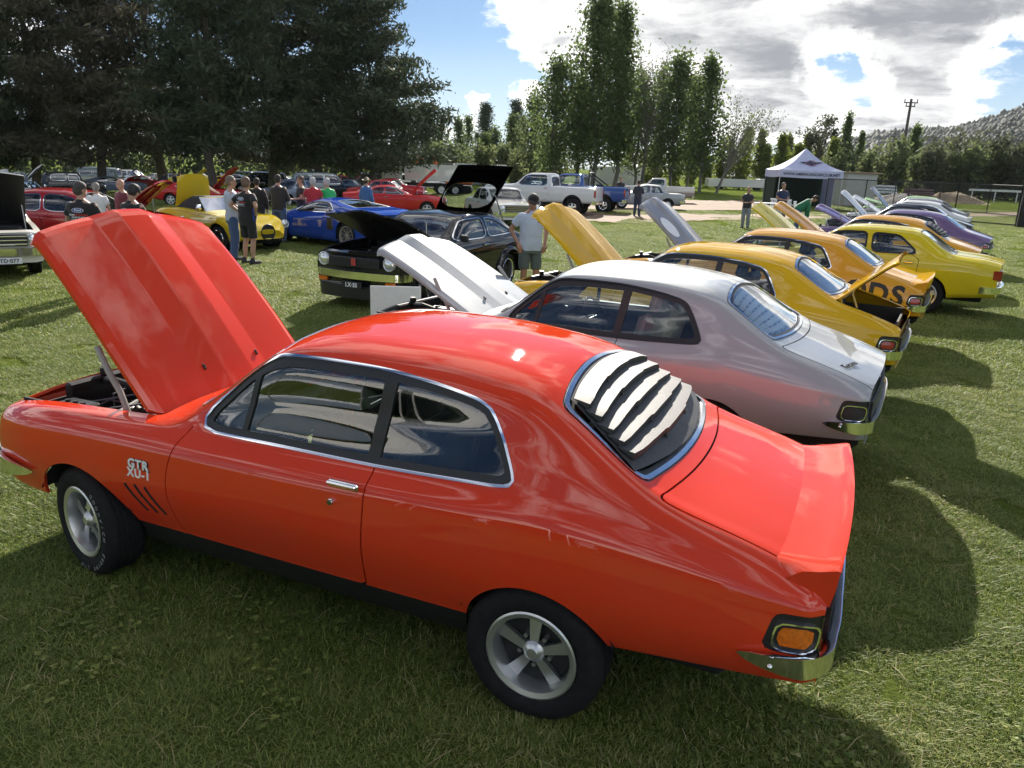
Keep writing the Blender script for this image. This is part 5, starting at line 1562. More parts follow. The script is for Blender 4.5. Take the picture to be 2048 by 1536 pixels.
def person(label, loc, rz, H=1.75, top='black', topc=(.012, .012, .014), sleeve='short', legs='long', legc=(.03, .045, .09), hair=(.05, .035, .025), hat=None, hatc=(.02, .02, .025),
           arms='down', bend=0.0, nod=0.0, turn=0.0, vox=.018, belly=0.0, shoe=(.02, .02, .02), female=False, skin=None, stance=0.0, glasses=False, bald=False, logo=False, long_hair=False, group=None, extra=None):
    skin = skin or SKIN
    root = empty('person', loc, rz, label, 'person', group)
    h = H/1.75
    hipz = .93
    RB = ry_m(bend)           # upper body leans forward about the hips
    def U(p): return (np.array([0, 0, hipz])+RB@(np.array(p, float)-np.array([0, 0, hipz])))*h
    def D(p): return np.array(p, float)*h
    sh_y = .185 if not female else .165
    hipy = .095
    kn = {s_: D((.03+.02*s_*stance, s_*.105, .50)) for s_ in (1, -1)}
    an = {s_: D((-.02+.06*s_*stance, s_*.115, .085)) for s_ in (1, -1)}
    hp = {s_: D((0, s_*hipy, .90)) for s_ in (1, -1)}
    shd = {s_: U((0, s_*sh_y, 1.395)) for s_ in (1, -1)}
    A = {'down': ((-.03, .245, 1.15), (.05, .265, .91), (.02, 0, -1)), 'pockets': ((-.11, .31, 1.17), (.04, .235, .97), (.35, -.25, -.9)),
         'front': ((.03, .255, 1.15), (.24, .08, 1.10), (.8, -.6, 0)), 'behind': ((-.12, .27, 1.16), (-.20, .07, 1.02), (-.3, -.9, -.2)),
         'hips': ((-.10, .36, 1.19), (.03, .20, 1.03), (.5, -.6, -.5)), 'reach': ((.22, .22, 1.18), (.44, .16, 1.06), (.9, -.1, -.4)),
         'point': ((.18, .24, 1.22), (.42, .18, 1.20), (1, 0, 0))}[arms]
    el = {s_: U((A[0][0], s_*A[0][1], A[0][2])) for s_ in (1, -1)}
    wr = {s_: U((A[1][0], s_*A[1][1], A[1][2])) for s_ in (1, -1)}
    hdir = {s_: RB@np.array([A[2][0], s_*A[2][1], A[2][2]]) for s_ in (1, -1)}
    I = np.eye(3)
    tor = [((0, 0, .84), .10, .155), ((0, 0, .92), .112+belly*.3, .165), ((.01+belly*.3, 0, 1.03), .105+belly, .152+belly*.4), ((.012+belly*.2, 0, 1.16), .112+belly*.6, .158), ((.005, 0, 1.28), .118, .172), ((-.004, 0, 1.38), .105, .178 if not female else .16), ((-.008, 0, 1.435), .080, .145), ((-.006, 0, 1.49), .056, .06)]
    def torso(b, infl, z0, z1):
        R = []
        for (c, rx, ry) in tor:
            if c[2] < z0-.001 or c[2] > z1+.001: continue
            R.append((U(c), (rx+infl)*h, (ry+infl)*h, RB))
        rings(b, R)
    HN = RB@ry_m(nod)@rz_m(turn)
    hc = U((.015+.05*math.sin(nod), 0, 1.622-.02*abs(nod)))
    def Hd(p): return hc+HN@(np.array(p, float)*h)
    # --- continuous body
    b = B()
    torso(b, 0, .84, 1.6)
    cone(b, U((-.01, 0, 1.44)), Hd((-.015, 0, -.07)), .055*h, .050*h)
    b.ball(Hd((0, 0, .03)), (.094*h, .076*h, .098*h), 16, 12)
    b.ball(Hd((.022, 0, -.045)), (.068*h, .058*h, .072*h), 14, 10)
    cone(b, Hd((.085, 0, .015)), Hd((.108, 0, -.025)), .011*h, .016*h, 8)
    cone(b, Hd((.078, -.03, .032)), Hd((.078, .03, .032)), .016*h, .016*h, 8)
    cone(b, Hd((.083, -.014, -.062)), Hd((.083, .014, -.062)), .013*h, .013*h, 8)
    for s_ in (1, -1):
        b.ball(Hd((-.008, s_*.078, -.005)), (.022*h, .012*h, .032*h), 8, 6)
        cone(b, shd[s_], el[s_], .052*h, .040*h); cone(b, el[s_], wr[s_], .040*h, .027*h)
        dv = hdir[s_]/np.linalg.norm(hdir[s_])
        side = np.cross(dv, np.array([0, 0, 1.0]) if abs(dv[2]) < .8 else np.array([1.0, 0, 0])); side /= np.linalg.norm(side); nn = np.cross(dv, side)
        pc = wr[s_]+dv*.055*h
        cone(b, wr[s_], pc+dv*.03*h, .024*h, .036*h)
        for q, (off, ln) in enumerate(((-.030, .070), (-.010, .082), (.010, .078), (.029, .062))):
            a0 = pc+dv*.045*h+side*off*h; a1 = a0+dv*ln*.5*h+nn*.006*h; a2 = a1+dv*ln*.42*h+nn*.024*h
            cone(b, a0, a1, .0095*h, .009*h, 6); cone(b, a1, a2, .009*h, .0075*h, 6)
        t0 = wr[s_]+dv*.03*h-side*.026*h; t1 = t0-side*.026*h+dv*.035*h; cone(b, t0, t1, .012*h, .010*h, 6); cone(b, t1, t1+dv*.03*h+nn*.012*h, .010*h, .008*h, 6)
        cone(b, hp[s_], kn[s_], .082*h, .056*h); cone(b, kn[s_], an[s_], .054*h, .036*h)
        cone(b, kn[s_]*[1, 1, .9]+np.array([-.02*h, 0, 0]), kn[s_]*.45+an[s_]*.55+np.array([-.02*h, 0, 0]), .050*h, .046*h)
        cone(b, an[s_]+np.array([-.03*h, 0, -.045*h]), an[s_]+np.array([.16*h, s_*.02*h, -.05*h]), .036*h, .032*h)
    me = fuse('person_body', b, vox)
    link('body', me, skin, root)
    # --- clothes
    c = B(); torso(c, .024, .84, 1.45)
    lim = {'short': .62, 'long': 1.0, 'none': .0}[sleeve]
    for s_ in (1, -1):
        e1 = shd[s_]*(1-lim)+el[s_]*lim
        if sleeve == 'none': continue
        cone(c, shd[s_]-np.array([0, s_*.03*h, 0]), e1, .066*h, (.068 if sleeve == 'short' else .057)*h, flat=(sleeve == 'short'))
        if sleeve == 'long': cone(c, el[s_], wr[s_]*.95+el[s_]*.05, .058*h, .044*h)
        c.ball(shd[s_]-np.array([0, s_*.020*h, .012*h]), .066*h)
    cone(c, U((-.01, 0, 1.40)), U((-.008, 0, 1.485)), .10*h, .066*h, 12, flat=True)
    sm = fuse('shirt', c, vox, 3, .020)
    sh = link('shirt', sm, cloth(top, topc), root)
    t = B()
    R = [(D((0, 0, .80)), .125*h, .175*h, I), (D((0, 0, .90)), (.125+belly*.3)*h, .178*h, I), (D((0, 0, .985)), (.118+belly*.6)*h, .168*h, I)]
    rings(t, R)
    for s_ in (1, -1):
        if legs == 'shorts':
            e1 = hp[s_]*.12+kn[s_]*.88
            cone(t, hp[s_]+np.array([0, 0, -.01]), e1, .100*h, .088*h, 12, flat=True); t.ball(hp[s_], .10*h)
        else:
            cone(t, hp[s_], kn[s_], .106*h, .084*h); cone(t, kn[s_], an[s_]*.95+kn[s_]*.05, .084*h, .066*h, flat=False)
    link('trousers' if legs != 'shorts' else 'shorts', fuse('trousers', t, vox, 3, .016), cloth('legs_'+top+str(round(legc[2], 2)), legc), root)
    for s_ in (1, -1):
        f = B()
        cone(f, an[s_]+np.array([-.035*h, 0, -.040*h]), an[s_]+np.array([.165*h, s_*.02*h, -.047*h]), .051*h, .044*h, 10); cone(f, an[s_]+np.array([-.01, 0, .03*h]), an[s_]+np.array([-.01, 0, -.03*h]), .047*h, .050*h, 10)
        link('shoe', fuse('shoe', f, max(vox*.8, .010), 2), cloth('shoe'+str(shoe[0]), shoe), root)
    # --- hair and hat
    if not bald:
        k_ = B()
        k_.ball(Hd((-.018, 0, .048)), (.096*h, .084*h, .094*h), 14, 10)
        k_.ball(Hd((-.045, 0, .0)), (.064*h, .078*h, .075*h), 12, 8)
        if long_hair: cone(k_, Hd((-.05, 0, .02)), Hd((-.075, 0, -.20)), .075*h, .045*h)
        link('hair', fuse('hair', k_, max(vox*.8, .010), 2, .012), mat('hair_%d_%d' % (int(hair[0]*100), int(hair[2]*100)), hair, .7, var=.35, vscale=50, bump=.4, bscale=120), root)
    if hat:
        q = B()
        q.ball(Hd((-.006, 0, .062)), (.106*h, .090*h, .078*h), 16, 10)
        if hat == 'cap':
            V = [Hd((.07+.10*math.cos(a)*1.0, .078*math.sin(a), .072-.02*math.cos(a))) for a in np.linspace(-1.5, 1.5, 11)]
            V2 = [v-HN@np.array([0, 0, .012*h]) for v in V]
            q.add(V+V2, [tuple(range(11)), tuple(range(21, 10, -1))]+[(i, i+11, i+12, i+1) for i in range(10)])
        else:
            for rr, zz in ((.165 if hat == 'brim' else .14, .045),):
                a = np.arange(20)*2*math.pi/20
                V = [Hd((rr*math.cos(x), rr*.92*math.sin(x), zz+.02*abs(math.sin(x)))) for x in a]; V2 = [v-HN@np.array([0, 0, .014*h]) for v in V]
                q.add(V+V2, [tuple(range(20)), tuple(range(39, 19, -1))]+[(i, i+20, (i+1) % 20+20, (i+1) % 20) for i in range(20)])
        link('hat', mesh_data('hat', q.V, q.F, smooth=50), cloth('hat%d%d' % (int(hatc[0]*100), int(hatc[2]*100)), hatc), root)
    for s_ in (1, -1):
        e_ = B()
        if glasses: e_.box(Hd((.098, s_*.034, .018)), (.012, .052, .036), .008, rot=HN)
        else: e_.ball(Hd((.086, s_*.031, .014)), (.010*h, .014*h, .007*h), 8, 6)
        e_.make('sunglasses' if glasses else 'eye', BLACK, root)
    if logo:
        bx = -.146*h
        ctr = U((0, 0, 1.30))+RB@np.array([bx, 0, 0])
        xx = RB@np.array([0, -1.0, 0]); yy = RB@np.array([0, 0, 1.0])
        nrm = np.cross(xx, yy)
        def place(dx, dy, out): return frame_m(Vector(ctr+xx*dx*h+yy*dy*h+nrm*out), xx, yy)
        ov = B(); a = np.linspace(0, 2*math.pi, 28, endpoint=False)
        ov.prism([(.085*math.cos(t), .036*math.sin(t)) for t in a], -.004, .004, axis='z')
        o = ov.make('emblem', mat('emblem_white', (.75, .76, .78), .6, var=.05), sh); o.matrix_local = place(0, .03, .006)
        ov = B(); ov.prism([(.078*math.cos(t), .030*math.sin(t)) for t in a], .004, .007, axis='z')
        o = ov.make('emblem', mat('emblem_blue', (.02, .06, .30), .5, var=.1), sh); o.matrix_local = place(0, .03, .006)
        text('lettering', 'Ford', .052, WHITET, sh, place(0, .032, .014), shear=.25, bold=.001)
        text('lettering', 'FORD', .030, WHITET, sh, place(-.085, -.038, .008), bold=.001, depth=.001)
        text('lettering', 'PERFORMANCE', .030, mat('print_red', (.5, .03, .03), .6, var=.1), sh, place(.035, -.038, .008), bold=.001, depth=.001)
        text('lettering', 'CLUB OF ACT', .030, WHITET, sh, place(0, -.075, .010), bold=.001, depth=.001)
        o = B().box((0, 0, 0), (.22, .004, .003)).make('print_line', WHITET, sh); o.matrix_local = place(0, -.105, .010)
    if extra: extra(root, h, U)
    return root
AWAY, FACE, LEFT, RIGHT = YAW, YAW+math.pi, YAW+math.pi/2, YAW-math.pi/2
# ------------------------------------------------------------------ ground
def ground_material():
    m = bpy.data.materials.new('grass_ground'); m.use_nodes = True
    t = NT(m.node_tree); t.n.clear()
    P = t.node('ShaderNodeNewGeometry').outputs['Position']
    big = t.noise(P, .12, 4, .6); mid = t.noise(P, 1.3, 5, .65); fine = t.noise(P, 22, 6, .75)
    c1 = t.ramp(mid, [(.28, (.085, .120, .026)), (.5, (.135, .180, .042)), (.72, (.195, .215, .065))])
    c2 = t.mix(t.smooth(big, .35, .7), c1, (.150, .195, .036, 1))
    c3 = t.mix(t.math('MULTIPLY', t.smooth(fine, .35, .75), .75), c2, (.045, .062, .018, 1))
    st = t.smooth(t.noise(P, 60, 4, .7), .60, .75)
    c4 = t.mix(t.math('MULTIPLY', st, .55), c3, (.24, .22, .10, 1))
    b = t.node('ShaderNodeBsdfPrincipled', {'Base Color': c4, 'Roughness': 1.0, 'Specular IOR Level': 0.0})
    hgt = t.math('ADD', t.math('MULTIPLY', fine, .7), t.math('MULTIPLY', t.noise(P, 70, 4, .8), .5))
    bn = t.node('ShaderNodeBump', {'Strength': 1.0, 'Distance': .06, 'Height': hgt})
    t.put(b.inputs['Normal'], bn.outputs[0])
    t.node('ShaderNodeOutputMaterial', {0: b.outputs[0]})
    return m
GRASSM = ground_material()
DIRTM = mat('packed_dirt', (.20, .135, .085), .95, var=.35, vscale=.9, bump=.8, bscale=7)
rng = np.random.default_rng(7)
n = 60
gx = np.concatenate([[-2500, -900, -300], np.linspace(-110, 160, n), [400, 1200, 2600]]); gy = np.concatenate([[-2800, -1000, -400], np.linspace(-210, 60, n), [300, 900]])
GX, GY = np.meshgrid(gx, gy, indexing='ij')
GZ = gh(GX, GY)
idx = np.arange(GX.size).reshape(GX.shape)
g = link('ground', mesh_data('ground', np.stack([GX, GY, GZ], -1).reshape(-1, 3), np.stack([idx[:-1, :-1], idx[1:, :-1], idx[1:, 1:], idx[:-1, 1:]], -1).reshape(-1, 4)), GRASSM)
tag(g, 'mown green grass field of the car show', kind='structure')
def strip(name, edge_a, edge_b, z, m, label):
    """ragged-edged sheet between two ground polylines"""
    A, Bq = (np.stack([np.interp(np.linspace(0, len(e)-1, 90), range(len(e)), [p[q] for p in e]) for q in (0, 1)]+[np.zeros(90)], 1) for e in (edge_a, edge_b))
    r = np.random.default_rng(3)
    dd = Bq-A; dd /= np.linalg.norm(dd, axis=1, keepdims=True)
    A += dd*r.normal(0, .25, (90, 1)); Bq += dd*r.normal(0, .25, (90, 1))
    V = np.concatenate([A, Bq]); V[:, 2] = gh(V[:, 0])+z
    o = link(name, mesh_data(name, V, [(i, i+1, 91+i, 90+i) for i in range(89)]), m)
    return tag(o, label, kind='structure')
gp = lambda u, v: tuple(ong(u, v)[:2])
strip('dirt_track', [gp(2100, 432), gp(1700, 436), gp(1450, 440), gp(1250, 446), gp(1000, 436)], [gp(2100, 424), gp(1700, 429), gp(1450, 429), gp(1250, 424), gp(1000, 414)], .016, DIRTM, 'brown dirt track edge beside the lawn')
strip('dirt_track', [gp(1560, 421), gp(1450, 421), gp(1330, 422), gp(1200, 425), gp(1000, 414)], [gp(1560, 402), gp(1450, 402), gp(1330, 400), gp(1200, 398), gp(1000, 396)], .020, DIRTM, 'wide brown dirt parking strip under the pick-ups')

# ------------------------------------------------------------------ grass blades near the camera
def grass_material(name, stops, tr=.45):
    m = bpy.data.materials.new(name); m.use_nodes = True
    t = NT(m.node_tree); t.n.clear()
    gi = t.node('ShaderNodeNewGeometry')
    P = gi.outputs['Position']
    rnd = gi.outputs['Random Per Island']
    patch = t.noise(P, .9, 4, .6)
    big = t.smooth(t.noise(P, .33, 3, .6), .3, .7)
    f = t.math('ADD', t.math('MULTIPLY', rnd, .58), t.math('ADD', t.math('MULTIPLY', patch, .42), t.math('MULTIPLY', big, .16)), clamp=True)
    c = t.ramp(f, stops)
    d = t.node('ShaderNodeBsdfPrincipled', {'Base Color': c, 'Roughness': .55, 'Specular IOR Level': .3})
    tl = t.node('ShaderNodeBsdfTranslucent', {'Color': c})
    s_ = t.node('ShaderNodeMixShader', {0: tr, 1: d.outputs[0], 2: tl.outputs[0]})
    t.node('ShaderNodeOutputMaterial', {0: s_.outputs[0]})
    return m
GM = grass_material('grass_blade', [(.12, (.062, .102, .027)), (.38, (.136, .200, .046)), (.60, (.222, .285, .066)), (.80, (.33, .345, .105)), (.98, (.56, .50, .25))])
SM = grass_material('straw', [(.1, (.20, .17, .075)), (.5, (.34, .29, .14)), (.9, (.46, .41, .24))], .2)
def blade_mesh(name, side, n_, L, W, lean, seed, m):
    """one square of turf: bent triangular blades"""
    r = np.random.default_rng(seed)
    x, y = r.uniform(-side/2, side/2, n_), r.uniform(-side/2, side/2, n_)
    clump = .75+.5*np.sin(x*9/side+seed)*np.sin(y*11/side+1.3*seed)
    l = r.uniform(L[0], L[1], n_)*np.clip(clump, .6, 1.3); w_ = r.uniform(W[0], W[1], n_)
    a = r.uniform(0, 2*math.pi, n_); ln = np.clip(r.normal(lean, .30, n_), .05, 1.5)
    d_ = np.stack([np.cos(a)*np.sin(ln), np.sin(a)*np.sin(ln), np.cos(ln)], 1)
    s_ = np.stack([-np.sin(a), np.cos(a), np.zeros(n_)], 1)*w_[:, None]*.5
    base = np.stack([x, y, np.zeros(n_)], 1)
    mid = base+d_*(l*.55)[:, None]
    tip = base+d_*l[:, None]+np.stack([np.cos(a), np.sin(a), np.full(n_, -.35)], 1)*(l*.30)[:, None]
    tip[:, 2] = np.maximum(tip[:, 2], .006)
    V = np.stack([base-s_, base+s_, mid+s_*.8, mid-s_*.8, tip], 1).reshape(-1, 3)
    i = np.arange(n_)[:, None]*5
    me = tri_mesh(name, V, np.concatenate([i+[0, 1, 2], i+[0, 2, 3], i+[3, 2, 4]], 0))
    me.materials.append(m)
    return me
def on_dirt(p):
    u, v = pix(p)
    lo = np.interp(u, [1000, 1250, 1450, 1700, 2100], [436, 446, 440, 436, 432]); hi = np.interp(u, [1000, 1250, 1450, 1700, 2100], [414, 424, 429, 429, 424])
    return u > 1000 and p[1] < -20 and (hi < v < lo or (u < 1560 and 399 < v < 422))
def in_view(p, margin):
    d = np.array([p[0], p[1], 0])-CAM; z = d@CF
    if z < -.5: return False
    if z < 1.5: return np.linalg.norm(d[:2]) < 4.0
    u = FPX*(d@CR)/z; lim = 1024+margin*FPX/z
    return abs(u) < lim
def turf(name, label, d0, d1, side, meshes, m, seed, step=.92):
    """lawn cover: squares of blades instanced on points between two distances from the camera"""
    r = np.random.default_rng(seed)
    n_ = int(d1/(side*step))+2; pts = []
    for i in range(-n_, n_+1):
        for j in range(-n_, n_+1):
            p = np.array([CAM[0]+i*side*step, CAM[1]+j*side*step, .0]); dd = math.hypot(p[0]-CAM[0], p[1]-CAM[1])
            if d0-side*.5 <= dd < d1 and in_view(p, side) and not on_dirt(p):
                q = p+np.append(r.uniform(-.1, .1, 2)*side, 0); q[2] = float(gh(q[0])+(gh(q[0]-side*.5)-gh(q[0]))*.6); pts.append(q)
    lib = bpy.data.collections.new(name+'_squares')
    for k_, me in enumerate(meshes): lib.objects.link(bpy.data.objects.new(name+'_square', me))
    ng = bpy.data.node_groups.new(name+'_cover', 'GeometryNodeTree')
    ng.interface.new_socket('Geometry', in_out='INPUT', socket_type='NodeSocketGeometry'); ng.interface.new_socket('Geometry', in_out='OUTPUT', socket_type='NodeSocketGeometry')
    t = NT(ng)
    gi = t.node('NodeGroupInput'); go = t.node('NodeGroupOutput')
    ci = t.node('GeometryNodeCollectionInfo'); ci.inputs['Collection'].default_value = lib
    ci.inputs['Separate Children'].default_value = True; ci.inputs['Reset Children'].default_value = True
    rv = t.node('FunctionNodeRandomValue'); rv.data_type = 'FLOAT_VECTOR'; rv.inputs[0].default_value = (0, 0, 0); rv.inputs[1].default_value = (0, 0, 6.283); rv.inputs['Seed'].default_value = seed
    io = t.node('GeometryNodeInstanceOnPoints', {'Points': gi.outputs[0], 'Instance': ci.outputs[0], 'Rotation': rv.outputs[0]}); io.inputs['Pick Instance'].default_value = True
    t.put(go.inputs[0], io.outputs[0])
    me = bpy.data.meshes.new(name); me.from_pydata([tuple(p) for p in pts], [], []); me.materials.append(m)
    o = link(name, me); md = o.modifiers.new('cover', 'NODES'); md.node_group = ng
    return tag(o, label, 'grass', kind='stuff')
turf('grass', 'short mown grass blades close to the orange-red coupe', 0, 11, 1.0, [blade_mesh('turf_a', 1.04, 12000, (.018, .052), (.0022, .0048), .85, 11, GM), blade_mesh('turf_b', 1.04, 12000, (.018, .056), (.0022, .0048), .95, 12, GM)], GM, 3)
turf('grass', 'mown grass blades across the middle of the field', 11, 30, 2.0, [blade_mesh('turf_c', 2.06, 12000, (.022, .055), (.005, .010), .85, 13, GM)], GM, 4)
turf('grass', 'mown grass blades on the far lawn', 30, 75, 4.0, [blade_mesh('turf_d', 4.1, 12000, (.03, .075), (.012, .024), .75, 14, GM)], GM, 5)
turf('dry_straw', 'pale dry grass clippings lying on the lawn', 0, 15, 2.0, [blade_mesh('straw_a', 2.06, 520, (.05, .16), (.0026, .0048), 1.38, 15, SM), blade_mesh('straw_b', 2.06, 260, (.04, .13), (.0026, .0048), 1.38, 16, SM)], SM, 6)
def scatter_points(n_, d0, d1, seed):
    r = np.random.default_rng(seed)
    u = r.uniform(-520, 2570, n_); dd = d0*(d1/d0)**r.uniform(0, 1, n_)
    yaw = YAW-np.arctan((u-1024)/FPX)
    return CAM[0]+dd*np.cos(yaw), CAM[1]+dd*np.sin(yaw), dd, r
def clover(seed):
    x, y, dd, r = scatter_points(5200, 1.8, 12, seed)
    f = np.sin(x*2.1+1)*np.sin(y*1.7+.4)+.5*np.sin(x*5.3+y*3.1) > .55
    x, y = x[f], y[f]; n_ = len(x)
    V, T = [], []
    a0 = r.uniform(0, 6.28, n_); s_ = r.uniform(.007, .012, n_); z = r.uniform(.02, .045, n_)
    for q in range(3):
        a = a0+q*2.094
        c = np.stack([x+np.cos(a)*s_, y+np.sin(a)*s_, z], 1)
        for i in range(6):
            b = i*math.pi/3
            V.append(c+np.stack([np.cos(b+a)*s_, np.sin(b+a)*s_, r.normal(0, .002, n_)], 1))
    V = np.stack(V, 1); V[..., 2] += gh(V[..., 0])
    i = np.arange(n_)[:, None]*18
    for q in range(3): T += [i+[q*6+0, q*6+k_, q*6+k_+1] for k_ in range(1, 5)]
    o = link('clover', tri_mesh('clover', V.reshape(-1, 3), np.concatenate(T, 0)), GM)
    tag(o, 'small clover leaves scattered through the lawn', 'clover', kind='stuff')
clover(5)

# ------------------------------------------------------------------ trees
def leaf_mat(name, lo, hi, tr=.3):
    if name in MATS: return MATS[name]
    m = bpy.data.materials.new(name); m.use_nodes = True
    t = NT(m.node_tree); t.n.clear()
    gi = t.node('ShaderNodeNewGeometry')
    P = gi.outputs['Position']
    f = t.math('ADD', t.math('MULTIPLY', gi.outputs['Random Per Island'], .55), t.math('MULTIPLY', t.noise(P, .35, 4, .6), .5), clamp=True)
    c = t.ramp(f, [(.2, lo), (.8, hi)])
    d = t.node('ShaderNodeBsdfPrincipled', {'Base Color': c, 'Roughness': .7, 'Specular IOR Level': .08})
    tl = t.node('ShaderNodeBsdfTranslucent', {'Color': c})
    s_ = t.node('ShaderNodeMixShader', {0: tr, 1: d.outputs[0], 2: tl.outputs[0]})
    t.node('ShaderNodeOutputMaterial', {0: s_.outputs[0]})
    MATS[name] = m
    return m
PINE = leaf_mat('pine_needles', (.035, .050, .032), (.090, .110, .062), .2)
PINEB = leaf_mat('pine_needles_brown', (.055, .056, .038), (.115, .105, .070), .2)
POP = leaf_mat('poplar_leaves', (.065, .100, .036), (.155, .205, .075), .55)
POPY = leaf_mat('poplar_leaves_yellow', (.085, .115, .022), (.20, .24, .05), .5)
OLIVE = leaf_mat('olive_leaves', (.075, .100, .045), (.170, .200, .085), .5)
GUM = leaf_mat('gum_leaves', (.050, .062, .036), (.115, .125, .072), .4)
BARK = mat('bark', (.095, .078, .062), .95, var=.4, vscale=5, bump=.8, bscale=18)
BARKG = mat('bark_grey', (.16, .145, .125), .95, var=.35, vscale=5, bump=.6, bscale=18)
def leaves(C, R, size, seed, m, flat=1.0, aspect=.55, per=1):
    """triangle leaves: centres C (n,3) with scatter radius R"""
    r = np.random.default_rng(seed)
    C = np.repeat(C, per, 0); n_ = len(C)
    Rr = np.repeat(np.broadcast_to(R, (n_//per,)), per)
    P = C+r.normal(0, 1, (n_, 3))*Rr[:, None]*np.array([1, 1, flat])
    a = r.normal(0, 1, (n_, 3)); a /= np.linalg.norm(a, axis=1, keepdims=True)
    b = np.cross(a, r.normal(0, 1, (n_, 3))); b /= np.linalg.norm(b, axis=1, keepdims=True)
    s_ = r.uniform(.6, 1.4, n_)[:, None]*size
    V = np.stack([P-a*s_*.5, P+b*s_*aspect*.5, P+a*s_*.5, P-b*s_*aspect*.5], 1).reshape(-1, 3)
    i = np.arange(n_)[:, None]*4
    return tri_mesh('crown', V, i+[0, 1, 2, 3])
def tree(kind, pos, H, R, label, seed, leaf=None, group=None, lean=(0, 0), dens=1.0, low=None, name=None):
    r = np.random.default_rng(seed)
    nm = name or {'pine': 'pine_tree', 'poplar': 'poplar_tree', 'bare': 'bare_tree', 'bush': 'shrub', 'gum': 'gum_tree'}[kind]
    root = empty(nm, (pos[0], pos[1], float(gh(pos[0]))), 0, label, 'tree', group)
    tr = B()
    cents, cr = [], []
    def limb(p0, p1, r0, r1, sag=0.0, n_=5):
        t = np.linspace(0, 1, n_)[:, None]
        P = p0*(1-t)+p1*t; P[:, 2] += sag*np.sin(t[:, 0]*math.pi)
        P[1:-1] += r.normal(0, .03*np.linalg.norm(p1-p0), (n_-2, 3))*.5
        tr.tube(P, np.linspace(r0, r1, n_), 6, cap=False)
        return P
    lx, ly = lean
    top = np.array([lx, ly, H])
    if kind == 'pine':
        low = .10 if low is None else low*.7
        limb(np.zeros(3), top, .30*H/18, .04, 0, 9)
        nb = int(64*dens)
        for q in range(nb):
            f = low+(1-low)*((q+r.uniform(-.4, .4))/nb)
            f = min(max(f, low), .985)
            prof = (1-(f-low)/(1-low))**.62*(.72+.28*math.sin(min(1, (f-low)*5)*math.pi/2))
            L = R*prof*r.uniform(.62, 1.12)
            a = q*2.4+r.uniform(-.5, .5)
            p0 = top*f
            up = r.uniform(-.05, .30)+.25*f
            p1 = p0+np.array([math.cos(a)*L, math.sin(a)*L, L*up])
            P = limb(p0, p1, .085*(1-f)+.02, .012, -.06*L, 6)
            ns = max(3, int(L*2.6))
            for k_ in range(ns):
                t = .30+.70*(k_+.5)/ns
                c = p0*(1-t)+p1*t
                sp = (.34*L*(1-t*.55))*.5
                for _ in range(2):
                    cents.append(c+np.array([r.normal(0, sp), r.normal(0, sp), r.normal(.12, .22)])); cr.append(.42+.14*r.uniform())
        me = leaves(np.array(cents), np.array(cr), .52, seed, leaf or PINE, .5, .24, per=int(22*max(1, dens)))
    elif kind == 'poplar':
        low = .10 if low is None else low
        limb(np.zeros(3), top*.97, .24*H/18, .03, 0, 9)
        nb = int(60*dens)
        for q in range(nb):
            f = low+(.86-low)*((q+r.uniform())/nb)
            a = q*2.4+r.uniform(-.6, .6)
            prof = math.sin(min(1, .18+f*1.05)*math.pi)**.6
            L = H*r.uniform(.10, .22)
            rr = R*prof*r.uniform(.5, 1.05)
            p0 = top*f
            p1 = p0+np.array([math.cos(a)*rr, math.sin(a)*rr, L])
            p1[2] = min(p1[2], H*r.uniform(.9, 1.0))
            limb(p0, p1, .07*(1-f)+.015, .01, 0, 5)
            ns = max(4, int(L*2.6))
            for k_ in range(ns):
                t = .22+.85*(k_+.5)/ns
                cents.append(p0*(1-t)+p1*t+r.normal(0, .16*R*.5, 3)); cr.append(.12*R+.10)
        me = leaves(np.array(cents), np.array(cr), .36, seed, leaf or POP, 1.1, .7, per=int(17*dens))
    elif kind == 'bare':
        limb(np.zeros(3), top*.35, .20*H/12, .12, 0, 5)
        for q in range(int(34*dens)):
            f = r.uniform(.18, .45); a = r.uniform(0, 6.28); L = H*r.uniform(.3, .6)
            p0 = top*f; rr = R*r.uniform(.35, 1.0)
            p1 = p0+np.array([math.cos(a)*rr+lx*.5, math.sin(a)*rr+ly*.5, L])
            p1[2] = min(p1[2], H)
            P = limb(p0, p1, .05, .012, .2, 6)
            for _ in range(9):
                t = r.uniform(.35, 1.0); c = p0*(1-t)+p1*t
                e = c+np.array([r.normal(0, .5), r.normal(0, .5), r.uniform(.4, 1.3)])
                limb(c, e, .016, .008, 0, 3)
                cents.append(e); cr.append(.35)
        me = leaves(np.array(cents), np.array(cr), .24, seed, leaf or OLIVE, 1.0, .6, per=4)
    elif kind == 'gum':
        limb(np.zeros(3), top*.5, .22*H/12, .14, 0, 5)
        for q in range(int(15*dens)):
            f = r.uniform(.35, .5); a = q*2.4; rr = R*r.uniform(.3, .95)
            p0 = top*f; p1 = np.array([math.cos(a)*rr+lx, math.sin(a)*rr+ly, H*r.uniform(.55, .97)])
            limb(p0, p1, .09, .02, .15, 6)
            for _ in range(7): cents.append(p1+r.normal(0, .20*R, 3)*[1, 1, .6]); cr.append(.42)
        me = leaves(np.array(cents), np.array(cr), .50, seed, leaf or GUM, .7, .45, per=int(22*dens))
    else:   # shrubby thicket tree from the ground up
        for q in range(int(9*dens)):
            a = r.uniform(0, 6.28); rr = R*r.uniform(.1, .8); hh = H*r.uniform(.65, 1.0)
            p1 = np.array([math.cos(a)*rr, math.sin(a)*rr, hh])
            limb(np.array([p1[0]*.25, p1[1]*.25, 0]), p1, .05, .012, 0, 5)
            for k_ in range(int(6+H*1.6)):
                t = r.uniform(.12, 1.02); cents.append(np.array([p1[0]*(.25+.75*t), p1[1]*(.25+.75*t), hh*t])+r.normal(0, .13*R, 3)); cr.append(.12*R+.18)
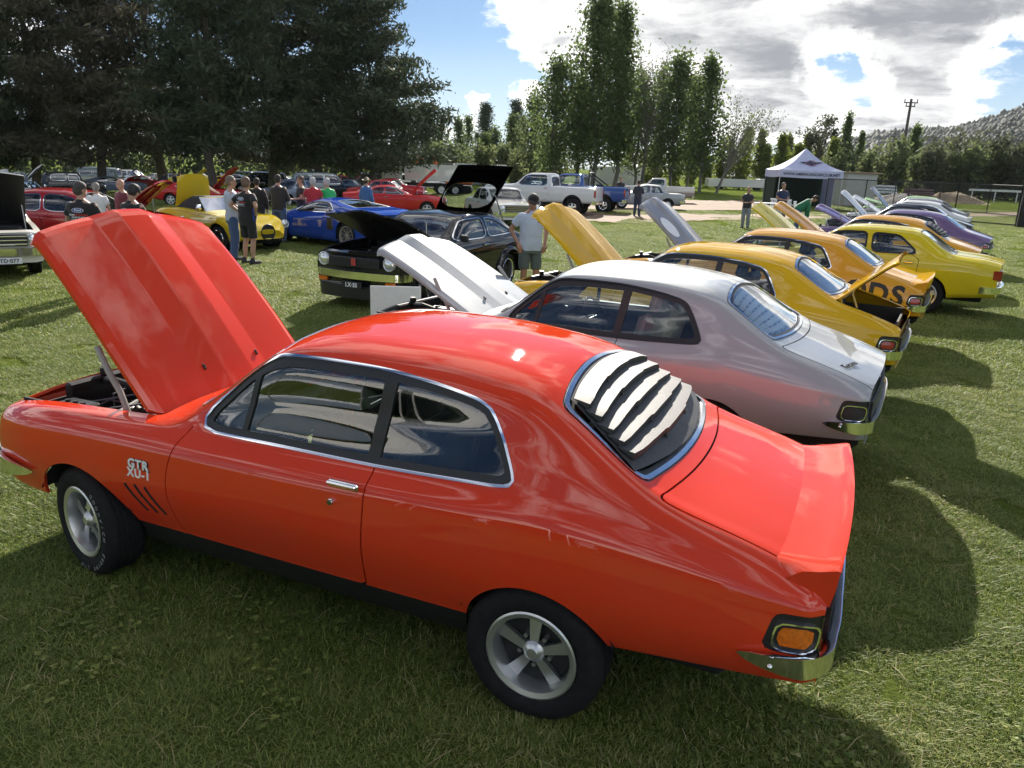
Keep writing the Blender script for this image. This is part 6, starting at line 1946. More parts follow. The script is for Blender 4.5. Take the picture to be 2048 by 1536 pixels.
        me = leaves(np.array(cents), np.array(cr), .55, seed, leaf or OLIVE, 1.0, .6, per=int(16*dens))
    tr.make('trunk', BARK if kind in ('pine', 'gum') else BARKG, root, smooth=60)
    link('crown', me, leaf or {'pine': PINE, 'poplar': POP, 'bare': OLIVE, 'gum': GUM, 'bush': OLIVE}[kind], root)
    return root
def tree_px(kind, u, vtop, ppm, hw, label, seed, **kw):
    """tree whose foot is at column u where a metre is ppm pixels; crown top at row vtop, half width hw pixels"""
    p = base_at(u, ppm)
    depth = FPX/ppm
    top = at_depth(u, vtop, depth)[2]-p[2]
    return tree(kind, p, max(top, 1.5), hw/ppm, label, seed, **kw)
# ------------------------------------------------------------------ tall pines on the left
for i, (u, vt, ppm, hw, low, lf, lab) in enumerate([
    (-60, -190, 27, 200, .12, None, 'dark pine at the edge of the grove beside the white ute'),
    (75, -230, 24, 190, .14, None, 'tall dark pine behind the camper van'),
    (205, -200, 26, 190, .16, PINEB, 'brownish pine with dense drooping limbs behind the bald man'),
    (330, -260, 23, 185, .15, None, 'tall dense pine standing left of the thick bare trunk'),
    (433, -150, 29.5, 175, .24, None, 'pine with a thick bare trunk rising behind the yellow roadster'),
    (545, -230, 24, 180, .15, PINEB, 'dense pine between the thick bare trunk and the open-crowned pine'),
    (640, -120, 25, 165, .17, None, 'dark pine behind the men in red and green shirts'),
    (742, -30, 25, 172, .13, None, 'open-crowned pine with spreading limbs at the end of the grove')]):
    tree_px('pine', u, vt, ppm, hw, lab, 40+i, group='pines of the grove', low=low, leaf=lf)
# ------------------------------------------------------------------ poplars and bare trees in the middle
for i, (k_, u, vt, ppm, hw, dens, lf, lab) in enumerate([
    ('poplar', 1105, 118, 17, 62, 1.0, None, 'shorter leafy poplar left of the tallest poplar'),
    ('poplar', 1183, 2, 17, 74, 1.25, None, 'tallest dark leafy poplar behind the white pick-up'),
    ('poplar', 1226, 25, 16.5, 50, 1.1, None, 'tall poplar touching the tallest poplar behind the blue pick-up'),
    ('bare', 1285, 92, 15.5, 60, 1.5, None, 'thin half-bare tree with fine upright twigs'),
    ('poplar', 1268, 150, 15, 44, .8, OLIVE, 'pale olive poplar behind the half-bare tree'),
    ('poplar', 1150, 150, 15, 46, .8, OLIVE, 'pale olive poplar between the short and the tallest poplar'),
    ('poplar', 1310, 140, 15, 40, .8, OLIVE, 'pale olive poplar left of the two-trunked grey-green poplar'),
    ('poplar', 1372, 150, 15, 40, .8, OLIVE, 'pale olive poplar between the grey-green and the slim poplar'),
    ('poplar', 1062, 190, 14, 40, .8, OLIVE, 'pale olive poplar at the left end of the poplar row'),
    ('poplar', 1340, 112, 16.5, 58, .95, None, 'grey-green poplar with two trunks behind the cream pick-up'),
    ('poplar', 1398, 112, 17.5, 46, .85, None, 'slim poplar with leaves thinning at the top beside the leaning bare tree'),
    ('bare', 1432, 200, 18, 70, 1.0, None, 'leaning bare tree with fine twigs on the lawn')]):
    tree_px(k_, u, vt, ppm, hw, lab, 60+i, dens=dens, leaf=lf, lean=((-3.0, -1.0) if 'leaning bare tree with' in lab else (0, 0)))
# ------------------------------------------------------------------ far belt of trees, every one built
rr = random.Random(4)
belt = [('pine', 968, 212, 11, 26, 'small round-topped pine far behind the white dump truck'), ('pine', 1028, 206, 10.5, 24, 'small flat-topped pine beside the poplars'),
        ('gum', 1630, 236, 12, 30, 'dark gum tree with a round crown above the tent'), ('poplar', 1678, 226, 12.5, 13, 'narrow poplar standing beside the gum tree'),
        ('poplar', 1708, 262, 12, 8, 'very narrow young poplar right of the gum tree'), ('poplar', 1812, 250, 13, 16, 'ragged poplar at the foot of the tall power pole')]
for i, b in enumerate(belt): tree_px(b[0], b[1], b[2], b[3], b[4], b[5], 80+i, dens=.8)
def belt_run(us, vts, ppm, hws, kind, leaf, label, group, seed, dens=.7):
    for i, u in enumerate(us):
        tree_px(kind, u+rr.uniform(-6, 6), vts[0]+(vts[1]-vts[0])*rr.random(), ppm*rr.uniform(.9, 1.12), hws[0]+(hws[1]-hws[0])*rr.random(), label, seed+i, dens=dens, leaf=leaf, group=group)
belt_run(range(860, 1110, 26), (222, 275), 11.5, (15, 24), 'poplar', None, 'grey-green young poplar in the belt behind the dump truck', 'young poplars behind the dump truck', 100)
belt_run(range(870, 1110, 34), (278, 305), 13.5, (24, 34), 'bush', OLIVE, 'grey-green shrub in the thicket behind the dump truck', 'shrubs behind the dump truck', 130)
belt_run(range(1255, 1500, 32), (262, 300), 12, (22, 34), 'bush', POPY, 'yellow-green shrub in the sunlit thicket behind the poplars', 'sunlit shrubs behind the poplars', 150)
belt_run(range(1490, 1660, 20), (252, 292), 12.5, (12, 20), 'poplar', POPY, 'yellow-green young poplar in the belt behind the tent', 'yellow-green poplars behind the tent', 170, .8)
belt_run(range(1660, 2080, 22), (278, 312), 13.5, (20, 34), 'bush', OLIVE, 'dull green shrub in the thicket behind the fence', 'shrubs behind the fence', 200)
belt_run(range(1860, 2090, 44), (268, 292), 14.5, (38, 52), 'bush', GUM, 'wide grey-green bush behind the sand heaps', 'wide bushes behind the sand heaps', 230, .9)
belt_run(range(-80, 880, 44), (110, 250), 15, (44, 66), 'bush', PINE, 'dark undergrowth tree in the shade behind the pine grove', 'undergrowth behind the pine grove', 250, .6)
# ------------------------------------------------------------------ hills
def hill(name, pts, depth, back, m, label, seed, bump):
    r = np.random.default_rng(seed)
    us = np.array([p[0] for p in pts], float); vs = np.array([p[1] for p in pts], float)
    uq = np.linspace(us[0], us[-1], 190); vq = pchip(us, vs, uq)
    rows = 16
    V = []
    for j in range(rows):
        f = j/(rows-1)
        for u, v in zip(uq, vq):
            P = at_depth(u, v, depth); z = max(P[2], .5)*math.sin(f*math.pi/2)
            dq = depth-back*(1-f)
            Q = at_depth(u, v, dq)
            V.append((Q[0], Q[1], z+(r.normal(0, bump) if j > 0 else -2)))
    nq = len(uq)
    for k_, (u, v) in enumerate(zip(uq, vq)):
        Q = at_depth(u, v, depth+back*.6); V.append((Q[0], Q[1], -2))
    F = [(j*nq+i, j*nq+i+1, (j+1)*nq+i+1, (j+1)*nq+i) for j in range(rows) for i in range(nq-1)]
    o = link(name, mesh_data(name, V, F, smooth=180), m)
    tag(o, label, kind='structure')
    V = np.array(V[:nq*rows])
    k_ = r.integers(nq*2, len(V), 5200)
    C = V[k_]+r.normal(0, 1, (len(k_), 3))*[depth*.004, depth*.004, depth*.0004]
    R_ = depth*r.uniform(.0022, .0042, len(C))
    Z_ = R_*r.uniform(.8, 1.5, len(C))
    a = np.arange(6)*math.pi/3
    ring = np.stack([C[:, None, 0]+np.cos(a)*R_[:, None], C[:, None, 1]+np.sin(a)*R_[:, None], np.repeat(C[:, None, 2], 6, 1)], 2)
    Vt = np.concatenate([ring, (C+np.stack([0*Z_, 0*Z_, Z_], 1))[:, None], (C-np.stack([0*Z_, 0*Z_, Z_*2], 1))[:, None]], 1).reshape(-1, 3)
    i = np.arange(len(C))[:, None]*8
    me = tri_mesh('hill_forest', Vt, np.concatenate([i+[q, (q+1) % 6, 6] for q in range(6)]+[i+[(q+1) % 6, q, 7] for q in range(6)], 0))
    me.shade_smooth()
    o2 = link('hill_forest', me, HILLF); tag(o2, 'distant gum forest covering '+label.split(' ', 1)[1], 'forest', kind='stuff')
HILLM = mat('hill_scrub', (.026, .034, .026), .95, var=.4, vscale=.02)
HILLF = leaf_mat('hill_leaves', (.018, .026, .020), (.028, .038, .029), .0)
hill('hill', [(1380, 352), (1560, 318), (1700, 285), (1800, 268), (1880, 264), (1930, 258), (1985, 242), (2048, 222), (2160, 190), (2400, 150)], 1500, 500, HILLM, 'the long wooded ridge under the clouds', 1, 2.5)
hill('hill', [(1750, 345), (1900, 300), (1990, 262), (2048, 246), (2200, 215), (2400, 200)], 900, 260, HILLM, 'the nearer dark wooded spur at the end of the ridge', 2, 2.0)
# ------------------------------------------------------------------ the row of coupes in front
RED = paint('paint_orange_red', (.66, .046, .012)); SILVER = paint('paint_silver', (.36, .375, .385), .3); YELLOW = paint('paint_mustard', (.66, .38, .006)); ORANGE = paint('paint_orange', (.62, .31, .020))
LEMON = paint('paint_lemon', (.62, .50, .012)); PURPLE = paint('paint_purple', (.16, .11, .24)); BLACKP = paint('paint_black', (.010, .010, .011)); WHITEPT = paint('paint_white', (.70, .70, .69)); LIME = paint('paint_lime', (.36, .55, .22))
GREYB = paint('paint_grey', (.26, .26, .27)); BLUE = paint('paint_blue', (.010, .055, .36)); YEL2 = paint('paint_sun_yellow', (.55, .40, .015)); DKRED = paint('paint_dark_red', (.30, .012, .012)); BRED = paint('paint_bright_red', (.50, .020, .018))
CREAM = paint('paint_cream', (.62, .60, .54)); BRONZE = paint('paint_bronze', (.30, .27, .23)); DGREEN = paint('paint_dark_green', (.035, .05, .042)); STEELB = paint('paint_steel_blue', (.16, .20, .27)); FBLUE = paint('paint_truck_blue', (.03, .075, .26)); TEAL = paint('paint_grey_green', (.22, .27, .27))
def MT(p, **kw):
    d = dict(paint=p, sill=p, two=p, rim=ALLOY, glass=GLASS, dark=GLASSD, trim=CHROME, lens=REDL, seat=VINYL); d.update(kw); return d
def org(local, world, rz):
    R = rz_m(rz)@np.array([local[0], local[1], 0]); x_, y_ = world[0]-R[0], world[1]-R[1]; return (x_, y_, float(gh(x_)))
CLOSED = ('blind', 'boot_open', 'boot_open_in', 'boot_hinges', 'spare', 'spare_rim')
NOX = CLOSED+('louvre', 'slat', 'spoiler')
def hood_rot(a): return {'bonnet': (0, rad(-a), 0)}
LAMP = (-2.222, .709)
red = spawn(COUPE, 'coupe', 'orange-red two-door coupe with black rear louvres and raised bonnet', 'car', (0, 0, 0), 0, MT(RED, sill=BLACK, lens=AMBER), CLOSED)
silver = spawn(COUPE, 'coupe', 'silver two-door coupe with bare rear window beside the orange-red coupe', 'car', org(LAMP, onz(1707, 825, .66), rad(-4.7)), rad(-4.7), MT(SILVER, trim=BLACK, lens=BLACK, seat=mat('seat_cream', (.42, .40, .34), .5, var=.1)), tuple(k_ for k_ in NOX if k_ != 'blind')+('slits',), rots=hood_rot(33))
yel = spawn(COUPE, 'coupe', 'mustard yellow coupe with its boot lid standing open', 'car', org(LAMP, onz(1775, 690, .66), rad(-6)), rad(-6), MT(YELLOW), ('blind', 'boot_closed', 'louvre', 'slat', 'spoiler', 'slits'), rots=hood_rot(47))
ora = spawn(COUPE, 'coupe', 'orange coupe with large black lettering on its rear quarter', 'car', org(LAMP, onz(1830, 603, .66), rad(-7)), rad(-7), MT(ORANGE), CLOSED+('louvre', 'slat', 'slits'), rots=hood_rot(48))
lem = spawn(SEDAN70, 'sedan', 'lemon yellow four-door sedan with chrome rear bumper', 'car', org((-1.22, .79), ong(1838, 626), rad(-8)), rad(-8), MT(LEMON, trim=BLACK), rots=hood_rot(42))
gold = spawn(COUPE, 'coupe', 'amber yellow coupe with black louvres on its rear window', 'car', org((-2.22, .62), onz(1948, 507, .80), rad(-9)), rad(-9), MT(ORANGE), CLOSED+('spoiler', 'slits'), rots=hood_rot(38))
pur = spawn(COUPE, 'coupe', 'purple coupe parked beyond the amber yellow coupe', 'car', org(LAMP, onz(1970, 494, .66), rad(-10)), rad(-10), MT(PURPLE), NOX+('slits',), rots=hood_rot(30))
blk2 = spawn(COUPE, 'coupe', 'black coupe with white bonnet in line beyond the purple coupe', 'car', org(LAMP, onz(1936, 464, .66), rad(-8)), rad(-8), MT(BLACKP), NOX+('slits',), rots=hood_rot(48))
for o in blk2.children:
    if o.name.startswith('bonnet') and not o.name.startswith('bonnet_strut'): o.material_slots[0].link = 'OBJECT'; o.material_slots[0].material = WHITEPT
spawn(COUPE, 'coupe', 'white coupe with rear spoiler and louvres near the fence', 'car', org(LAMP, onz(1934, 449, .66), rad(-8)), rad(-8), MT(WHITEPT), CLOSED+('slits',), rots=hood_rot(34))
spawn(COUPE, 'coupe', 'dark grey coupe between the white and the lime green coupes', 'car', org(LAMP, onz(1930, 438, .66), rad(-8)), rad(-8), MT(GREYB), CLOSED+('slits',), rots=hood_rot(52))
spawn(COUPE, 'coupe', 'lime green coupe at the end of the row by the fence', 'car', org(LAMP, onz(1916, 430, .66), rad(-8)), rad(-8), MT(LIME), CLOSED+('slits',), rots=hood_rot(20))
# badge and script on the coupes
pa = on_y(258, 925, .79); pb = on_y(302, 949, .79)
bx, bz = (pa[0]+pb[0])/2, (pa[1]+pb[1])/2
doork = [o for o in red.children if o.name.startswith('body')][0]
SLV = mat('badge_silver', (.82, .82, .82), .35, .1, var=.05)
for t, dz, sz in (('GTR', .022, .062), ('XU-1', -.026, .060)):
    text('badge', t, sz*1.06, BLACK, doork, frame_m((bx, .797, bz+dz-.003), (-1, 0, 0), (0, -.06, 1)), depth=.002, bold=.004, spacing=1.15)
    text('badge', t, sz, SLV, doork, frame_m((bx, .801, bz+dz), (-1, 0, 0), (0, -.06, 1)), depth=.002, bold=.0018, spacing=1.15)
bl = [o for o in silver.children if o.name.startswith('boot_lid')][0]
text('badge', 'Torana', .075, BLACK, bl, frame_m((-2.13, .42, .914), (-.28, -1, 0), (1, -.28, .2)), depth=.002, shear=.35)
def sticker(car, mk):
    return [o for o in car.children if o.name.startswith('bonnet') and not o.name.startswith('bonnet_s')][0]
# orange coupe: black letters with a thin outline along the rear quarter
q = [o for o in ora.children if o.name.startswith('body')][0]
OUTL = mat('letter_outline', (.02, .02, .02), .4, var=.1)
def conform(me, y_side, m4):
    """bend a flat lettering mesh onto the coupe's flank"""
    P = COUPE_POOL.P; sel = (P[:, 1]*y_side > .45) & (P[:, 0] < -1.0) & (P[:, 2] > .45)
    A = P[sel]
    for v in me.vertices:
        w_ = m4 @ v.co
        k_ = np.argsort((A[:, 0]-w_.x)**2+(A[:, 2]-w_.z)**2)[:4]
        d = 1/np.maximum(np.hypot(A[k_, 0]-w_.x, A[k_, 2]-w_.z), 1e-4)
        y = float((A[k_, 1]*d).sum()/d.sum())
        v.co = Vector((w_.x, y+.004*y_side, w_.z))
for ch, x in (('O', -1.50), ('D', -1.78), ('S', -2.01)):
    me = text_data(ch, .34, 0.0, bold=.012)
    bmq = bmesh.new(); bmq.from_mesh(me); bmesh.ops.subdivide_edges(bmq, edges=bmq.edges, cuts=2); bmq.to_mesh(me); bmq.free()
    conform(me, 1, frame_m((x, .78, .735+(x+1.5)*.06), (-1, 0, -.06), (0, 0, 1)))
    link('lettering', me, BLACK, q)
# white disc on the orange coupe's grey bonnet
hb = sticker(ora, 0)
for o in [hb]+list(hb.children):
    if o.name.startswith(('bonnet', 'inner')): o.material_slots[0].link = 'OBJECT'; o.material_slots[0].material = GREYB
V = []
for a in np.linspace(0, 2*math.pi, 32, endpoint=False): V.append((.62+.20*math.cos(a), .40+.17*math.sin(a), 0))
V = [(x, y, -.075*(x/1.185)-.055*(x/1.185)**3-.028*(y/.6)**2+.004) for x, y, _ in V]
link('race_disc', mesh_data('race_disc', V, [tuple(range(32))]), WHITEP, hb)
# open boot of the yellow coupe: tyre lettering
sp = [o for o in yel.children if o.name.startswith('spare')][0]
text('lettering', 'T/A', .05, WHITET, sp, frame_m((.20, .09, .088), (.2, 1, 0), (-1, .2, 0)), depth=.001)
# raised-letter tyre on the near front wheel of the red coupe
fw = [o for o in red.children if o.name.startswith('wheel') and o.location.x > 1 and o.location.y > 0][0]
word = 'GOODRICH  RADIAL T/A  '
for i, ch in enumerate(word):
    if ch == ' ': continue
    a = math.pi*.72+i*.135
    r_ = .252
    o = text('lettering', ch, .032, mat('tyre_letter', (.22, .22, .21), .7, var=.2), fw, frame_m((r_*math.cos(a), .1085, r_*math.sin(a)), (math.sin(a), 0, -math.cos(a)) if False else (-math.sin(a), 0, math.cos(a)), (-math.cos(a), 0, -math.sin(a))), depth=.001)
# cherry-coloured charm hanging inside the red coupe
ch_ = empty('window_charm', (-.16, .30, 1.16), 0, 'small red bauble on a green cord hanging inside the orange-red coupe', 'ornament')
B().ball((0, 0, 0), .018, 12, 8).make('bauble', mat('bauble_red', (.6, .02, .03), .15, var=.1), ch_)
B().tube([(0, 0, .016), (0, 0, .10)], .004, 6).make('cord', mat('cord_green', (.02, .25, .06), .6, var=.1), ch_)
# ------------------------------------------------------------------ cars facing us across the grass
blk = spawn(HATCH70, 'hatchback', 'black hatchback with flared arches, bonnet and rear hatch raised', 'car', (4.41, -8.63, 0), rad(87), MT(BLACKP, rim=CHROME), rots=hood_rot(27))
c60 = spawn(SEDAN60, 'sedan', 'white sixties sedan with chrome grille and plate TD 077', 'car', org((1.36, .80), ong(84, 546), rad(150)), rad(150), MT(CREAM))
bd = empty('display_board', base_at(792, 170), YAW+rad(185), 'blank white display board standing in front of the silver coupe', 'board')
B().box((0, 0, .48), (.015, .58, .60), .004).make('panel', WHITEP, bd)
for s_ in (1, -1): B().tube([(-.02, s_*.24, .72), (-.26, s_*.25, 0)], .012, 6).make('leg', STEEL, bd); B().tube([(.0, s_*.24, .20), (.02, s_*.25, 0)], .012, 6).make('leg', STEEL, bd)
def car_at(model, name, label, u, ppm, rz, mats, **kw):
    p = base_at(u, ppm); return spawn(model, name, label, 'car', tuple(p), rz, mats, **kw)
car_at(SEDAN00, 'sedan', 'red rounded sedan with dark windows and raised bonnet behind the two black polo shirts', 160, 86, RIGHT+rad(6), MT(DKRED))
car_at(ROADSTER, 'roadster', 'yellow roadster with black soft top and open boot lid', 440, 78, rad(168), MT(YEL2, rim=CHROME))
p = ong(562, 484); rzc = rad(-14)
vet = spawn(SPORTS, 'sports_car', 'blue low mid-engined sports car with black side intakes', 'car', org((1.40, .90), p, rzc), rzc, MT(BLUE, rim=BRONZE))
wp_ = spawn(PICKUP, 'pickup', 'white full-size pick-up truck with chrome rear bumper', 'pickup', org((-1.75, .92), ong(1143, 431), rad(6)), rad(6), MT(WHITEPT, rim=CHROME))
bp_ = spawn(PICKUP, 'pickup', 'blue pick-up truck with a black roll bar behind the white pick-up', 'pickup', org((-1.75, .92), ong(1205, 426), rad(8)), rad(8), MT(FBLUE, rim=CHROME))
for s_ in (1, -1):
    B().tube([(-.9, s_*.7, 1.36), (-.9, s_*.66, 1.98), (-.9, 0, 2.0)], .04, 8).make('roll_bar', BLACK, bp_); B().tube([(-.9, s_*.66, 1.9), (-1.7, s_*.72, 1.36)], .035, 8).make('roll_bar', BLACK, bp_)
c10 = spawn(PICKUP60, 'pickup', 'sixties pick-up with cream cab and bronze load bed on the dirt', 'pickup', org((-1.50, .84), ong(1357, 407), rad(16)), rad(16), MT(CREAM, two=BRONZE, rim=CHROME))
L_, R_, A_, F_ = LEFT, RIGHT, AWAY, FACE
mid = [
 (FASTBACK, 'coupe', 'red fastback coupe with raised red bonnet behind the blue sports car', 790, 44, R_+rad(10), MT(BRED, trim=CHROME)),
 (SEDAN60, 'sedan', 'maroon sedan parked behind the red fastback coupe', 775, 34, R_, MT(DKRED)),
 (UTE, 'utility', 'black utility with a flat load bed behind the man in green', 705, 30, R_+rad(4), MT(BLACKP)),
 (SEDAN60, 'sedan', 'steel blue sixties sedan behind the men in dark shirts', 585, 36, L_+rad(70), MT(STEELB)),
 (WAGON, 'wagon', 'grey wagon with dark windows behind the man in the red shirt', 655, 30, R_+rad(20), MT(TEAL)),
 (FASTBACK, 'coupe', 'white fastback coupe with black bonnet lining behind the straw hat', 712, 28, R_-rad(10), MT(WHITEPT)),
 (SEDAN00, 'sedan', 'bright red sedan with raised bonnet beneath the pine trees', 690, 17, R_, MT(BRED)),
 (WAGON, 'wagon', 'black four-wheel drive wagon behind the grey wagon', 738, 19, L_, MT(BLACKP)),
 (SEDAN60, 'sedan', 'long red sedan parked beyond the maroon sedan', 790, 27, R_, MT(BRED)),
 (WAGON, 'wagon', 'white four-wheel drive wagon near the dump truck', 785, 19, L_, MT(WHITEPT)),
 (WAGON, 'wagon', 'black wagon parked beside the thick pine trunk', 520, 23, L_+rad(10), MT(BLACKP)),
 (WAGON, 'wagon', 'dark wagon in the shade behind the men in dark shirts', 608, 16, L_, MT(GREYB)),
 (FASTBACK, 'coupe', 'black coupe with raised bonnet in the shade of the pines', 655, 16, L_, MT(BLACKP)),
 (SEDAN00, 'sedan', 'silver sedan with raised bonnet beside the dump truck', 862, 18, R_, MT(SILVER)),
 (SEDAN60, 'sedan', 'white sedan parked beside the silver sedan', 898, 20, R_+rad(10), MT(WHITEPT)),
 (SEDAN60, 'sedan', 'white old sedan between the black hatchback and the white pick-up', 1000, 52, L_+rad(110), MT(CREAM)),
 (SEDAN60, 'sedan', 'silver old sedan between the blue and the cream pick-ups', 1288, 34, L_-rad(4), MT(SILVER)),
 (FASTBACK, 'coupe', 'red coupe with raised bonnet behind the yellow roadster', 405, 38, R_+rad(5), MT(BRED)),
 (HOTROD, 'hot_rod', 'black pre-war sedan with chrome grille behind the black caps', 150, 32, R_+rad(30), MT(BLACKP, rim=CHROME)),
 (ROADSTER, 'roadster', 'white roadster with twin chrome hoops beside the red sedan', 62, 42, R_+rad(8), MT(WHITEPT, rim=CHROME)),
 (UTE, 'utility', 'white utility parked in front of the camper van', 102, 19, L_+rad(12), MT(WHITEPT)),
 (VAN, 'camper_van', 'grey camper van with white lower panels under the pines', 205, 20, R_, MT(TEAL, two=CREAM)),
 (FASTBACK, 'coupe', 'dark blue coupe with raised bonnet beside the camper van', 228, 26, R_+rad(30), MT(STEELB)),
 (SEDAN60, 'sedan', 'white small sedan in the shade under the pines', 312, 16, L_, MT(WHITEPT)),
 (SEDAN00, 'sedan', 'silver small sedan beside the white small sedan under the pines', 350, 17, R_, MT(SILVER)),
 (FASTBACK, 'coupe', 'olive yellow coupe beside the thick pine trunk', 458, 19, R_, MT(YELLOW)),
 (SEDAN60, 'sedan', 'dark green old sedan in the far row under the pines', 560, 20, R_, MT(DGREEN)),
 (FASTBACK, 'coupe', 'black coupe at the far left of the row with raised lid', 10, 40, R_+rad(40), MT(BLACKP)),
 (UTE, 'utility', 'grey utility in the far row before the camper van', 40, 17, R_, MT(TEAL)),
 (WAGON, 'wagon', 'white wagon between the camper van and the thick pine trunk', 268, 17, R_, MT(WHITEPT)),
 (UTE, 'utility', 'dark blue utility between the camper van and the white wagon', 240, 16, L_, MT(STEELB)),
 (FASTBACK, 'coupe', 'dark red coupe with raised bonnet beneath the brownish pine', 292, 22, R_+rad(20), MT(DKRED)),
 (SEDAN60, 'sedan', 'cream old sedan right behind the thick pine trunk', 440, 15, L_, MT(CREAM)),
 (SEDAN00, 'sedan', 'dark grey sedan beside the cream old sedan', 478, 17, R_, MT(GREYB)),
 (WAGON, 'wagon', 'steel blue wagon beside the dark grey sedan', 500, 15, R_, MT(STEELB)),
 (FASTBACK, 'coupe', 'white coupe with raised bonnet in the shade beside the dark wagon', 575, 18, R_, MT(WHITEPT)),
 (SEDAN60, 'sedan', 'cream sedan between the dark wagon and the black shaded coupe', 630, 16, R_, MT(CREAM)),
 (WAGON, 'wagon', 'silver wagon beside the bright red sedan under the pines', 722, 16, L_, MT(SILVER)),
 (SEDAN00, 'sedan', 'dark green rounded sedan beside the white roadster', 20, 24, R_, MT(DGREEN)),
 (FASTBACK, 'coupe', 'lemon coupe with raised bonnet far under the pines', 380, 18, R_, MT(LEMON)),
 (UTE, 'utility', 'cream utility far under the edge of the pines', 150, 16, L_, MT(CREAM)),
 (SEDAN60, 'sedan', 'white sedan far off beside the poplars', 1075, 30, R_, MT(WHITEPT)),
]
for md, nm, lab, u, ppm, rz, mt in mid:
    op = 'raised' in lab
    o = car_at(md, nm, lab, u, ppm, rz, mt, skip=(('soft_top',) if 'twin chrome hoops' in lab else ())+(() if op else ('strut', 'rib')), rots=None if op else hood_rot(0))
    if 'twin chrome hoops' in lab:
        for s_ in (.3, -.3): B().tube([(-.75, s_-.16, .92)]+[(-.75, s_+.16*math.cos(a), 1.12+.12*math.sin(a)) for a in np.linspace(math.pi, 0, 9)]+[(-.75, s_+.16, .92)], .02, 8).make('roll_hoop', CHROME, o)
        for s_ in (.10, -.10): B().box((1.0, s_, .90), (1.4, .12, .004)).make('stripe', BLACKP, o, rot=(0, rad(11), 0))
# ------------------------------------------------------------------ dump truck and excavator at the back
ORNG = mat('plant_orange', (.50, .10, .02), .5, var=.15)
p = base_at(845, 23)
dt = empty('dump_truck', p, L_+rad(8), 'white dump truck parked before the far trees', 'truck')
B().box((2.6, 0, 1.9), (1.7, 2.3, 1.9), .15).make('cab', WHITEPT, dt)
B().box((3.46, 0, 2.25), (.06, 1.9, .75), .03).make('windscreen', GLASSD, dt)
for s_ in (1, -1): B().box((2.7, s_*1.16, 2.25), (.8, .04, .6), .03).make('side_window', GLASSD, dt)
B().prism([(1.5, 1.2), (1.6, 2.55), (-3.6, 2.55), (-3.9, 1.2)], -1.2, 1.2).make('tipper_body', WHITEPT, dt)
B().box((0, 0, .85), (7.0, 1.0, .3), .03).make('chassis', BLACKM, dt)
B().box((3.5, 0, .75), (.25, 2.3, .4), .05).make('front_bumper', WHITEPT, dt)
for x in (2.6, -1.6, -2.8):
    for s_ in (1, -1):
        wdt = WH_BIG.parts
        h_ = link('wheel', wdt[0]['me'], BLACKM, dt, (x, s_*1.0, .5), (0, 0, 0 if s_ > 0 else math.pi))
        link('tyre', wdt[1]['me'], RUBBER, h_); link('rim', wdt[2]['me'], ALLOY, h_)
p = base_at(908, 22)
ex = empty('excavator', p, L_, 'orange excavator with folded arm before the far trees', 'excavator')
for s_ in (1, -1): B().prism([(-1.5, .1), (-1.7, .4), (-1.4, .75), (1.4, .75), (1.7, .4), (1.5, .1)], s_*1.0-.25, s_*1.0+.25).make('track', BLACKM, ex)
B().box((-.5, 0, 1.25), (2.4, 2.2, .8), .12).make('body', ORNG, ex)
B().box((.5, .55, 2.0), (1.1, 1.0, 1.3), .1).make('cab', BLACK, ex)
B().tube([(.8, -.3, 1.4), (2.2, -.3, 3.3), (3.4, -.3, 2.9)], .18, 8).make('boom', ORNG, ex)
B().tube([(3.4, -.3, 2.9), (3.6, -.3, 1.2)], .14, 8).make('arm', ORNG, ex)
B().prism([(3.3, .5), (3.9, .6), (3.9, 1.2), (3.5, 1.2)], -.8, .2).make('bucket', BLACKM, ex)
# ------------------------------------------------------------------ people
NAVY = (.02, .03, .08); JEAN = (.05, .09, .20); KH = (.10, .12, .10)
def who(label, u, ppm, rz, **kw):
    p = base_at(u, ppm); return person(label, tuple(p), rz, **kw)
who('man in black polo with oval emblem and black cap leaning by the red sedan', 184, 128, AWAY+rad(4), H=1.72, hat='cap', hatc=(.05, .04, .04), logo=True, arms='front', turn=-.5, belly=.05, legs='long', legc=(.02, .02, .02), vox=.015, hair=(.06, .05, .05))
who('man in black polo with oval emblem looking down beside the red raised bonnet', 281, 124, AWAY-rad(24), H=1.70, hat='cap', hatc=(.012, .012, .014), logo=True, arms='front', nod=.45, turn=.5, legs='long', legc=(.02, .02, .02), vox=.015, hair=(.02, .018, .016))
def blue_side(root, h, U):
    for s_ in (1, -1):
        b = B(); rings(b, [(U((0, s_*.05, z)), .075*h, .145*h, np.eye(3)) for z in (.86, .95, 1.05, 1.15)])
        link('side_panel', fuse('side_panel', b, .016, 2), cloth('royal_blue', (.015, .05, .36)), root)
p = ong(500, 529)
person('man in black and blue club shirt and black shorts standing on the lawn', tuple(p), AWAY-rad(28), H=1.77, top='black', logo=True, legs='shorts', legc=(.012, .012, .014), arms='hips', hair=(.14, .09, .06), turn=.4, vox=.014, belly=.03, extra=blue_side)
who('man in sunglasses and pale striped shirt facing the man in shorts', 470, 92, RIGHT+rad(25), H=1.78, top='striped', topc=(.42, .46, .55), legs='long', legc=JEAN, arms='front', hair=(.16, .12, .09), glasses=True)
who('man in black jumper and jeans, shorter of the two dark figures', 519, 72, AWAY+rad(12), H=1.68, sleeve='long', hair=(.02, .018, .016), legc=(.03, .035, .05), vox=.020)
who('man in dark checked shirt and jeans with hands in front', 561, 74, AWAY-rad(10), H=1.78, top='checked', topc=(.022, .020, .022), sleeve='long', arms='front', hair=(.03, .025, .02), legc=JEAN, belly=.04, vox=.020)
who('man in black vest holding a white cup beside the red shirt', 606, 69, LEFT+rad(20), H=1.74, top='vest', topc=(.02, .02, .022), arms='front', hair=(.10, .07, .05), vox=.020)
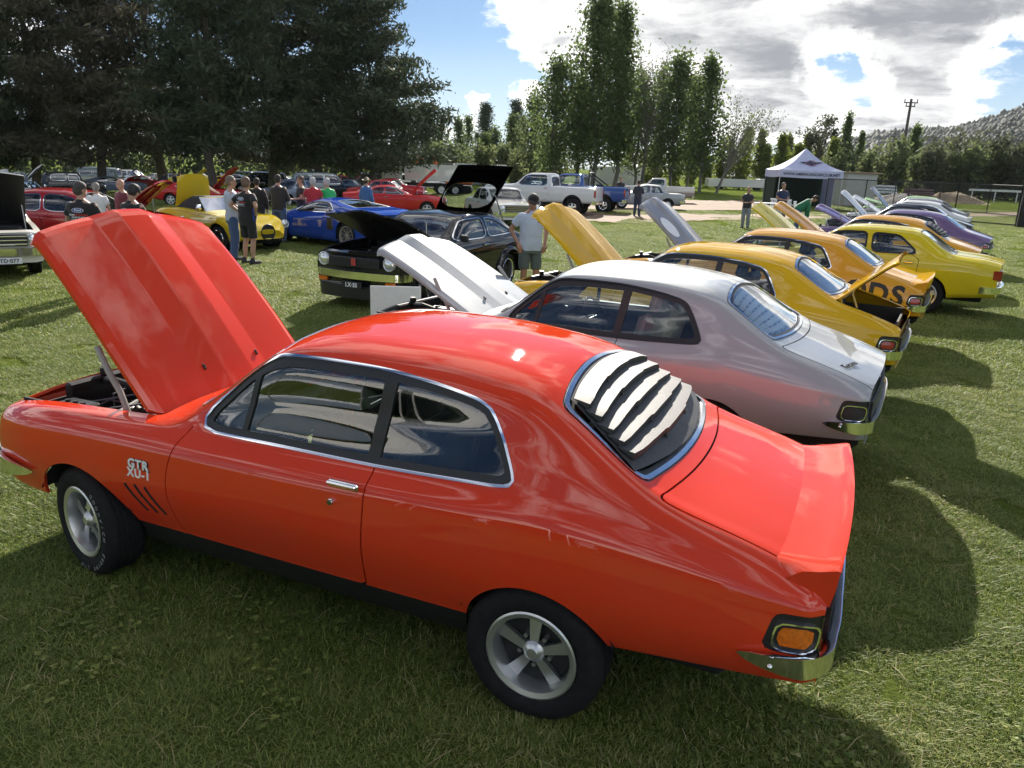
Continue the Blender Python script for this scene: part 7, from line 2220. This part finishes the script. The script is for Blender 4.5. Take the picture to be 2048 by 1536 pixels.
who('grey-haired man in a red shirt', 629, 71, AWAY+rad(10), H=1.72, top='red', topc=(.42, .025, .04), hair=(.45, .44, .42), legc=(.05, .05, .06), belly=.06, arms='front', vox=.020)
who('grey-haired man in a bright green shirt beside the red shirt', 657, 70, AWAY+rad(35), H=1.70, top='green', topc=(.03, .42, .12), hair=(.42, .41, .40), legc=(.05, .05, .06), belly=.05, arms='front', vox=.020)
who('person in straw hat and blue shirt behind the blue sports car', 734, 60, RIGHT+rad(60), H=1.70, top='blue', topc=(.05, .13, .34), sleeve='long', hat='brim', hatc=(.55, .45, .28), legc=JEAN, vox=.020)
who('man in white brimmed hat and purple shirt reaching to a red car', 412, 50, RIGHT+rad(10), H=1.70, top='purple', topc=(.05, .04, .14), hat='brim', hatc=(.62, .58, .50), arms='reach', vox=.021)
who('grey-haired child in a white top beside the black cap', 206, 90, AWAY+rad(30), H=1.58, top='white', topc=(.62, .63, .64), hair=(.22, .20, .18), vox=.020)
who('bald man behind the red raised bonnet', 256, 88, AWAY+rad(150), H=1.66, top='dark_red', topc=(.12, .02, .03), bald=True, vox=.020)
p = ong(1056, 603)
def tee_print(root, h, U):
    o = B().box((0, 0, 0), (.002, .055, .016)).make('chest_print', mat('print_dark', (.03, .03, .05), .7, var=.1), root); o.location = U((.158, .085, 1.31))
person('man in pale blue tee shirt, black cap and shorts with hands in pockets', tuple(p), FACE+rad(18), H=1.74, top='pale_tee', topc=(.42, .50, .62), legs='shorts', legc=(.075, .10, .095), hat='cap', hatc=(.012, .012, .014), arms='pockets', nod=.42, turn=-.25, hair=(.10, .09, .08), skin=SKIN2, vox=.013, extra=tee_print)
p = ong(1489, 457)
person('girl with fair ponytail and dark top standing by the tent', tuple(p), FACE-rad(30), H=1.66, top='charcoal', topc=(.03, .03, .035), legs='long', legc=(.22, .23, .25), female=True, long_hair=True, hair=(.30, .22, .12), arms='front', vox=.021)
who('tall man in navy polo shirt in front of the tent', 1557, 47, FACE+rad(10), H=1.86, top='navy', topc=NAVY, arms='front', hair=(.08, .06, .05), legc=(.06, .06, .06), vox=.016, belly=.03)
who('small child in a blue sun hat between the adults by the tent', 1553, 50, FACE-rad(20), H=1.14, top='white_child', topc=(.55, .56, .58), hat='bucket', hatc=(.03, .05, .20), legc=(.12, .12, .14), vox=.020)
who('person in green hooded jumper bending over an engine', 1590, 51, RIGHT-rad(8), H=1.76, top='forest', topc=(.02, .16, .07), sleeve='long', bend=.95, arms='reach', hat='cap', hatc=(.012, .012, .014), legc=JEAN, vox=.016, belly=.05)
who('man in dark shirt leaning on the blue pick-up', 1273, 41, AWAY-rad(20), H=1.70, top='dusk', topc=(.03, .035, .05), sleeve='long', arms='front', hat='cap', hatc=(.03, .03, .03), vox=.024)
who('man in black tee shirt standing in front of the poplars', 1238, 33, FACE, H=1.76, top='black_tee', topc=(.02, .02, .022), vox=.026)
who('man in dark jacket among the cars under the pines', 331, 28, AWAY, H=1.72, sleeve='long', top='jacket', topc=(.03, .03, .035), vox=.026)
who('person in black hat among the cars under the pines', 352, 29, RIGHT, H=1.70, hat='cap', vox=.026)
who('man in grey top beside the thick pine trunk', 396, 31, AWAY, H=1.74, top='grey', topc=(.07, .07, .08), vox=.026)
who('person in red top between the far cars', 363, 25, FACE, H=1.70, top='far_red', topc=(.25, .04, .04), vox=.026)
# ------------------------------------------------------------------ club tent
TENTM = mat('tent_fabric', (.52, .55, .74), .8, var=.06, vscale=3, bump=.15, bscale=12, trans=.12)
GREENW = mat('tent_wall_green', (.012, .030, .018), .9, var=.2)
p = base_at(1597, 27.5)
tent = empty('gazebo', p, YAW-rad(20)-math.pi/2+rad(16), 'white peaked club gazebo with lettered valance and bird emblem', 'tent')
# local: x across the front (to the right), -y towards us ... built facing local -y
W2 = 2.15
V = [(-W2, -W2, 2.55), (W2, -W2, 2.55), (W2, W2, 2.55), (-W2, W2, 2.55)]
cv = []; cf_ = []
N = 9
for k_ in range(4):
    a, b_ = np.array(V[k_]), np.array(V[(k_+1) % 4])
    base = len(cv)
    for i in range(N+1):
        f = i/N
        for j in range(N+1):
            t = j/N
            e = a*(1-t)+b_*t
            c0 = np.array([0, 0, 4.05])
            pt = e*(1-f)+c0*f
            pt[2] -= .22*math.sin(f*math.pi)*(1-.15*math.sin(t*math.pi))+ .05*math.sin(t*math.pi)*(1-f)
            cv.append(pt)
    cf_ += [(base+i*(N+1)+j, base+i*(N+1)+j+1, base+(i+1)*(N+1)+j+1, base+(i+1)*(N+1)+j) for i in range(N) for j in range(N)]
can = link('canopy', mesh_data('canopy', cv, cf_, smooth=40), TENTM, tent)
for k_ in range(4):
    a, b_ = np.array(V[k_]), np.array(V[(k_+1) % 4])
    n_ = np.array([(a+b_)[0], (a+b_)[1], 0]); n_ /= np.linalg.norm(n_)
    pts = []
    for j in range(13):
        t = j/12; e = a*(1-t)+b_*t; e[2] -= .05*math.sin(t*math.pi)
        pts += [e+n_*.01, e+n_*(.015+.012*math.sin(j*1.7))-np.array([0, 0, .50])]
    link('valance', mesh_data('valance', pts, [(2*j, 2*j+1, 2*j+3, 2*j+2) for j in range(12)], smooth=60), TENTM, tent)
for sx in (-1, 1):
    for sy in (-1, 1): B().box((sx*(W2-.03), sy*(W2-.03), 1.27), (.045, .045, 2.54)).make('leg', STEEL, tent)
B().box((0, W2-.05, 1.05), (W2*2-.1, .02, 2.1)).make('wall', GREENW, tent)
for s_ in (-1, 1): B().box((s_*(W2-.10), .6, 1.05), (.02, 2.7, 2.1)).make('wall', GREENW if s_ < 0 else TENTM, tent)
INK = mat('print_ink', (.035, .03, .07), .7, var=.1)
text('lettering', 'WWW.AMERICANCARCLUB.NET', .26, INK, tent, frame_m((0, -W2-.045, 2.26), (1, 0, 0), (0, 0, 1)), depth=.002, bold=.004)
bird = [(-.80, .10), (-.55, .16), (-.25, .10), (-.12, .22), (-.02, .26), (.08, .20), (.20, .10), (.55, .17), (.85, .12), (.60, .02), (.35, -.04), (.15, -.08), (.05, -.20), (-.08, -.20), (-.12, -.08), (-.35, -.04), (-.60, .0)]
o = B().prism(bird, 0, .004, axis='z').make('emblem', INK, tent); o.matrix_local = frame_m((.12, -1.33, 3.02), (1, 0, 0), (0, .78, .62))
ring = B().tube([(.34*math.cos(a), .26*math.sin(a)+.02, .004) for a in np.linspace(0, 2*math.pi, 30, endpoint=False)], .022, 6, closed=True).make('emblem_ring', mat('print_maroon', (.20, .03, .05), .7, var=.1), tent); ring.matrix_local = frame_m((.12, -1.33, 3.02), (1, 0, 0), (0, .78, .62))
def chair(label, pos, rz):
    c = empty('plastic_chair', pos, rz, label, 'chair', 'white plastic chairs by the tent')
    B().box((0, 0, .42), (.46, .46, .035), .015).make('seat', WHITEP, c)
    for j in range(5): B().box((-.24, -.16+j*.08, .66), (.02, .045, .40), .006, rot=ry_m(rad(-10))).make('slat', WHITEP, c)
    B().box((-.27, 0, .87), (.03, .44, .08), .012).make('top_rail', WHITEP, c)
    for sx in (-1, 1):
        for sy in (-1, 1): B().box((sx*.20, sy*.20, .21), (.045, .045, .42), .01).make('leg', WHITEP, c)
    for s_ in (-1, 1): B().box((-.02, s_*.23, .63), (.44, .04, .03), .01).make('armrest', WHITEP, c)
for u, ppm, a in ((1580, 37, .4), (1596, 39, .9), (1545, 36, -.3)): chair('white plastic garden chair under the front of the tent', base_at(u, ppm), FACE+a)
p = base_at(1528, 38); tb = empty('folding_table', p, FACE, 'white folding table beside the tent leg', 'table')
B().box((0, 0, .72), (.7, 1.2, .04), .01).make('table_top', WHITEP, tb)
for sx in (-1, 1):
    for sy in (-1, 1): B().tube([(sx*.28, sy*.5, .7), (sx*.30, sy*.52, 0)], .014, 6).make('leg', STEEL, tb)
# ------------------------------------------------------------------ chain-link fence
FBLK = mat('fence_black', (.012, .012, .013), .5, var=.2)
WIRE = mat('fence_wire', (.035, .035, .037), .5, .3, var=.3)
def fence(label, pts, hgt, nper):
    A = np.array(pts[0]); root = empty('chain_link_fence', A, 0, label, 'fence')
    P = [np.array(q)-A for q in pts]
    wv, wf = [], []
    for a, b_ in zip(P[:-1], P[1:]):
        L = np.linalg.norm(b_-a); d = (b_-a)/L; k_ = max(1, int(round(L/nper)))
        for i in range(k_+1):
            c = a+d*L*i/k_
            B().tube([c, c+np.array([0, 0, hgt+.05])], .035, 8).make('post', FBLK, root)
        for z in (hgt, .08): B().tube([a+[0, 0, z], b_+[0, 0, z]], .032, 6).make('rail', FBLK, root)
        st = .15; n_ = int((L+hgt)/st)
        nrm = np.array([-d[1], d[0], 0])
        for i in range(n_):
            for sg in (1, -1):
                s0 = i*st-hgt if sg > 0 else i*st
                x0, z0, x1, z1 = (s0, 0, s0+hgt, hgt) if sg > 0 else (s0, 0, s0-hgt, hgt)
                # clip to the panel
                t0, t1 = 0.0, 1.0
                dx = x1-x0
                for lim, sgn in ((0, 1), (L, -1)):
                    f0 = (x0-lim)*sgn; f1 = (x1-lim)*sgn
                    if f0 < 0 and f1 < 0: t0 = 2
                    elif f0 < 0: t0 = max(t0, f0/(f0-f1))
                    elif f1 < 0: t1 = min(t1, f0/(f0-f1))
                if t0 >= t1: continue
                q0 = a+d*(x0+dx*t0)+np.array([0, 0, hgt*t0]); q1 = a+d*(x0+dx*t1)+np.array([0, 0, hgt*t1])
                w_ = np.array([0, 0, .009]); m0 = len(wv)
                wv += [q0-w_, q0+w_, q1+w_, q1-w_, q0+nrm*.006, q1+nrm*.006]; wf += [(m0, m0+1, m0+2, m0+3), (m0+1, m0+4, m0+5, m0+2)]
    o = link('wire_mesh', mesh_data('wire_mesh', wv, wf), WIRE, root); o['kind'] = 'stuff'
fa, fb, fc = base_at(1648, 30), base_at(1905, 35.5), base_at(2030, 38)
fence('black chain-link fence running from the tent past the last coupes', [fa, fb, fc], 2.05, 3.0)
fence('black chain-link fence closing the enclosure behind the sand heaps', [fa+np.array([-1.5, -14, 0]), fb+np.array([-3.5, -15, 0]), fc+np.array([-2.5, -14, 0]), fc], 2.05, 3.0)
cvp = empty('covered_post', base_at(2043, 38.5), 0, 'dark rubber-covered gate post at the end of the fence', 'post')
B().tube([(0, 0, 0), (.02, 0, 1.0), (0, 0, 2.0)], [.26, .24, .22], 12).make('cover', BLACKM, cvp)
# ------------------------------------------------------------------ yard behind the fence
def mound(label, u, ppm, w_, h_, m, seed, name='sand_heap', cat='heap'):
    r = np.random.default_rng(seed); p = base_at(u, ppm); n_ = 26
    V, F = [], []
    for i in range(12):
        f = i/11
        for j in range(n_):
            a = 2*math.pi*j/n_
            rr_ = (1-f)*w_*(1+.18*math.sin(3*a+seed)+.1*math.sin(5*a))
            V.append((rr_*math.cos(a), rr_*math.sin(a)*.7, h_*(math.sin(f*math.pi/2)**1.3)+r.normal(0, .05)*(0 if i == 0 else 1)))
    F = [(i*n_+j, i*n_+(j+1) % n_, (i+1)*n_+(j+1) % n_, (i+1)*n_+j) for i in range(11) for j in range(n_)]
    o = link(name, mesh_data(name, V, F, smooth=180), m); o.location = p; tag(o, label, cat)
SAND = mat('sand', (.34, .26, .17), .95, var=.25, vscale=2, bump=.5, bscale=9)
ROCKM = mat('rubble', (.20, .19, .18), .95, var=.4, vscale=3, bump=.9, bscale=6)
mound('wide pale sand heap behind the fence', 1905, 19, 3.4, 1.05, SAND, 1); mound('smaller sand heap beside the wide sand heap', 1850, 19, 2.0, .85, SAND, 2); mound('grey rubble heap behind the wire', 1800, 24, 3.6, 1.0, ROCKM, 3, 'rubble_heap')
def pipes(label, u, ppm, rows, m, L, rz, group=None):
    p = base_at(u, ppm); o = empty('pipe_stack', p, rz, label, 'pipes', group)
    for k_ in range(rows):
        for j in range(rows-k_+2): B().tube([(-L/2, (j+.5*k_)*.32, .9+k_*.27), (L/2, (j+.5*k_)*.32, .9+k_*.27)], .15, 10).make('pipe', m, o)
    for x in (-L*.35, L*.35): B().box((x, .6, .36), (.2, 2.0, .72)).make('support', mat('timber', (.22, .16, .10), .9, var=.3), o)
GALV = mat('galvanised', (.45, .48, .50), .4, .6, var=.15)
pipes('stack of grey pipes on timber behind the fence', 1742, 21, 3, GALV, 4.6, RIGHT); pipes('stack of dark pipes with red ends behind the fence', 1838, 20, 2, mat('pipe_dark', (.12, .06, .07), .6, var=.4), 2.6, RIGHT)
p = base_at(1700, 25); sh = empty('site_shed', p, RIGHT+rad(10), 'low pale site shed beside the tent', 'shed')
B().box((0, 0, 1.25), (2.6, 2.2, 2.5), .03).make('wall', mat('shed_wall', (.40, .40, .38), .8, var=.1), sh); B().box((0, 0, 2.55), (3.2, 2.6, .10), .02).make('roof', mat('shed_roof', (.30, .22, .15), .8, var=.2), sh); B().box((.5, 1.12, 1.05), (.85, .05, 2.0), .01).make('door', GREYB, sh)
for i, (u, ppm, L, m_, lab) in enumerate([(1475, 14, 9, WHITEPT, 'long white flat trailer beyond the lawn'), (1560, 13.5, 7, GALV, 'low grey stack of beams beyond the lawn'), (1230, 13.5, 8, WHITEPT, 'white site cabin behind the poplars'), (960, 15, 7, GALV, 'grey site cabin behind the dump truck')]):
    p = base_at(u, ppm); o = empty('site_cabin' if 'cabin' in lab else 'trailer', p, RIGHT, lab, 'cabin' if 'cabin' in lab else 'trailer')
    hh = 2.6 if 'cabin' in lab else 1.1
    B().box((0, 0, hh/2+.4), (L, 2.3, hh), .04).make('body', m_, o)
    B().box((-L*.25, 1.17, hh/2+.5), (L*.16, .05, hh*.5), .02).make('door', GREYB, o)
    for x in (-L*.3, L*.3): B().lathe([(.001, -.9), (.4, -.9), (.4, .9), (.001, .9)], n=16, c=(x, 0, .4)).make('wheel', RUBBER, o)
# ------------------------------------------------------------------ power poles
POLE = mat('pole_timber', (.10, .085, .07), .9, var=.3, vscale=4, bump=.4, bscale=20)
def pole(label, u, vtop, ppm, r0, arms):
    p = base_at(u, ppm); H = at_depth(u+4, vtop, FPX/ppm)[2]
    o = empty('power_pole', p, RIGHT, label, 'pole')
    B().tube([(0, 0, 0), (-.02*H*0, 0, H)], [r0, r0*.65], 10).make('post', POLE, o)
    for dz, w_ in arms:
        B().box((0, 0, H-dz), (w_, .14, .16), .02).make('crossarm', POLE, o)
        for x in (-w_/2+.1, w_/2-.1): B().lathe([(.001, .42), (.07, .40), (.05, .28), (.09, .22), (.05, .12), (.06, 0)], axis='z', n=10, c=(x, 0, H-dz+.08)).make('insulator', BLACKM, o)
pole('tall leaning power pole with double insulators rising above the trees', 1791, 202, 13.5, .26, [(.5, 2.0), (1.0, 1.4)])
pole('shorter power pole with cross arms behind the bushes', 1893, 272, 11.5, .2, [(.3, 2.2), (1.2, 1.6)])
pole('thin distant power pole behind the tall pole', 1772, 262, 8.5, .2, [(.3, 2.2), (1.4, 2.0)])
# road barrier rail far right
p = base_at(2010, 17); br = empty('guard_rail', p, RIGHT, 'white rail beyond the fence at the field edge', 'rail')
B().box((0, 0, 1.3), (9, .1, .25), .02).make('rail', WHITEP, br)
for x in (-4, -1.3, 1.3, 4): B().box((x, .08, .65), (.1, .1, 1.3)).make('post', WHITEP, br)
# ------------------------------------------------------------------ gazebos behind us, seen in the near coupe's glass and paint
def plain_gazebo(label, pos, rz, w_=1.5):
    o = empty('gazebo', pos, rz, label, 'tent', 'white gazebos facing the row')
    V = [(-w_, -w_, 2.35), (w_, -w_, 2.35), (w_, w_, 2.35), (-w_, w_, 2.35), (0, 0, 3.3)]
    link('canopy', mesh_data('gz', V, [(0, 1, 4), (1, 2, 4), (2, 3, 4), (3, 0, 4)]), WHITEP, o)
    for (x, y, dx, dy) in ((0, -w_, 2*w_, .02), (0, w_, 2*w_, .02), (-w_, 0, .02, 2*w_), (w_, 0, .02, 2*w_)): B().box((x, y, 2.17), (dx, dy, .36)).make('valance', WHITEP, o)
    for sx in (-1, 1):
        for sy in (-1, 1): B().box((sx*w_, sy*w_, 1.08), (.04, .04, 2.16)).make('leg', STEEL, o)
    B().box((0, w_-.04, 1.0), (2*w_-.1, .02, 2.0)).make('wall', GREENW, o)
for x, y in ((-1.2, 10.5), (2.2, 10.2), (5.6, 10.6)): plain_gazebo('white peaked gazebo facing the near side of the orange-red coupe', (x, y, 0), rad(3))

# ------------------------------------------------------------------ air
hz = B().box((0, -650, 139), (3600, 3000, 282)).make('haze', None)
hm = bpy.data.materials.new('haze_air'); hm.use_nodes = True
t_ = NT(hm.node_tree); t_.n.clear()
pv = t_.node('ShaderNodeVolumePrincipled', {'Color': (.86, .92, 1.0, 1), 'Density': .00005, 'Anisotropy': .2})
t_.node('ShaderNodeOutputMaterial', {1: pv.outputs[0]})
hz.data.materials.append(hm); tag(hz, 'thin pale haze in the air over the field', 'haze', kind='stuff')
bpy.data.scenes.remove(TMP)
